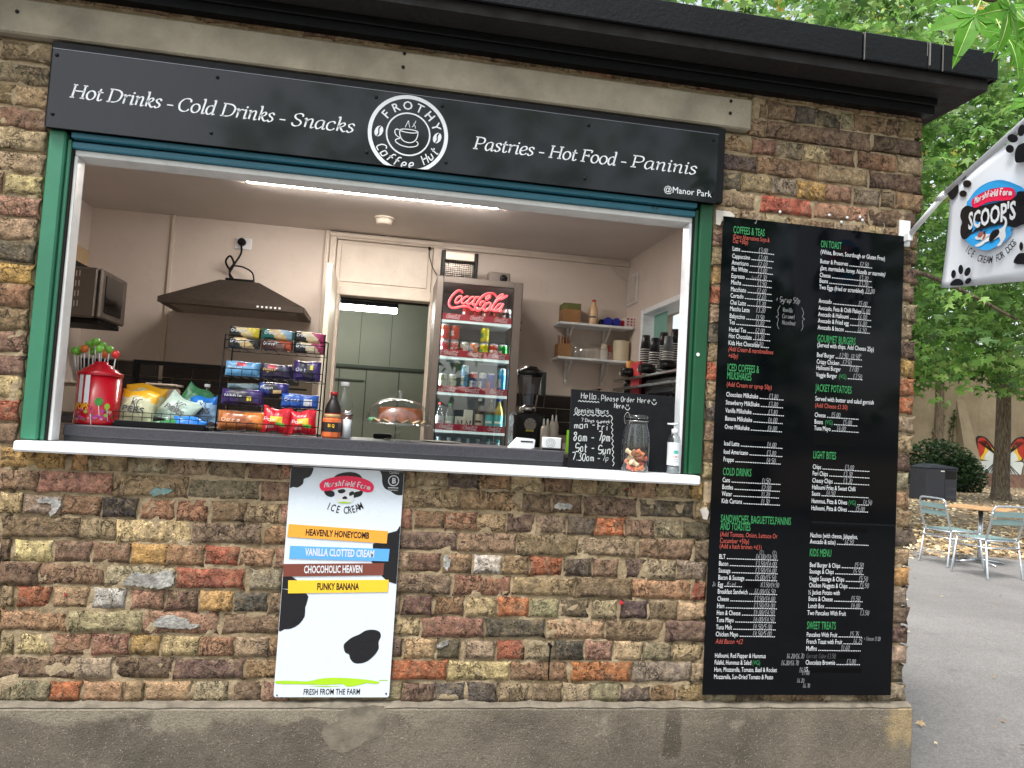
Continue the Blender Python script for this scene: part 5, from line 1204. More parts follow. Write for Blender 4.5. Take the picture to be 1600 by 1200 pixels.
# ------------------------------------------------------------------ wall shelves at the right and what stands on them
ST = {}
def wall_shelf(nm, z, x0, x1, lb):
    t = thing('wall_shelf', lb, 'shelf', ((x0+x1)/2, 2.9, z), 'white shelves on the back wall right of the fridge')
    MB().bevbox(x0, x1, 2.78, 2.995, z-.018, z, .003).build('shelf_board', m_white, t)
    for x in (x0+.10, x1-.18):
        MB().box(x, x+.02, 2.97, 2.995, z-.19, z-.019).add([(x+.004, 2.80, z-.0185), (x+.016, 2.80, z-.0185), (x+.016, 2.97, z-.16), (x+.004, 2.97, z-.16), (x+.004, 2.97, z-.14), (x+.016, 2.97, z-.14), (x+.016, 2.82, z-.0185), (x+.004, 2.82, z-.0185)], [(0, 1, 2, 3), (4, 5, 6, 7), (0, 3, 4, 7), (1, 6, 5, 2)]).build('bracket', m_lining, t)
za, zb_ = 1.800, 1.540
wall_shelf('a', za, 2.715, 3.285, 'upper white shelf with box, bottle and blue tubes'); wall_shelf('b', zb_, 2.715, 3.285, 'lower white shelf with glass bottles and paper cups')
def bx(px, Y=2.86): return at(px, 500, Y=Y).x
def zy(py, px, Y=2.86): return at(px, py, Y=Y).z
m_kraft = M('kraft_card', C(150, 112, 74), .85, var=.08)
t = thing('tea_box', 'brown card box with green top on the upper white shelf', 'box', (bx(893), 2.86, za)); a, b = at(878, 500, Y=2.84).x, at(905, 500, Y=2.84).x
MB().bevbox(a, b, 2.80, 2.95, za+.0005, za+.10, .002).build('box_body', m_kraft, t); MB().bevbox(a, b, 2.80, 2.95, za+.1005, za+.145, .002).build('box_top', M('olive_card', C(96, 100, 52), .8, var=.2, vs=40), t)
bottle(bx(927), za+.0005, .195, .034, C(190, 40, 36), C(214, 178, 140), 'peach bottle with red cap on the upper white shelf', Y=2.87, bandc=(C(220, 190, 150), C(40, 40, 50)), fill=1, name='syrup_bottle')
m_blue = M('royal_blue_plastic', C(28, 40, 150), .35, var=.05)
for px, lb in ((951, 'blue ended tube, left of the pair on the upper shelf'), (964, 'blue ended tube, right of the pair on the upper shelf')):
    x = at(px, 502, Y=2.80).x
    MBt = MB().lathe([(.029, 0), (.031, .005), (.031, .15)], n=18, M4=Matrix.Translation((x, 2.80, za+.032)) @ Matrix.Rotation(R(-90), 4, 'X')).build('paper_tube', m_blue); tag(MBt, lb, 'tube', 'blue tubes on the upper shelf')
x = at(941, 500, Y=2.84).x; tag(MB().lathe([(.02, 0), (.022, .03), (.012, .05)], x, 2.86, za+.0005, 12).build('small_pot', m_black), 'small dark pot between the bottle and the blue tubes', 'pot')
rb = MB(); a, b = at(975, 500, Y=2.84).x, at(994, 500, Y=2.84).x
rb = MB().bevbox(a, b, 2.80, 2.95, za+.0005, za+.075, .002).build('spotted_box', M('white_card', C(214, 208, 206), .7)); tag(rb, 'white box with red spots at the right end of the upper shelf', 'box')
mb = MB()
for i in range(3):
    for j in range(3): mb.add([(a+.012+i*.027+q, 2.7985, za+.012+j*.022+s_) for q, s_ in ((0, 0), (.015, 0), (.015, .012), (0, .012))], [[0, 1, 2, 3]])
tag(mb.build('red_spots', M('red_card', C(170, 30, 44), .7), rb), kind='stuff')
tag(MB().box(a-.06, a-.004, 2.82, 2.93, za+.0005, za+.05).build('red_carton', M('red_card')), 'dark red carton left of the spotted box', 'carton')
# lower shelf
t = thing('stirrer_box', 'brown card box of wooden stirrers on the lower white shelf', 'box', (bx(884), 2.86, zb_)); a, b = at(871, 540, Y=2.84).x, at(892, 540, Y=2.84).x
MB().bevbox(a, b, 2.82, 2.93, zb_+.0005, zb_+.10, .002).build('box_body', m_kraft, t)
st = MB()
for i in range(22):
    x = rnd.uniform(a+.008, b-.008); y = rnd.uniform(2.83, 2.92); dx = rnd.uniform(-.01, .01); hh = rnd.uniform(.14, .17); st.box(x+dx, x+dx+.006, y, y+.002, zb_+.1, zb_+hh, col=rnd.choice((C(120, 70, 40), C(90, 50, 34), C(150, 100, 60), C(130, 60, 40), C(190, 170, 60))))
tag(st.build('stirrers', m_lbl, t), kind='stuff')
def glassjar(px, h, r_, nk, lb):
    x = bx(px); o = MB().lathe([(r_*.9, 0), (r_, .01), (r_, h*.45), (r_*nk, h*.6), (r_*nk*.7, h*.95), (r_*nk*.75, h)], x, 2.87, zb_+.0005, 18).build('glass_bottle', m_clear); tag(o, lb, 'bottle', 'glass bottles on the lower shelf')
glassjar(904, .10, .038, .8, 'squat glass bottle next to the stirrer box'); glassjar(912, .17, .028, .45, 'tall thin glass bottle behind the squat one'); glassjar(927, .12, .026, .7, 'small glass bottle left of the paper cups')
def cup_stack(x, y, z, n, r0, h, dz, col, lb, group, inverted=True, rim=CW):
    t = thing('cup_stack', lb, 'cups', (x, y, z), group)
    proto = None
    for i in range(n):
        c = MB()
        if inverted: c.lathe([(r0*1.06, 0), (r0*1.06, .004), (r0, .005)], 0, 0, 0, 16, col=rim); c.lathe([(r0, .005), (r0*.72, h)], 0, 0, 0, 16, col=col)
        else: c.lathe([(r0*.72, 0), (r0, h-.004), (r0*1.06, h-.004), (r0*1.06, h)], 0, 0, 0, 16, colf=lambda u, v: col if v < h-.006 else rim)
        if proto is None: proto = c.build('cup', m_lbl, t, world=False)
        else: o = proto.copy(); COL.objects.link(o); o.location = (0, 0, i*dz)
    return t
cup_stack(bx(947), 2.87, zb_+.0005, 9, .030, .06, .0085, C(200, 190, 170), 'stack of small cream paper cups on the lower shelf', 'cup stacks')
cup_stack(bx(956), 2.90, zb_+.0005, 7, .028, .06, .010, C(180, 90, 80), 'stack of reddish paper cups behind the cream ones', 'cup stacks')
x = bx(974); tag(MB().lathe([(.058, 0), (.062, .01), (.062, .15), (.058, .158)], x, 2.88, zb_+.0005, 24).build('cream_tub', M('cream_plastic', C(208, 198, 170), .5)), 'large cream tub at the right end of the lower shelf', 'tub')
# ------------------------------------------------------------------ coffee machine at the right, cups on top
m_chr = M('polished_chrome', C(180, 178, 176), .12, .95, var=.05); m_es = M('machine_black', C(18, 17, 18), .25, var=.1)
EX, EYa, EYb = 2.72, .62, 1.55
em = thing('espresso_machine', 'black and chrome coffee machine by the side window', 'coffee machine', (3.0, 1.1, .9))
MB().bevbox(2.86, 3.27, .60, 1.62, 1.20, 1.29, .01).bevbox(2.95, 3.27, .60, 1.62, .92, 1.1995, .006).build('machine_body', m_es, em)
MB().bevbox(2.80, 3.28, .58, 1.64, 1.291, 1.305, .003).build('cup_rail', m_chr, em)
MB().bevbox(2.78, 2.859, .60, 1.62, 1.235, 1.25, .003).build('trim_bar', m_chr, em)
MB().bevbox(2.835, 2.85, 1.27, 1.42, 1.20, 1.39, .002).build('side_panel', M('red_card'), em)
for y, nm_ in ((.82, ''), (1.10, ''), (1.40, '')):
    g = MB().lathe([(.024, 0), (.027, .02), (.024, .085)], n=16, M4=Matrix.Translation((2.86, y, 1.335)) @ Matrix.Rotation(R(-90), 4, 'Y')).build('group_head', m_es, em)
    mk = MB(); put_hand(mk, 'm', lambda u, v: (2.768, y+.02-u, 1.32+v), .022, .8, w=.004); mk.build('mark', M('cream_print', C(214, 200, 176), .5, var=0), g)
ct = thing('coffee_counter', 'counter under the coffee machine along the right wall', 'counter', (3.0, 1.3, 0)); MB().bevbox(2.72, 3.29, .64, 2.4, .88, .918, .004).build('counter_top', m_work, ct); MB().bevbox(2.78, 3.285, .66, 2.38, .01, .879, .004).build('cupboard', m_plaster, ct)
for i, (px, py0, py1, Y, col, rim, lb) in enumerate(((1010, 521, 575, 1.45, CK, C(210, 210, 210), 'tall stack of black cups at the left on the coffee machine'), (1024, 527, 572, 1.25, C(24, 26, 38), C(220, 220, 220), 'navy black cup stack in front of the others on the coffee machine'),
                                                  (1045, 524, 570, 1.05, C(110, 118, 124), C(200, 200, 190), 'grey cup stack on the coffee machine'), (1038, 518, 560, 1.55, C(34, 28, 28), C(90, 86, 84), 'dark brown cup stack at the back of the coffee machine'), (1056, 513, 560, 1.3, CK, C(180, 180, 178), 'tallest black cup stack nearest the hatch edge'))):
    p = at(px, py0, Y=Y); r0 = 8.2/1200*((Vector((p.x, p.y, 0))-Vector((CC.x, CC.y, 0))).length); base = 1.306; hh = .085; n = max(3, int((p.z-base-hh)/.013)+1)
    cup_stack(p.x, p.y, base, n, r0, hh, .013, col, lb, 'cup stacks')
p = at(990, 560, Y=1.6); t = thing('wafer_cones', 'orange wrapped wafer cones beside the black cups', 'cones', (p.x, 1.6, 1.306))
for i in range(5): MB().lathe([(.012, 0), (.028, .10), (.024, .11)], p.x-.03+i*.018, 1.56+(i % 2)*.04, 1.306, 10, col=C(*[(206, 140, 70), (190, 120, 50), (220, 170, 110), (200, 196, 190), (214, 150, 90)][i])).build('cone', m_lbl, t)
t = thing('glass_cabinet', 'glass topped counter cabinet behind the chalkboard', 'glass cabinet', (2.5, 1.9, .9))
p, q = at(928, 608, Y=1.8), at(980, 596, Y=1.8)
MB().box(p.x, p.x+.012, 1.7, 1.712, .93, p.z).box(p.x, 2.75, 1.7, 1.71, p.z-.012, p.z).box(p.x, p.x+.012, 1.712, 2.3, p.z-.012, p.z).build('steel_edge', m_chr, t); MB().box(p.x+.0125, 2.74, 1.703, 1.708, .93, p.z-.013).build('pane', m_clear, t); MB().box(p.x, 2.75, 1.72, 2.3, .85, .93).build('cabinet_base', m_es, t)
# ------------------------------------------------------------------ blender, squeeze bottles
bl = thing('jug_blender', 'black jug blender standing behind the card reader', 'blender', (2.22, 1.25, .85))
cx = at(825, 640, Y=1.25).x; zt = at(825, 574, Y=1.25).z; zj = at(825, 640, Y=1.25).z
MB().box(1.9, 2.7, 1.0, 1.66, .80, .85).build('blender_shelf', m_work, kiosk)
MB().bevbox(cx-.085, cx+.085, 1.17, 1.35, .851, zj-.02, .012).build('motor_base', m_es, bl)
MB().lathe([(.030, 0), (.032, .006)], n=18, M4=Matrix.Translation((cx, 1.169, (.90+zj)/2+.015)) @ Matrix.Rotation(R(90), 4, 'X')).build('dial', m_steel, bl)
MB().box(cx-.02, cx+.02, 1.167, 1.169, zj-.115, zj-.105).build('badge', M('yellow_print', C(200, 190, 60), .5, var=0), bl)
MB().lathe([(.034, 0), (.046, .02), (.038, .04)], cx, 1.26, zj-.0195, 18).build('collar', m_chr, bl)
MB().lathe([(.045, 0), (.066, zt-zj-.06)], cx, 1.26, zj+.021, 8, smooth=False).build('jug', thin_glass('smoky_jug', (.5, .5, .52, 1), 1.2, .1, .05), bl)
MB().lathe([(.068, 0), (.07, .03), (.045, .04), (.04, .05)], cx, 1.26, zt-.045, 14).box(cx+.065, cx+.09, 1.25, 1.28, zj+.08, zt-.02).build('lid', m_es, bl)
for px, lb in ((853, 'clear squeeze bottle with two nozzles behind the card holder'), (866, 'pale squeeze bottle left of the chalkboard')):
    x = at(px, 680, Y=1.1).x; zt2 = at(px, 656 if px == 853 else 650, Y=1.1).z
    t = thing('squeeze_bottle', lb, 'bottle', (x, 1.12, .85)); MB().lathe([(.024, 0), (.026, .01), (.026, zt2-.05-.85), (.018, zt2-.03-.85)], x, 1.12, .851, 14).build('bottle_body', M('milky_plastic'), t); MB().lathe([(.007, 0), (.003, .035)], x-.010, 1.12, zt2-.029, 8).lathe([(.007, 0), (.003, .035)], x+.010, 1.12, zt2-.029, 8).build('nozzle', m_lining, t)
# ------------------------------------------------------------------ on the worktop
WZ = .9025
def wx(px, py, Y): return at(px, py, Y=Y).x
# lollipop tin
tn = thing('lollipop_tin', 'red lollipop tin with tall white letters on the worktop at the left', 'tin', (.448, .22, WZ)); cx, cy, rt = .452, .22, .0735
m_tin = M('red_tin', C(176, 14, 32), .22, var=.04, vs=8); zt = at(145, 582, Y=cy).z-WZ
MB().lathe([(rt*1.0, 0), (rt*1.02, .004), (rt*1.02, .012), (rt, .015), (rt, zt-.012)], cx, cy, WZ, 40).build('tin_body', m_tin, tn)
MB().lathe([(rt*1.03, zt-.0118), (rt*1.04, zt), (rt*.82, zt+.006), (rt*.80, zt+.012), (rt*.58, zt+.018), (rt*.56, zt+.026), (rt*.34, zt+.030), (rt*.32, zt+.040), (0.001, zt+.042)], cx, cy, WZ, 40).build('tin_lid', m_tin, tn)
def on_cyl(r_, a0, z0): return lambda u, v: (cx+r_*math.sin(a0+u/r_), cy-r_*math.cos(a0+u/r_), WZ+z0+v)
tw = MB(); mf = on_cyl(rt+.0008, -.66, .075)
for u0 in (.0, .026): 
    ribbon(tw, [(u0+.008, .0), (u0+.008, .03), (u0+.008, .06), (u0+.008, .1)], mf, .017, sharp=True)
tw.build('tall_letters', m_wht, tn)
ty = MB(); put_text(ty, 'POPS', on_cyl(rt+.0010, -.80, .052), .021, wt='h', width=.055); ty.build('yellow_lettering', M('golden_print', C(230, 176, 40), .5, var=0), tn)
lm_ = MB()
for i in range(46):
    a = -.85+rnd.random()*1.9; z = .016+rnd.random()*.038; r2 = rnd.uniform(.004, .009); mf = on_cyl(rt+.0006+i*.00001, a, z)
    lm_.poly([mf(r2*math.cos(t), r2*math.sin(t)*.8) for t in [k*math.pi/4 for k in range(8)]], col=rnd.choice((C(200, 60, 120), C(150, 190, 60), C(210, 60, 60), C(170, 60, 150), C(230, 150, 160), C(80, 130, 50), C(120, 20, 40))))
for a, z, r2, c_ in ((.36, .082, .0135, C(60, 140, 60)), (.05, .05, .0125, C(190, 50, 80)), (.74, .066, .010, C(150, 190, 60))):
    mf = on_cyl(rt+.0014, a, z); lm_.poly([mf(r2*math.cos(t), r2*math.sin(t)*1.1) for t in [k*math.pi/6 for k in range(12)]], col=c_); lm_.add([mf(-.0012, -r2), mf(.0012, -r2), mf(.006, -.05), mf(.004, -.05)], [[0, 1, 2, 3]], col=CW)
tag(lm_.build('sweet_pictures', m_lbl, tn), kind='stuff')
pops = ((117, 548, 0), (127, 546, 0), (132, 545, 2), (140, 538, 0), (150, 534, 0), (160, 540, 0), (156, 545, 0), (171, 546, 0), (181, 554, 1), (165, 553, 2), (146, 549, 0), (122, 549, 0))
plab = ('green lollipop, leftmost in the red tin', 'green lollipop second from the left in the tin', 'orange lollipop in the red tin', 'green lollipop left of the tallest one', 'tallest green lollipop at the middle of the tin', 'green lollipop right of the tallest one', 'low green lollipop in front of the tall ones', 'green lollipop next to the red one', 'red lollipop, rightmost in the tin', 'dark orange lollipop behind the green ones', 'green lollipop low behind the tin lid', 'green lollipop tucked behind the leftmost')
m_pop = {0: M('green_wrapper', C(112, 172, 60), .3, var=.35, vs=120), 1: M('red_wrapper', C(206, 50, 48), .3, var=.3, vs=120), 2: M('orange_wrapper', C(212, 110, 44), .3, var=.3, vs=120)}
for i, (px, py, c_) in enumerate(pops):
    yy = cy+(-.02, .03, 0, .02, .0, .03, -.03, .01, -.02, .04, .045, .05)[i]; p = at(px, py, Y=yy); t = thing('lollipop', plab[i], 'lollipop', (p.x, yy, WZ+zt), 'lollipops standing in the red tin')
    r2 = .0145; MB().lathe([(r2*math.cos(a), r2*math.sin(a)) for a in [R(-88+22*k) for k in range(9)]], p.x, p.y, p.z, 12, caps=False).build('sweet', m_pop[c_], t)
    bx_ = cx+(p.x-cx)*.9; by_ = cy+(yy-cy)*.8; dd = Vector((bx_-cx, by_-cy, 0)).length; zb2 = WZ+zt+(.004 if dd > rt*.6 else .019 if dd > rt*.33 else .038)
    MB().tube([(bx_, by_, zb2), (p.x, p.y, p.z-r2*.8)], .0022, 6).build('stick', m_wht, t)
# crisp tray and packets
m_foil = M('foil_packet', rough=.3, metal=0, var=.05, attr=True, bump=.25, bs=60, bd=.004, coat=.2)
def pillow(w_, h_, d, paint, nx=12, nz=10, seed=0, crimp=.08, flow=False):
    r = random.Random(seed); V = []; F = []; Cc = []
    for side in (-1, 1):
        for j in range(nz+1):
            for i in range(nx+1):
                u, v = i/nx, j/nz; b = (max(0, math.sin(math.pi*u))**.55)*(max(0, math.sin(math.pi*min(1, max(0, (v-crimp)/(1-2*crimp)))))**.5)
                if flow: b = (max(0, math.sin(math.pi*v))**.35)*min(1, min(u, 1-u)/.14)**.6
                x = (u-.5)*w_*(1-(0 if flow else .06)*math.sin(math.pi*v)); z = v*h_+(.003 if flow else .012)*math.sin(u*7+seed)*(v-.5); y = side*(d/2*b+.0005)
                if 0 < i < nx and 0 < j < nz: y += side*r.uniform(-.0035, .0035)
                V.append((x, y, z))
    n1 = (nx+1)*(nz+1); mb = MB()
    mb.v = V
    for side in (0, 1):
        for j in range(nz):
            for i in range(nx):
                q = side*n1+j*(nx+1)+i; mb.f.append([q, q+1, q+nx+2, q+nx+1] if side == 0 else [q, q+nx+1, q+nx+2, q+1]); mb.m.append(0); mb.sm.append(crimp*nz < j < (1-crimp)*nz); mb.c.append(paint((i+.5)/nx, (j+.5)/nz))
    def edge(a, b): mb.f.append([a, b, b+n1, a+n1]); mb.m.append(0); mb.sm.append(False); mb.c.append(paint(.5, .01))
    for i in range(nx): edge(i+1, i); edge(nz*(nx+1)+i, nz*(nx+1)+i+1)
    for j in range(nz): edge(j*(nx+1), (j+1)*(nx+1)); edge((j+1)*(nx+1)+nx, j*(nx+1)+nx)
    return mb
def place(mb, name, mats, loc, rx=0, ry=0, rz=0, label=None, cat='packet', group=None):
    o = mb.build(name, mats, fix=False); o.location = loc; o.rotation_euler = (R(rx), R(ry), R(rz)); return tag(o, label, cat, group)
tray = thing('wire_tray', 'black wire tray of crisp packets on the worktop', 'tray', (.69, .3, WZ))
tx0, tx1 = at(176, 668, Y=.17).x, at(326, 676, Y=.17).x
ty_ = MB().bevbox(tx0, tx1, .16, .44, WZ, WZ+.014, .003).bevbox(tx0+.01, tx1-.01, .148, .1595, WZ, WZ+.022, .002).build('tray_base', m_black, tray)
wg = MB()
for i in range(11): x = tx0+.004+(tx1-tx0-.008)*i/10; wg.tube([(x, .155, WZ+.022), (x, .155, WZ+.052)], .0011, 4)
for z in (.036, .052): wg.tube([(tx0, .155, WZ+z), (tx1, .155, WZ+z)], .0013, 4)
wg.tube([(tx0, .155, WZ+.052), (tx0, .44, WZ+.052), (tx1, .44, WZ+.052), (tx1, .155, WZ+.052)], .0015, 4); tag(wg.build('wire_rim', m_black, tray), kind='stuff')
def crisp(c1, c2, txt):
    def f(u, v):
        if v > .72+.08*math.sin(u*4): return c1
        if v < .1: return c2
        return c2
    return f
YE, CRM, GR, PG, BLU, PB = C(232, 172, 26), C(196, 196, 160), C(60, 130, 84), C(186, 208, 196), C(30, 120, 210), C(150, 190, 226)
def crisp_bag(px, py, Y, w_, h_, c1, c2, rx, ry, rz, lb, seed, text=True, scale=1):
    p = at(px, py, Y=Y); o = place(pillow(w_, h_, .05, crisp(c1, c2, ''), 14, 12, seed), 'crisp_packet', m_foil, (p.x, p.y, p.z), rx, ry, rz, lb, 'crisps', 'crisp packets in the wire tray')
    if text:
        mb = MB(); mf = lambda u, v: (u, -.0315-.0*u, v)
        put_text(mb, 'PERS', lambda u, v: (u-w_*.30, -.0305, v+h_*.30), .020, wt='h', width=w_*.58); put_hand(mb, 'KC', lambda u, v: (u-w_*.12, -.0305, v+h_*.47), .03, .8, w=.003)
        b = mb.build('lettering', m_pk, o, world=False)
    return o
crisp_bag(207, 662, .23, .135, .125, YE, CRM, -14, 6, -6, 'cream crisp packet with yellow top at the front left of the tray', 3)
crisp_bag(222, 648, .36, .150, .115, YE, CRM, -10, 4, 4, 'yellow topped crisp packet standing behind the cream one', 5, False)
crisp_bag(262, 660, .27, .13, .115, PG, PG, -28, 26, -10, 'pale green crisp packet leaning in the middle of the tray', 8)
crisp_bag(250, 676, .20, .13, .055, GR, GR, -40, -6, 4, 'dark green crisp packet lying in front of the pale one', 2, False)
crisp_bag(283, 655, .38, .11, .14, GR, GR, -6, 30, 6, 'green crisp packet with raised corner behind the pale one', 9, False)
crisp_bag(292, 676, .22, .12, .065, BLU, BLU, -30, 8, 4, 'bright blue crisp packet lying at the right of the tray', 4, False)
crisp_bag(318, 662, .33, .10, .105, BLU, PB, -12, -6, 0, 'pale blue crisp packet upright at the right end of the tray', 6)
bottle(wx(321, 640, .42), WZ+.015, at(321, 600, Y=.42).z-WZ-.015, .024, C(225, 225, 225), None, 'clear water bottle with white cap behind the blue crisp packets', Y=.42, name='water_bottle')
# snack rack
RK = thing('snack_rack', 'black wire snack rack with four shelves on the worktop', 'rack', (1.05, .25, WZ))
x0, x1 = .872, 1.232; ya, yb = .16, .36; ZT = 1.262
fr_ = MB()
for x in (x0, x1):
    fr_.tube([(x, ya, WZ+.003), (x, ya+.05, ZT), (x, yb, ZT+.01), (x, yb, WZ+.003)], .0026, 6); fr_.tube([(x, ya, WZ+.003), (x, yb, WZ+.003)], .0024, 6)
fr_.tube([(x0, yb, ZT+.01), (x1, yb, ZT+.01)], .0024, 6); fr_.build('side_frame', m_black, RK)
RS = [(WZ+.006, ya+.004, .030), (1.002, ya+.012, .030), (1.108, ya+.024, .028), (1.212, ya+.038, .030)]
for z, yf, hh in RS:
    sh = MB(); sh.tube([(x0, yf, z), (x1, yf, z)], .0018, 5).tube([(x0, yf, z+hh), (x1, yf, z+hh)], .0018, 5).tube([(x0, yb, z), (x1, yb, z)], .0016, 5)
    for i in range(11): x = x0+(x1-x0)*i/10; sh.tube([(x, yf, z), (x, yf, z+hh)], .0011, 4)
    for i in range(11): x = x0+(x1-x0)*i/10; sh.tube([(x, yf, z), (x, yb, z)], .0013, 4)
    tag(sh.build('basket', m_black, RK), kind='stuff')
def wrap(c1, c2, c3, diag=True, badge=None):
    def f(u, v):
        if u < .05 or u > .95: return c1
        if badge and badge[0] < u < badge[1] and badge[2] < v < badge[3]: return badge[4]
        d = u+.35*v if diag else u
        return c2 if .48 < d < .86 else c1 if d < .48 else c3
    return f
GLD, NVY, PUR, TEA, MAG = C(196, 170, 120), C(26, 24, 44), C(52, 34, 96), C(28, 110, 100), C(160, 30, 90)
packs = []
def snack(x, z, y, w_, h_, d, paint, lb, seed, rx=-8, ry=0, rz=0, txt=None, tc=None, tsz=.011):
    o = place(pillow(w_, h_, d, paint, 18, 8, seed, .04, txt != 'Pom'), 'snack_packet', m_foil, (x, y, z), rx, ry, rz, lb, 'snack', 'snacks on the wire rack')
    if txt:
        mb = MB(); put_hand(mb, txt, lambda u, v: (u-w_*.42, -d/2-.0035, v+h_*.42), tsz, .8, w=tsz*.16, width=w_*.42); mb.build('lettering', tc or m_wht, o, world=False)
    return o
xs = (x0+.062, x0+.182, x0+.300)
top = (((C(38, 40, 40), C(206, 186, 140), C(200, 180, 30)), 'white and yellow wrapped snack, left on the top shelf of the rack'), ((TEA, GLD, C(130, 160, 180)), 'teal wrapped snack in the middle of the top shelf'), ((C(34, 30, 34), C(214, 196, 160), MAG), 'black and magenta snack, right on the top shelf'))
low = (((C(40, 40, 36), GLD, C(44, 42, 40)), 'black and gold snack under the yellow one'), ((C(70, 40, 34), C(110, 80, 70), C(170, 70, 36)), 'brown wrapped snack under the teal one'), ((C(30, 28, 34), C(206, 190, 160), C(150, 30, 80)), 'dark snack with pink end under the magenta one'))
for i in range(3):
    snack(xs[i], RS[3][0]+.005, .245, .116, .040, .03, wrap(*low[i][0]), low[i][1], 30+i, txt='Drifters'[:7], tc=m_wht)
    snack(xs[i]-.002, RS[3][0]+.046, .255, .116, .040, .03, wrap(*top[i][0]), top[i][1], 40+i, ry=1.5, txt='Crunch', tc=m_wht)
LB = C(96, 156, 200)
snack(x0+.064, RS[2][0]+.004, .245, .124, .056, .035, wrap(LB, LB, LB, badge=(.35, .62, .6, .82, C(190, 40, 50))), 'light blue biscuit packet on the second shelf of the rack', 50, txt='Malted', tc=m_wht)
snack(x0+.186, RS[2][0]+.004, .245, .112, .054, .035, wrap(C(32, 28, 64), C(44, 34, 60), C(32, 28, 64), badge=(.2, .5, .66, .86, C(190, 40, 60))), 'navy biscuit packet in the middle of the second shelf', 51, txt='Digest', tc=M('golden_print'))
snack(x0+.298, RS[2][0]+.004, .245, .10, .075, .04, wrap(PUR, C(30, 26, 44), PUR, badge=(.6, .75, .55, .8, C(214, 200, 60))), 'tall purple and black packet at the right of the second shelf', 52, txt='Oat', tc=m_wht)
snack(x0+.075, RS[1][0]+.003, .225, .15, .058, .04, wrap(PUR, C(40, 36, 50), PUR, badge=(.62, .74, .2, .5, C(220, 200, 60))), 'purple ended black packet on the third shelf of the rack', 53, txt='Nibble', tc=m_wht)
snack(x0+.075, RS[1][0]+.062, .27, .13, .022, .03, wrap(C(120, 150, 160), C(160, 180, 186), C(110, 140, 150)), 'flat grey blue packet lying behind on the third shelf', 54)
snack(x0+.180, RS[1][0]+.045, .25, .11, .05, .04, wrap(C(24, 60, 130), C(30, 28, 40), C(44, 36, 110), badge=(.5, .8, .1, .4, GLD)), 'blue and black packet sticking up from the third shelf', 55, txt='Moon', tc=m_wht)
snack(x0+.282, RS[1][0]+.004, .225, .135, .052, .035, wrap(C(30, 84, 170), C(30, 84, 170), C(30, 84, 170), badge=(.62, .85, .1, .6, C(210, 214, 224))), 'bright blue biscuit roll on the third shelf', 56, txt='Creme', tc=m_wht)
snack(x0+.085, RS[0][0]+.004, .195, .17, .068, .05, wrap(C(186, 112, 60), C(160, 92, 56), C(206, 120, 50)), 'orange cake packet on the lowest shelf of the rack', 57, txt='Oats', tc=M('cream_print'))
RD_ = C(204, 26, 44)
def redbag(u, v):
    if v > .82: return C(214, 40, 52)
    if .25 < u < .75 and .42 < v < .6: return C(230, 190, 60)
    if .5 < u < .85 and .22 < v < .36: return C(90, 170, 60)
    if .15 < u < .45 and .1 < v < .28: return C(220, 150, 150)
    return RD_
snack(x0+.205, RS[0][0]+.002, .19, .105, .092, .05, redbag, 'red crisp bag, left of the pair on the lowest shelf', 58, ry=3, txt='Pom', tc=m_wht)
snack(x0+.306, RS[0][0]+.002, .19, .095, .088, .05, redbag, 'red crisp bag, right of the pair on the lowest shelf', 59, ry=-4, txt='Pom', tc=m_wht)
# bottles and jars beside the rack
bottle(wx(519, 660, .26), WZ+.0005, at(519, 612, Y=.26).z-WZ, .031, C(150, 20, 28), C(26, 14, 14), 'small dark cola bottle with red cap right of the snack rack', Y=.26, fill=1, name='cola_bottle', bandc=(C(150, 20, 30), CW))
bottle(wx(535, 660, .36), WZ+.0005, at(535, 597, Y=.36).z-WZ, .036, C(225, 225, 225), None, 'clear sauce bottle with white cap behind the cola bottle', Y=.36, neck=.4, name='sauce_bottle', liquid=(C(120, 50, 40), .8))
x = wx(517, 680, .15); jr = thing('sauce_jar', 'small jar with black label and orange contents right of the rack', 'jar', (x, .155, WZ)); hj = at(517, 647, Y=.15).z-WZ
MB().lathe([(.030, 0), (.034, .006), (.034, hj*.78), (.027, hj*.86)], x, .155, WZ, 8, col=C(206, 104, 56), smooth=False).build('jar_body', m_lbl, jr)
MB().lathe([(.0346, hj*.26), (.0346, hj*.66)], x, .155, WZ, 8, col=C(26, 24, 26), caps=False, smooth=False).build('label_wrap', m_lbl, jr); MB().lathe([(.029, hj*.865), (.029, hj)], x, .155, WZ, 16, col=C(176, 146, 96)).build('lid', m_lbl, jr)
mb = MB(); put_text(mb, 'BBQ', lambda u, v: (x-.012+u, .155-.0335, WZ+hj*.46+v), .011, wt='h', width=.024); mb.build('lettering', M('golden_print'), jr)
x = wx(541, 680, .17); sh_ = thing('sugar_shaker', 'glass shaker of white sugar with metal top beside the sauce jar', 'shaker', (x, .17, WZ)); hj = at(541, 641, Y=.17).z-WZ
MB().lathe([(.018, 0), (.019, .004), (.0165, hj*.4), (.020, hj*.8)], x, .17, WZ, 16).build('glass', m_clear, sh_); MB().lathe([(.0165, .003), (.0150, hj*.4), (.0165, hj*.68)], x, .17, WZ, 16).build('sugar', m_wht, sh_); MB().lathe([(.020, hj*.81), (.0205, hj*.93), (.012, hj)], x, .17, WZ, 16).build('metal_top', m_chr, sh_)
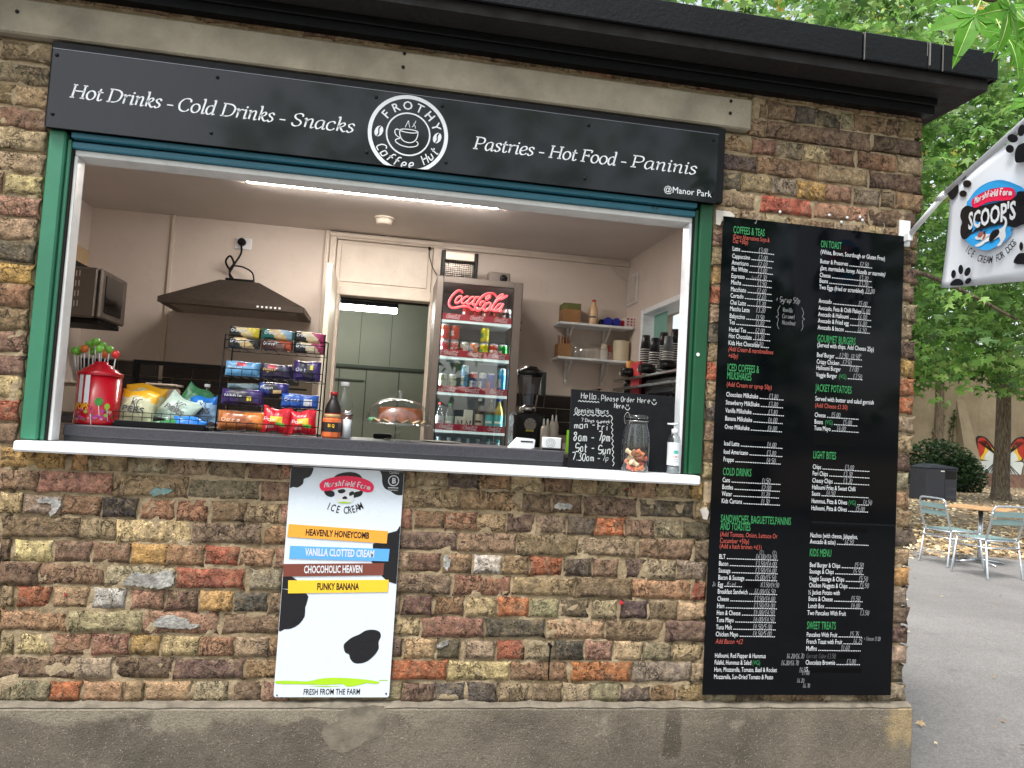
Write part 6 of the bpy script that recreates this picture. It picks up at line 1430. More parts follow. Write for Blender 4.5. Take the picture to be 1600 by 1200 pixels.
# cake stand
cx, cy = wx(622, 660, .33), .33; zp = at(622, 664, Y=cy-.14).z-.0; ds = thing('cake_stand', 'glass cake stand with domed cover on the worktop', 'cake stand', (cx, cy, WZ)); rp = (wx(679, 665, cy)-wx(567, 663, cy))/2
m_gl = thin_glass('clear_glass', (.96, .98, .98, 1), 1.6, .02, .035); zp = max(zp, WZ+.05)
MB().lathe([(.055, 0), (.05, .006), (.012, .014), (.009, zp-WZ-.012), (.03, zp-WZ-.004)], cx, cy, WZ, 28).build('pedestal', m_gl, ds)
MB().lathe([(.0, 0), (rp, 0), (rp, .008), (rp-.008, .010), (rp-.012, .004), (0, .004)], cx, cy, zp-.003, 48, caps=False).build('plate', m_gl, ds)
ht = at(622, 622, Y=cy).z-zp-.006
MB().lathe([((rp-.012)*math.cos(a)**.8 if math.cos(a) > 1e-6 else 0.0005, ht*math.sin(a)) for a in [R(90*k/14) for k in range(14)]]+[(.012, ht)], cx, cy, zp+.006, 48, caps=False).build('dome', m_gl, ds)
MB().lathe([(.010, 0), (.008, .008), (.0145, .016), (.015, .026), (.010, .031)], cx, cy, zp+.006+ht, 18).build('knob', m_gl, ds)
ck = thing('loaf_cake', 'brown glazed cake on paper under the glass dome', 'cake', (cx, cy, zp+.006))
mb = MB(); V = []; ckm = M('glazed_cake', C(140, 74, 36), .4, var=.4, vs=40, bump=.6, bs=60)
for j in range(9):
    for i in range(22):
        a = 2*math.pi*i/22; t = j/8; rr = (.085+.008*mnoise.noise(Vector((math.cos(a)*3, math.sin(a)*3, 2))))*(1-.12*t**4) if j < 8 else .001; V.append((cx+.008+rr*math.cos(a)*1.05, cy+rr*math.sin(a)*.8, zp+.011+.058*min(1, t*1.1)+(.004*mnoise.noise(Vector((a*3, t*4, 0))))))
mb.add(V, [[j*22+i, j*22+(i+1) % 22, (j+1)*22+(i+1) % 22, (j+1)*22+i] for j in range(8) for i in range(22)], smooth=True); mb.build('cake_body', ckm, ck)
mb = MB(); V = [(cx, cy, zp+.008)]+[(cx+(.10+.012*(i % 2))*math.cos(2*math.pi*i/26), cy+(.09+.012*(i % 2))*math.sin(2*math.pi*i/26), zp+.008+.014*(i % 2)) for i in range(26)]
mb.add(V, [[0, i+1, (i+1) % 26+1] for i in range(26)]); mb.add([(v[0], v[1], v[2]-.001) for v in V], [[0, (i+1) % 26+1, i+1] for i in range(26)]); mb.build('baking_paper', M('greaseproof', C(206, 180, 140), .7), ck)
MB().lathe([(.02, 0), (.018, .012), (.006, .016)], cx-.10, cy-.01, zp+.009, 12).build('green_sweet', M('mint_icing', C(110, 180, 130), .6), ck)
tag(MB().lathe([(.06, 0), (.085, .004), (.084, .006), (0.001, .003)], wx(690, 690, .45), .45, WZ, 28).build('paper_plate', M('grey_card', C(150, 148, 136), .8)), 'flat pale plate on the worktop right of the cake stand', 'plate')
tag(MB().bevbox(wx(583, 680, .5), wx(612, 680, .5), .48, .58, WZ, WZ+.022, .006).build('black_tray', m_black), 'low black tray behind the cake stand foot', 'tray')
# card reader, holder, green sticker box
x = wx(816, 693, .2); cr = thing('card_reader', 'white card reader on the worktop left of the chalkboard', 'card reader', (x, .2, WZ))
MB().prism([(x-.052, WZ+.001), (x-.035, WZ+.001), (x+.030, WZ+.001), (x+.042, WZ+.006), (x+.045, WZ+.036), (x+.038, WZ+.040), (x-.018, WZ+.042)], .17, .24, axis=1).build('case', m_white, cr)
MB().box(x-.012, x+.036, .1685, .171, WZ+.026, WZ+.031).build('card_slot', m_black, cr)
x = wx(862, 693, .22); cb = thing('card_holder', 'small white stand with round printed mark left of the chalkboard', 'stand', (x, .22, WZ))
MB().bevbox(x-.038, x+.038, .215, .235, WZ+.006, WZ+.05, .003).build('face', m_white, cb); MB().bevbox(x-.045, x+.05, .19, .28, WZ, WZ+.0055, .002).build('base', m_black, cb); MB().bevbox(x+.026, x+.048, .236, .262, WZ+.006, WZ+.045, .002).build('block', m_black, cb)
mb = MB()
for r2 in (.018, .012, .006): ribbon(mb, [(r2*math.cos(t), r2*math.sin(t)) for t in [k*math.pi/8 for k in range(16)]], lambda u, v: (x-.006+u, .2142, WZ+.028+v), .0014, closed=True)
mb.build('round_mark', M('grey_print', C(130, 130, 134), .6, var=0), cb)
x = wx(888, 680, .6); tag(MB().bevbox(x-.006, x+.004, .6, .61, WZ-.02, at(888, 672, Y=.6).z, .002).build('green_marker', M('neon_green', C(150, 230, 40), .4)), 'bright green marker upright left of the chalkboard', 'marker')
# chalkboard leaning on the sill
cbz = .8435; cbd = thing('chalkboard', 'small chalkboard with opening hours leaning on the right of the sill', 'chalkboard', (2.37, .07, cbz))
def cb_pt(px, py): return at(px, py, Y=.07)
c_ = [at(888, 721, Y=.068), at(1061, 737, Y=.068), at(1063, 620, Y=.085), at(893, 608, Y=.085)]
c_[0].z = cbz; c_[1].z = cbz
n_ = Vector((0, .007, 0)); m_cb = M('slate_board', C(15, 17, 21), .75, var=.2, vs=12, spec=.2)
MB().add(c_+[q+n_ for q in c_], [[0, 1, 2, 3], [7, 6, 5, 4], [0, 4, 5, 1], [1, 5, 6, 2], [2, 6, 7, 3], [3, 7, 4, 0]]).build('board', m_cb, cbd)
def cbm(px0, py0, px1, py1):
    def yb(z): return .0675+(z-cbz)/(1.138-cbz)*.017-.0012
    a, b = at(px0, py0, Y=.075), at(px1, py1, Y=.075); e = b-a; e.y = 0; L = e.length; e /= L
    return (lambda u, v: (a.x+e.x*u-e.z*v, yb(a.z+e.z*u+e.x*v), a.z+e.z*u+e.x*v)), L
cw_ = MB(); c5 = lambda x, y: (790+x/5, 590+y/5)
for s_, a, b, cap, w_ in (('Hello.', (588, 162), (728, 168), .022, .0032), ('Please', (748, 178), (882, 186), .020, .003), ('Order', (902, 186), (1012, 192), .019, .003), ('Here', (1030, 194), (1132, 200), .020, .003), ('Here', (848, 236), (925, 242), .019, .003),
                         ('Opening', (540, 276), (685, 280), .021, .003), ('Hours', (704, 280), (805, 282), .020, .003), ('7 Days a week', (588, 342), (810, 356), .012, .0024), ('mon -', (532, 396), (700, 392), .024, .0042), ('Fri', (715, 408), (795, 412), .026, .0042),
                         ('8am -', (524, 492), (690, 500), .033, .0048), ('7pm', (716, 490), (812, 500), .034, .0048), ('Sat -', (540, 575), (690, 580), .031, .0046), ('Sun', (716, 590), (815, 598), .031, .0046), ('7.30am -', (508, 640), (730, 656), .027, .0038), ('7p', (742, 648), (800, 652), .022, .002)):
    mf, L = cbm(*c5(*a), *c5(*b)); put_hand(cw_, s_, mf, cap, .8, w=w_*.74, width=L*1.04, slant=.03, n=4)
def wavy(a, b, n, amp, vert=False, w_=.0026):
    mf, L = cbm(*c5(*a), *c5(*b)); ribbon(cw_, [(L*i/n, amp*math.sin(i*math.pi)*0+amp*(1 if i % 2 else -1)) for i in range(n+1)], mf, w_, n=4)
wavy((570, 182), (735, 192), 14, .0022); wavy((532, 288), (835, 300), 16, .0032); wavy((830, 300), (838, 690), 18, .003)
for cx2, cy2 in ((1165, 190), (955, 232)):
    mf, L = cbm(*c5(cx2, cy2), *c5(cx2+40, cy2+3)); ribbon(cw_, [(-.010, 0), (-.006, -.007), (0, -.010), (.006, -.008), (.010, 0)], mf, .0026); ribbon(cw_, [(-.003, .004), (-.003, .011)], mf, .0026, sharp=True); ribbon(cw_, [(.003, .004), (.003, .011)], mf, .0026, sharp=True)
cw_.build('chalk_writing', M('chalk_white', C(178, 184, 184), .8, var=.1, vs=200), cbd)
# clip jar with biscuits
jx = 2.400; jy = .0; hj = at(990, 645, Y=jy).z-cbz; rj = .0545; jr = thing('biscuit_jar', 'tall clip top glass jar part filled with dog biscuits on the sill', 'jar', (jx, jy, cbz))
MB().lathe([(rj*.82, .0), (rj*.9, .006), (rj*.97, hj*.2), (rj*1.0, hj*.42), (rj*.92, hj*.66), (rj*.76, hj*.80), (rj*.74, hj*.84), (rj*.82, hj*.85), (rj*.82, hj*.87), (rj*.74, hj*.88)], jx, jy, cbz, 36).build('glass_body', m_gl, jr)
MB().lathe([(rj*.78, hj*.885), (rj*.80, hj*.90)], jx, jy, cbz, 32).build('rubber_seal', m_black, jr)
MB().lathe([(rj*.80, hj*.905), (rj*.80, hj*.95), (rj*.6, hj*.97), (.001, hj*.975)], jx, jy, cbz, 32).build('glass_lid', m_gl, jr)
MB().tube([(jx+rj*.83*math.cos(R(k*20)), jy+rj*.83*math.sin(R(k*20)), cbz+hj*.86) for k in range(18)], .0014, 6, closed=True).tube(smooth_pts([(jx-.05, jy-.018, cbz+hj*.8), (jx-.056, jy-.02, cbz+hj*.92), (jx-.044, jy-.022, cbz+hj*1.0), (jx-.034, jy-.024, cbz+hj*.9), (jx-.038, jy-.024, cbz+hj*.8)]), .0014, 6).build('wire_clip', m_chr, jr)
bc = (C(214, 130, 90), C(220, 196, 160), C(150, 96, 70), C(206, 90, 66), C(226, 206, 176), C(190, 150, 80), C(170, 120, 84))
for i in range(26):
    a = rnd.uniform(0, 6.28); rr = rnd.uniform(0, .034) if i % 3 == 0 else rnd.uniform(.020, .030); lay = i // 7; z = cbz+.015+lay*.019; b = MB(); l2 = rnd.uniform(.014, .018)
    b.lathe([(.006, -l2), (.0105, -l2*.85), (.0075, -l2*.45), (.0075, l2*.45), (.0105, l2*.85), (.006, l2)], 0, 0, 0, 8); b.xf(Matrix.Translation((jx+rr*math.cos(a), jy+rr*math.sin(a), z)) @ Matrix.Rotation(rnd.uniform(0, 6), 4, 'Z') @ Matrix.Rotation(rnd.uniform(.8, 2.2), 4, 'X'))
    o = b.build('dog_biscuit', M('biscuit_%d' % (i % 7), bc[i % 7], .85, var=.12, vs=60)); tag(o, 'small %s bone shaped dog biscuit in the clip top jar' % ('tan', 'cream', 'brown', 'red brown', 'pale cream', 'golden', 'light brown')[i % 7], 'biscuit', 'dog biscuits in the glass jar')
# sanitiser
sx = 2.550; sn = thing('hand_sanitiser', 'clear pump bottle with white label at the right end of the sill', 'pump bottle', (sx, 0, cbz)); hs_ = at(1053, 661, Y=0).z-cbz
MB().lathe([(.022, 0), (.024, .005), (.024, hs_*.66), (.019, hs_*.74), (.010, hs_*.78)], sx, 0, cbz, 20).build('bottle_body', m_clear, sn); MB().lathe([(.02, .003), (.022, .008), (.022, .028)], sx, 0, cbz, 20, col=C(120, 126, 130)).build('gel', m_lbl, sn)
MB().lathe([(.0246, hs_*.17), (.0246, hs_*.62)], sx, 0, cbz, 20, caps=False).build('label_wrap', m_wht, sn); MB().lathe([(.0115, hs_*.78), (.0115, hs_*.88), (.004, hs_*.885), (.004, hs_*.96), (.012, hs_*.965), (.012, hs_)], sx, 0, cbz, 14).box(sx-.028, sx, -.005, .005, cbz+hs_*.965, cbz+hs_*.995).build('pump', m_white, sn)
mb = MB()
for z, c_, w_, t_ in ((.50, 'ring', 0, 0), (.40, C(60, 170, 160), .020, .012), (.33, C(200, 60, 60), .022, .004), (.28, C(120, 120, 120), .018, .0015), (.24, C(120, 120, 120), .016, .0015)):
    if c_ == 'ring': continue
    mb.add([(sx+.0249*math.sin(a), -.0249*math.cos(a), cbz+hs_*z+q) for a, q in ((-w_/2/.025, 0), (0, 0), (w_/2/.025, 0), (w_/2/.025, t_), (0, t_), (-w_/2/.025, t_))], [[0, 1, 4, 5], [1, 2, 3, 4]], col=c_)
mb.build('label_print', m_lbl, sn)
# ------------------------------------------------------------------ ground
GZ = -.42
def ground_mat():
    t = NT('dry_earth'); n = t.noise(.9, 8, .65)
    c = t.mix(t.ramp(n, .35, .65), C(104, 90, 74), C(130, 116, 96)); c = t.mix(t.ramp(t.noise(7, 8, .75), .5, .62, 0, .7), c, C(176, 154, 118))
    c = t.mix(t.ramp(t.noise(22, 5, .75), .55, .66, 0, .6), c, C(84, 68, 50))
    t.set('Base Color', c); t.set('Roughness', 1.); t.set('Normal', t.bump(t.noise(12, 8, .7), .8, .05)); return t.m
def asphalt_mat():
    t = NT('worn_asphalt'); c = t.mix(t.ramp(t.noise(.8, 7, .6), .35, .65), C(112, 109, 106), C(130, 127, 124))
    f = t.ramp(t.noise(75, 6, .8), .36, .64, .68, 1.3); g = t.n('CombineColor')
    for i in range(3): t.l(f, g.inputs[i])
    c = t.mix(1., c, g.outputs[0], 'MULTIPLY'); vo = t.n('TexVoronoi', feature='F1'); vo.inputs['Scale'].default_value = 55; t.l(t.pos(), vo.inputs['Vector'])
    c = t.mix(t.ramp(vo.outputs['Distance'], .12, .24, .6, 0), c, C(166, 164, 158)); c = t.mix(t.ramp(t.noise(3, 6, .7), .6, .7, 0, .35), c, C(84, 81, 78))
    t.set('Base Color', c); t.set('Roughness', .9); t.set('Normal', t.bump(t.noise(160, 5, .7), .6, .006)); return t.m
m_earth = ground_mat(); m_asph = asphalt_mat()
tag(MB().poly([(-160, -160, GZ-.006), (190, -160, GZ-.006), (190, 190, GZ-.006), (-160, 190, GZ-.006)]).build('ground', m_earth), kind='structure')
edge = [at(1300, 838, Z=GZ), at(1425, 852, Z=GZ), at(1470, 858, Z=GZ), at(1510, 866, Z=GZ), at(1560, 871, Z=GZ), at(1600, 877, Z=GZ), at(1700, 890, Z=GZ)]
ap = [(-14, -13, GZ), (30, -13, GZ), (30, edge[-1].y-.6, GZ)]+[(p.x, p.y, GZ) for p in reversed(edge)]+[(edge[0].x-3, edge[0].y+2, GZ), (-14, 11, GZ)]
tag(MB().poly(ap).build('path', m_asph), kind='structure')
# fallen leaves: countless small ones on the earth and a few on the path
def star_leaf(L, w=1., droop=.25, r=None):
    """five pointed leaf lying in local XY, stem at origin, tip along +Y"""
    an = [-118, -62, 0, 62, 118]; ln = [.50, .80, 1., .80, .50]; P = []
    for k in range(5):
        a = R(an[k]); tip = (math.sin(a)*ln[k]*L*w, (.32+math.cos(a)*ln[k]*.72)*L); P.append(tip)
        if k < 4:
            b = R((an[k]+an[k+1])/2); P.append((math.sin(b)*.30*L*w, (.32+math.cos(b)*.30)*L))
    P.append((0, .12*L)); c = (0, .34*L)
    def z(x, y): return -droop*((x*x+(y-.3*L)**2)/L)+.06*L*abs(x)/L
    return [(c[0], c[1], .02*L)]+[(x, y, z(x, y)) for x, y in P], [[0, i+1, (i+1) % len(P)+1] for i in range(len(P))]
def scatter_mesh(name, mat, protos, mats4, cols, parent=None):
    """join many transformed copies: numpy arrays, one object"""
    V = []; F = []; Cl = []; off = 0
    pv = [np.array(p[0], dtype=np.float64) for p in protos]; pf = [np.array(p[1], dtype=np.int64) for p in protos]
    for k, (m, ci) in enumerate(zip(mats4, cols)):
        v = pv[k % len(pv)]; f = pf[k % len(pv)]
        V.append(v @ m[0].T + m[1]); F.append(f+off); Cl.append(np.repeat(np.array([ci]), len(f)*3, axis=0)); off += len(v)
    V = np.concatenate(V); F = np.concatenate(F); Cl = np.concatenate(Cl)
    me = bpy.data.meshes.new(name); me.vertices.add(len(V)); me.vertices.foreach_set('co', V.ravel())
    me.loops.add(len(F)*3); me.loops.foreach_set('vertex_index', F.ravel().astype(np.int32)); me.polygons.add(len(F))
    me.polygons.foreach_set('loop_start', np.arange(0, len(F)*3, 3, dtype=np.int32)); me.polygons.foreach_set('loop_total', np.full(len(F), 3, dtype=np.int32))
    a = me.color_attributes.new('Col', 'FLOAT_COLOR', 'CORNER'); a.data.foreach_set('color', Cl.ravel().astype(np.float32)); me.materials.append(mat); me.update(); me.validate()
    o = bpy.data.objects.new(name, me); COL.objects.link(o)
    if parent: o.parent = parent; o.location = -parent.location
    return o
def leaf_mat(name, trans=.45):
    t = NT(name); a = t.n('Attribute', attribute_name='Col'); c = a.outputs['Color']
    t.set('Base Color', c); t.set('Roughness', .5); t.set('Specular IOR Level', .3)
    tl = t.n('BsdfTranslucent'); hv = t.n('HueSaturation'); hv.inputs['Value'].default_value = 1.5; hv.inputs['Saturation'].default_value = 1.0; t.l(c, hv.inputs['Color']); t.l(hv.outputs[0], tl.inputs[0])
    mx = t.n('MixShader'); mx.inputs[0].default_value = trans; t.l(t.b.outputs[0], mx.inputs[1]); t.l(tl.outputs[0], mx.inputs[2]); t.l(mx.outputs[0], t.t.nodes['Material Output'].inputs[0]); return t.m
m_leaf = leaf_mat('maple_like_leaf', .38); m_dead = M('dry_leaf', rough=.8, attr=True, var=.1)
nr = np.random.default_rng(5)
def rotm(yaw, pitch, roll):
    return np.array((Matrix.Rotation(yaw, 3, 'Z') @ Matrix.Rotation(pitch, 3, 'X') @ Matrix.Rotation(roll, 3, 'Y')))
lits = []; cls = []
for i in range(5200):
    if i < 400: px, py = nr.uniform(1400, 1640), nr.uniform(868, 1200)
    else: px, py = nr.uniform(1380, 1700), 762+110*nr.random()**1.6
    if i < 400 and nr.random() < .93: continue
    p = at(px, py, Z=GZ)
    if p.y > 31.5 or p.length > 60: continue
    s = nr.uniform(.02, .045) if i < 400 else nr.uniform(.06, .11)
    m = rotm(nr.uniform(0, 6.28), nr.uniform(-.5, .5), nr.uniform(-.5, .5))*s
    lits.append((m, np.array((p.x, p.y, GZ+.012+nr.uniform(0, .01))))); cls.append(C(*[(190, 164, 120), (160, 128, 88), (206, 186, 144), (140, 114, 84), (214, 198, 160)][nr.integers(5)]))
tag(scatter_mesh('fallen_leaves', m_dead, [star_leaf(1)], lits, cls), kind='stuff')
# ------------------------------------------------------------------ trees
def bark_mat():
    t = NT('grooved_bark'); mp = t.n('Mapping'); mp.inputs['Scale'].default_value = (9, 9, 1.1); t.l(t.pos(), mp.inputs[0])
    n = t.noise(3.2, 8, .7, vec=mp.outputs[0], dist=.8); c = t.mix(t.ramp(n, .4, .62), C(62, 52, 42), C(128, 112, 92)); c = t.mix(t.ramp(t.noise(2, 5), .55, .7, 0, .4), c, C(104, 108, 82))
    t.set('Base Color', c); t.set('Roughness', .95); t.set('Normal', t.bump(n, 1., .06)); return t.m
m_bark = bark_mat()
def limb(mb, pts, r0, r1, n=12):
    P = smooth_pts(pts, 5); k = len(P); mb.tube(P, [r0+(r1-r0)*(i/(k-1))**.8 for i in range(k)], n)
GREENS = [(90, 132, 56), (110, 152, 68), (132, 174, 88), (70, 106, 50), (156, 192, 108), (100, 142, 70), (122, 162, 86)]
LIGHT = [(140, 190, 90), (160, 204, 104), (206, 204, 104), (222, 190, 110), (120, 176, 80), (132, 186, 96), (110, 164, 76)]
def crown(name, parent, ells, n, size, pal, seed, zmin=1.6, face=None, per=7):
    g = np.random.default_rng(seed); out = []; cols = []; vol = np.array([e[3]*e[4]*e[5] for e in ells]); vol = vol/vol.sum()
    while len(out) < n:
        e = ells[g.choice(len(ells), p=vol)]; d = g.normal(size=3); d /= np.linalg.norm(d); q = g.random()**.28
        p = np.array(e[:3])+d*np.array(e[3:6])*q
        if p[2] < zmin+.5*math.sin(p[0]*2.1+p[1]*1.3)+.25: continue
        dens = mnoise.noise(Vector(p*.75))
        if dens < -.22: continue
        base = pal[g.integers(len(pal))]; br = .8+.35*(mnoise.noise(Vector(p*1.3+7))+.3)
        # a spray of leaves hanging from one twig
        yaw0 = g.uniform(0, 6.28)
        for k in range(per):
            s = size*g.uniform(.7, 1.25); yw = yaw0+g.uniform(-1.6, 1.6); off = g.normal(size=3)*np.array((.9, .9, .5))*size*1.15
            m = rotm(yw, -g.uniform(.35, 1.25), g.uniform(-.5, .5))*s
            jit = g.uniform(.82, 1.15)*br
            out.append((m, p+off)); jit *= .97; cols.append(C(*[min(255, base[0]*jit), min(255, base[1]*jit), min(255, base[2]*jit)]))
    o = scatter_mesh(name, m_leaf, LP, out, cols, parent); o['kind'] = 'stuff'; return o
LP = [star_leaf(1, 1., .30), star_leaf(1, .92, .5), star_leaf(1, 1.05, .15)]
def tree(lb, base, rad, lean, fork, ells, n, size, pal, seed, zmin, limbs, group=None, name='sweetgum_tree', per=7):
    t = thing(name, lb, 'tree', (base[0], base[1], GZ), group); tk = MB(); b = Vector((base[0], base[1], GZ)); top = b+Vector(lean)
    pts = [b+Vector((0, 0, -.1)), b+(top-b)*.03, b+(top-b)*.12, b+(top-b)*.5+Vector((.04, 0, 0)), top]; P = smooth_pts(pts, 5); k = len(P)
    tk.tube(P, [rad*(1.55 if i == 0 else 1+.35*math.exp(-i/2.2)-.42*i/(k-1)) for i in range(k)], 22)
    tko = tk.build('trunk', m_bark, t); lm2 = MB()
    for l in limbs: limb(lm2, [top+Vector((0, 0, -.3))]+[top+Vector(q) for q in l], rad*.38, .02, 8)
    tag(lm2.build('limbs', m_bark, t)); crown('crown', t, ells, n, size, pal, seed, zmin, per=per); return t
b1 = at(1441, 852, Z=GZ)
tree('sweetgum tree with trunk beside the kiosk corner and star shaped leaves', (b1.x-.1, b1.y+.3), .20, (-1.5, .7, 4.2), 0, [(10.2, 10.3, 5.6, 3.4, 3.0, 3.6), (7.3, 9.2, 7.6, 3.2, 2.6, 2.2), (12.2, 9.4, 4.6, 2.4, 2.4, 2.9), (11.5, 10.5, 8.6, 3.4, 2.6, 2.2)], 15000, .16, GREENS, 11, 1.95, [[(1, .2, 1), (2.5, .4, 1.6)], [(-.8, 0, 1.2), (-2, -.3, 2.6)], [(.3, .4, 1.5), (.6, .8, 3.2)], [(1.5, -.5, .2), (3, -1.2, -.6)]])
b2 = at(1563, 782, Z=GZ)
tree('large trunked tree in front of the butterfly mural', (b2.x, b2.y), .34, (.2, .2, 5.2), 0, [(b2.x-.6, b2.y-2.2, 6.6, 4.6, 3.4, 3.8), (b2.x-4.5, b2.y-1.4, 6.0, 3.0, 2.8, 2.8), (b2.x+2.4, b2.y-2.2, 6.0, 3.2, 2.6, 3.4)], 11000, .22, GREENS, 23, 2.35, [[(1.5, .2, .4), (3.2, .4, .2)], [(-1.2, -.6, .8), (-3, -1, 1)], [(.3, .4, 1.5), (.6, .8, 3.2)], [(-.6, -1.2, .2), (-1.4, -2.6, -.9)]])
tree('pale yellow green tree showing over the kiosk roof', (13.2, 17.5), .22, (.2, 0, 6.5), 0, [(12.3, 17.0, 12.0, 5.0, 2.6, 4.0), (16.5, 17, 11.8, 3.4, 2.6, 3.6)], 7500, .22, LIGHT, 31, 3, [[(1.5, .2, 1.4), (3.2, .4, 2.2)], [(-1.2, -.6, 1.8), (-3, -1, 3)]])
tree('dark leafed tree filling the far left gap over the roof', (6.5, 21.5), .25, (.1, 0, 8), 0, [(6.8, 21, 14.5, 6.4, 2.8, 4.6)], 2400, .34, GREENS, 37, 4, [[(1.5, .2, 1.4), (3.2, .4, 2.2)]])
for i, (x, y, lb) in enumerate(((28, 30.5, 'dense tree against the wall far behind the bin'), (36, 31, 'dense tree at the right end of the rendered wall'), (20, 31, 'dense tree far behind the kiosk corner'))):
    tree(lb, (x, y), .3, (0, 0, 7), 0, [(x, y-.6, 10, 6.2, 3.0, 5.6), (x+2, y, 16, 6, 3, 4)], 1900, .46, GREENS, 50+i, 3.6, [[(1.5, .2, 1.4), (3.2, .4, 2.2)]], 'trees by the rendered wall')
# unseen trees added behind the viewer, spaced for reflections in sign and fridge door
for i, (x, y, sc, lb) in enumerate(((-11.5, -13, 1., 'unseen broad tree added for reflections, left of the viewer'), (1.6, -15, 1.35, 'unseen broad tree added for reflections, behind the viewer'), (10.2, -14, 1.2, 'unseen tall tree added for reflections, right of the viewer'), (17, -10, 1., 'unseen tree added for reflections, far to the right'), (-15, -9, 1.1, 'unseen tree added for reflections, far to the left'))):
    tree(lb, (x, y), .3, (0, 0, 4.5), 0, [(x, y, 6*sc, 3.6*sc, 2.6, 4.2*sc), (x+.8, y, 4.2, 3.2, 2.2, 3.0)], 620, .62, GREENS, 70+i, 1.2, [[(1.5, .2, 1.4), (3.2, .4, 2.2)]], 'unseen trees added for reflections', per=5)
# leafy twig close to the viewer, top right
tw = thing('leafy_branch', 'bright green star leaf branch hanging in at the top right corner', 'branch', (2.9, -1.1, 2.3))
LFM = None
def near_mat():
    t = NT('near_leaf'); c = t.mix(t.ramp(t.noise(14, 4), .35, .65), C(66, 124, 26), C(90, 150, 38)); t.set('Base Color', c); t.set('Roughness', .5); t.set('Specular IOR Level', .25)
    tl = t.n('BsdfTranslucent'); tl.inputs[0].default_value = C(104, 160, 36); mx = t.n('MixShader'); mx.inputs[0].default_value = .4; t.l(t.b.outputs[0], mx.inputs[1]); t.l(tl.outputs[0], mx.inputs[2]); t.l(mx.outputs[0], t.t.nodes['Material Output'].inputs[0]); return t.m
m_near = near_mat(); m_vein = M('leaf_vein', C(190, 214, 130), .5, var=0)
def near_leaf():
    mb = MB(); an = [-112, -58, 0, 58, 112]; ln = [.58, .88, 1.05, .88, .58]; P = []
    def z(x, y): return -.35*(x*x+(y-.3)**2)
    O = (0, .30)
    for k in range(5):
        a = R(an[k]); d = Vector((math.sin(a), math.cos(a))); n2 = Vector((d.y, -d.x)); tip = Vector(O)+d*ln[k]*.78
        q = [Vector(O)+d*ln[k]*.78*f for f in (.0, .28, .55, .8, 1.)]; wds = (.02, .15, .125, .06, 0)
        L_ = [p-n2*w_ for p, w_ in zip(q, wds)]; R_ = [p+n2*w_ for p, w_ in zip(q, wds)]
        for j in range(4):
            v = [L_[j], q[j], q[j+1], L_[j+1]]; mb.add([(p.x, p.y, z(p.x, p.y)+(.025 if i in (0, 3) else 0)*(j < 3)) for i, p in enumerate(v)], [[0, 1, 2, 3]], smooth=True)
            v = [q[j], R_[j], R_[j+1], q[j+1]]; mb.add([(p.x, p.y, z(p.x, p.y)+(.025 if i in (1, 2) else 0)*(j < 3)) for i, p in enumerate(v)], [[0, 1, 2, 3]], smooth=True)
        if k < 4:
            b = R((an[k]+an[k+1])/2); e = Vector(O)+Vector((math.sin(b), math.cos(b)))*.24
            a2 = R(an[k+1]); d2 = Vector((math.sin(a2), math.cos(a2))); m1 = R_[1]; m2 = (Vector(O)+d2*ln[k+1]*.78*.28)-Vector((d2.y, -d2.x))*.15
            mb.add([(p.x, p.y, z(p.x, p.y)+.01) for p in (Vector(O), m1, e, m2)], [[0, 1, 2, 3]])
        mb.tube([(p.x, p.y, z(p.x, p.y)+.004) for p in q], [.008, .006, .004, .003, .001], 4, mi=1)
    mb.tube([(0, .3, z(0, .3)), (0, .1, .0), (0, -.25, .05)], .009, 5, mi=1); return mb
nl = None
def put_leaf(px, py, d, size, yaw, pitch, roll):
    global nl
    y = CC.y+d; p = at(px, py, Y=y)
    if nl is None: nl = near_leaf().build('leaf', [m_near, m_vein], tw, world=False, fix=False); o = nl
    else: o = nl.copy(); COL.objects.link(o)
    o.location = p-tw.location; o.scale = (size*1.22,)*3
    # leaf plane faces the viewer; its tip points down the picture by 'yaw'
    M3 = Matrix((CR, CU, -CF)).transposed(); o.rotation_euler = (M3 @ Matrix.Rotation(R(yaw), 3, 'Z') @ Matrix.Rotation(R(pitch), 3, 'X') @ Matrix.Rotation(R(roll), 3, 'Y')).to_euler()
for a in ((1530, 6, 1.75, .15, 150, 20, 20), (1560, 40, 1.7, .12, 190, 30, -20), (1590, 20, 1.8, .13, 215, 10, 25), (1500, -12, 1.9, .11, 120, 35, 0), (1575, -10, 1.6, .13, 170, 15, -30), (1598, 60, 1.9, .10, 165, 30, 10), (1548, 10, 2.0, .12, 205, 50, 0), (1612, 100, 1.95, .11, 185, 30, 20), (1625, 30, 1.7, .13, 240, 20, 0), (1600, 150, 2.1, .09, 170, 40, 10), (1640, 90, 1.8, .12, 200, 10, -20)): put_leaf(*a)
q = [at(1700, -120, Y=CC.y+2.0), at(1620, -40, Y=CC.y+1.85), at(1580, -10, Y=CC.y+1.8), at(1545, 0, Y=CC.y+1.8), at(1505, -20, Y=CC.y+1.85)]
MB().tube(smooth_pts(q, 5), .006, 7).tube(smooth_pts([q[1], at(1610, 40, Y=CC.y+1.85), at(1606, 110, Y=CC.y+1.95)], 5), .004, 6).build('twig', m_bark, tw)
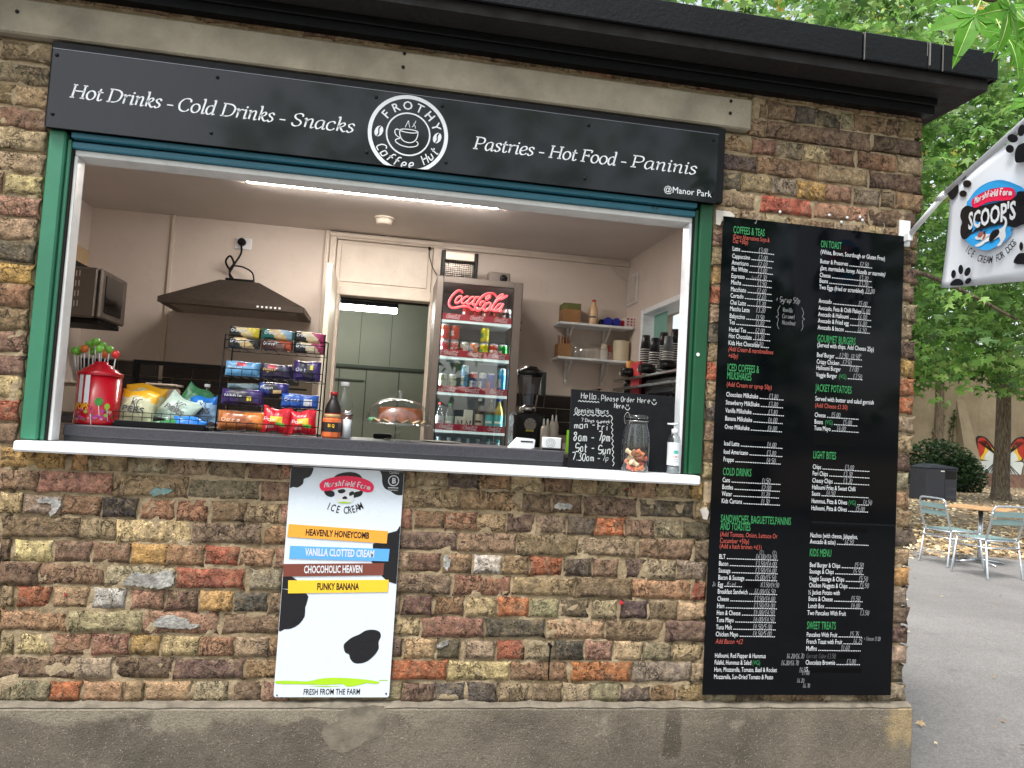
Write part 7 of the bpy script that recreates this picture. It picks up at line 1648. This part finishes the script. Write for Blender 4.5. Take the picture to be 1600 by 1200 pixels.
# ------------------------------------------------------------------ far wall, mural, bush, bin
def render_mat():
    t = NT('aged_render'); c = t.mix(t.ramp(t.noise(.45, 8, .65), .35, .65), C(134, 119, 95), C(158, 144, 120)); mp = t.n('Mapping'); mp.inputs['Scale'].default_value = (2.2, 2.2, .25); t.l(t.pos(), mp.inputs[0])
    c = t.mix(t.ramp(t.noise(1, 6, .65, vec=mp.outputs[0]), .5, .68, 0, .5), c, C(122, 112, 88)); t.set('Base Color', c); t.set('Roughness', .95); t.set('Normal', t.bump(t.noise(5, 8, .7), .5, .08)); return t.m
WY = 32.; rwall = thing('rendered_wall', 'tall stained beige wall with buttress at the back of the park', 'wall', (30, WY, GZ))
MB().box(10, 48, WY, WY+.4, GZ, 6.2).build('wall_face', render_mat(), rwall)
bq = [at(x, y, Y=WY).x for x, y in ((1497, 630), (1520, 720), (1532, 745))]
MB().add([(bq[0]-.1, WY, 3.9), (bq[0]+.35, WY, 3.9), (bq[0]+.95, WY-1.0, GZ), (bq[0]+.0, WY-1.0, GZ), (bq[0]+.0, WY, GZ), (bq[0]+.95, WY, GZ)], [(0, 1, 2, 3), (0, 3, 4), (1, 5, 2), (3, 2, 5, 4)]).build('buttress', render_mat(), rwall)
MB().box(31.5, 40, WY-.06, WY-.002, GZ, .25).build('stone_footing', M('dull_brick_footing', C(122, 94, 78), .95, var=.3, vs=5, bump=.8, bs=8, bd=.05), rwall)
mu = thing('butterfly_mural', 'painted red, yellow and white butterfly wings on the far wall behind the trunk', 'mural', (32.8, WY-.01, .9)); mY = WY-.012
cxm = at(1563, 715, Y=mY); z6 = lambda l, Y=mY: [at(1420+x/5.455, 600+y/5.455, Y=Y) for x, y in l]
m_mr = M('mural_red', C(176, 52, 34), .9, var=.15, vs=2); m_my = M('mural_yellow', C(222, 184, 60), .9, var=.1, vs=2); m_mw = M('mural_white', C(206, 212, 206), .9, var=.1, vs=2); m_mk = M('mural_black', C(36, 32, 32), .9, var=0)
WINGS = dict(k=[(574, 452), (640, 448), (690, 490), (735, 560), (745, 640), (640, 655), (598, 640), (580, 560)], r=[(590, 470), (635, 458), (680, 500), (720, 560), (720, 600), (610, 630), (594, 610), (588, 540)], y=[(660, 510), (690, 530), (725, 570), (735, 650), (612, 640), (640, 580)], w=[(690, 560), (735, 600), (735, 655), (640, 640)],
             lw=[(600, 660), (735, 650), (745, 740), (700, 800), (660, 815), (620, 790), (605, 720)], lk=[(596, 650), (745, 640), (752, 745), (705, 806), (655, 822), (612, 796), (598, 725)])
def mur(pts, m, nm, dy, flip=False):
    if flip: pts = [(2*785-x if x < 1e5 else x, y+8) for x, y in pts]
    P = [Vector((p.x, mY-dy, p.z)) for p in smooth_pts(z6(pts), 4, True)]; MB().poly(P).build(nm, m, mu)
for fl_ in (False, True):
    for key, m, dy in (('lk', m_mk, 0), ('lw', m_mw, .004), ('k', m_mk, .006), ('r', m_mr, .010), ('y', m_my, .014), ('w', m_mw, .018)): mur(WINGS[key], m, 'wing', dy, fl_)
    vn = MB()
    for k in range(8):
        a = [(735, 600), (590+k*16, 480+abs(k-3)*3)] if k < 5 else [(735, 660), (610+(k-5)*35, 790)]
        if fl_: a = [(1570-x, y+8) for x, y in a]
        p, q = z6(a); vn.tube([(p.x, mY-.03, p.z), (q.x, mY-.03, q.z)], .018, 4)
    tag(vn.build('wing_veins', m_mk, mu), kind='stuff')
vt = thing('wall_creeper', 'thin climbing vines on the wall above the bin', 'creeper', (28.8, WY-.1, 1)); vines = MB()
for l in ([(180, 550), (205, 480), (225, 380), (255, 280), (290, 215)], [(220, 520), (245, 440), (265, 340), (275, 280)], [(300, 555), (285, 480), (272, 400)], [(335, 545), (345, 440), (370, 320), (388, 240)], [(360, 545), (372, 440), (382, 300)], [(205, 440), (200, 380)]): vines.tube(smooth_pts([Vector((p.x, WY-.05, p.z)) for p in z6(l)], 4), .022, 5)
vines.build('stem', m_bark, vt); o_, c_ = [], []
for l in ([(205, 480), (290, 215)], [(345, 440), (388, 240)], [(240, 500), (270, 300)]):
    p, q = z6(l)
    for k in range(46):
        r_ = p.lerp(q, nr.random()); o_.append((rotm(nr.uniform(0, 6), nr.uniform(.6, 1.6), 0)*.13, np.array((r_.x+nr.normal()*.10, WY-.1, r_.z+nr.normal()*.1)))); c_.append(C(58, 84, 40))
tag(scatter_mesh('leaves', m_leaf, LP, o_, c_, vt), kind='stuff')
bs = at(1478, 765, Y=25); t = thing('dark_bush', 'dark green bush behind the litter bin', 'bush', (bs.x, 25, GZ)); o_, c_ = [], []
for k in range(5200):
    d = nr.normal(size=3); d /= np.linalg.norm(d); q = nr.random()**.3; e = ((bs.x-.4, 25, .55, 1.7, .9, 1.15), (bs.x+.9, 25.2, .25, 1.0, .8, .9))[int(nr.random() < .35)]
    p = np.array(e[:3])+d*np.array(e[3:])*q
    if p[2] < GZ: continue
    j = nr.uniform(.6, 1.2); o_.append((rotm(nr.uniform(0, 6.28), -nr.uniform(.1, 1.3), nr.uniform(-.6, .6))*.13, p)); c_.append(C(40*j, 62*j, 32*j))
tag(scatter_mesh('foliage', m_leaf, LP, o_, c_, t), kind='stuff'); MB().tube([(bs.x, 25, GZ-.02), (bs.x, 25, .5)], .08, 6).build('stem', m_bark, t)
bn = at(1471, 783, Z=GZ); bl_ = at(1447, 783, Y=bn.y); br_ = at(1496, 783, Y=bn.y); zt = at(1471, 727, Y=bn.y).z; m_bin = M('bin_navy_black', C(40, 42, 50), .5, var=.12, vs=2)
bi = thing('litter_bin', 'square dark navy litter bin with slot on the earth under the trees', 'litter bin', (bn.x, bn.y, GZ)); bw = (br_.x-bl_.x)/2; cxn = (bl_.x+br_.x)/2
MB().bevbox(cxn-bw, cxn+.1, bn.y, bn.y+.8, GZ, zt-.1, .02).build('bin_body', m_bin, bi); MB().bevbox(cxn+.105, cxn+bw, bn.y+.03, bn.y+.8, GZ, zt-.1, .02).build('bin_front', m_bin, bi)
MB().add([(cxn-bw-.02, bn.y-.03, zt-.1), (cxn+bw+.02, bn.y-.0, zt-.1), (cxn+bw+.02, bn.y+.83, zt-.1), (cxn-bw-.02, bn.y+.83, zt-.1), (cxn-bw*.3, bn.y+.02, zt+.03), (cxn+bw, bn.y+.05, zt-.04), (cxn+bw, bn.y+.7, zt-.04), (cxn-bw*.3, bn.y+.7, zt+.03)], [(0, 1, 2, 3), (0, 1, 5, 4), (1, 2, 6, 5), (2, 3, 7, 6), (3, 0, 4, 7), (4, 5, 6, 7)]).build('lid', m_bin, bi)
MB().box(cxn+.14, cxn+bw-.05, bn.y+.02, bn.y+.028, zt-.42, zt-.16).build('slot', m_gap, bi)
MB().box(cxn-.06, cxn+.07, bn.y-.004, bn.y-.001, zt-.20, zt-.165).build('plate', m_lining, bi)
mb = MB(); put_text(mb, 'LITTER', lambda u, v: (cxn+.2+u, bn.y+.026, zt-.75+v), .07, wt='r', width=.32); put_text(mb, 'PARKS', lambda u, v: (cxn+.18+u, bn.y+.026, zt-1.0+v), .07, wt='r', width=.34); mb.build('lettering', m_dim, bi)
# drain pipe on the far side of the corner
pp = at(1431, 600, Y=.33); tag(MB().tube([(3.585, .33, GZ), (3.585, .33, 2.0)], .022, 12).box(3.545, 3.585, .32, .34, 1.2, 1.23).box(3.545, 3.585, .32, .34, .2, .23).build('drain_pipe', M('grey_pipe', C(150, 156, 160), .4, .3)), 'thin grey pipe running down the side wall past the brick corner', 'pipe')
# ------------------------------------------------------------------ cafe table and chairs
m_alu = M('aluminium_tube', C(196, 200, 204), .28, .85, var=.05); m_slat = M('green_grey_slat', C(116, 140, 138), .5, var=.08)
def cafe_chair(loc, rz, lb):
    t = thing('cafe_chair', lb, 'chair', loc, 'cafe chairs', rz=rz)     # local +Y is forwards
    fm_ = MB(); W2, r_ = .235, .0125
    for s_ in (-1, 1):
        fm_.tube(smooth_pts([(s_*W2, -.20, .45), (s_*W2, -.25, .62), (s_*W2, -.285, .78)], 4)[:-1]+[Vector((s_*W2, -.285, .78))], r_, 8)
    fm_.tube(smooth_pts([(-W2, -.283, .77), (-W2+.02, -.292, .83), (-W2+.09, -.295, .85), (W2-.09, -.295, .85), (W2-.02, -.292, .83), (W2, -.283, .77)], 5), r_, 8)
    fm_.tube([(-W2, .20, .45), (W2, .20, .45)], r_, 8); fm_.tube([(-W2, -.2, .44), (W2, -.2, .44)], r_, 8)
    for s_ in (-1, 1): fm_.tube([(s_*W2, -.20, .45), (s_*W2, .20, .45)], r_, 8); fm_.tube([(s_*(W2+.005), -.22, .36), (s_*(W2+.005), .22, .36)], r_*.7, 6)
    fm_.tube([(-W2, -.22, .36), (W2, -.22, .36)], r_*.7, 6); fm_.build('frame', m_alu, t, world=False)
    for sx in (-1, 1):
        for sy in (-1, 1): MB().tube([(sx*W2, sy*.20, .45), (sx*(W2+.02), sy*.255, .01), (sx*(W2+.021), sy*.257, 0)], r_, 8).build('leg', m_alu, t, world=False)
    for k in range(6): y = -.165+k*.066; MB().bevbox(-W2+.012, W2-.012, y-.026, y+.026, .452, .464, .003).build('seat_slat', m_slat, t, world=False)
    for z, y in ((.665, -.262), (.755, -.281)): MB().bevbox(-W2+.012, W2-.012, y-.006, y+.006, z-.032, z+.032, .003).build('back_slat', m_slat, t, world=False)
    return t
cafe_chair((8.80, 6.15, GZ), R(-90), 'metal cafe chair left of the table, its back to the kiosk')
cafe_chair((8.66, 5.40, GZ), R(6), 'metal cafe chair nearest the kiosk corner, cut by the right edge')
ct = thing('cafe_table', 'wooden topped cafe table on a metal pedestal between two chairs', 'table', (9.35, 6.35, GZ)); TX, TYY = 9.42, 6.38
for k in range(6):
    mb = MB(); w0 = -.36+k*.12; mb.bevbox(w0+.001, w0+.119, -.36, .36, .715, .74, .004); mb.xf(Matrix.Translation((TX, TYY, GZ)) @ Matrix.Rotation(R(38), 4, 'Z')); mb.build('table_plank', M('oiled_wood', C(176, 138, 98), .5, var=.2, vs=14, bump=.2), ct)
MB().tube([(TX, TYY, GZ+.03), (TX, TYY, GZ+.70)], .03, 14).build('pedestal', m_alu, ct); mb = MB().box(-.12, .12, -.12, .12, .695, .714); mb.xf(Matrix.Translation((TX, TYY, GZ)) @ Matrix.Rotation(R(38), 4, 'Z')); mb.build('bracket', m_black, ct)
for k in range(4):
    a = R(38+45+90*k); MB().tube([(TX, TYY, GZ+.05), (TX+.33*math.cos(a), TYY+.33*math.sin(a), GZ+.012)], [.02, .012], 8).build('foot', m_alu, ct)
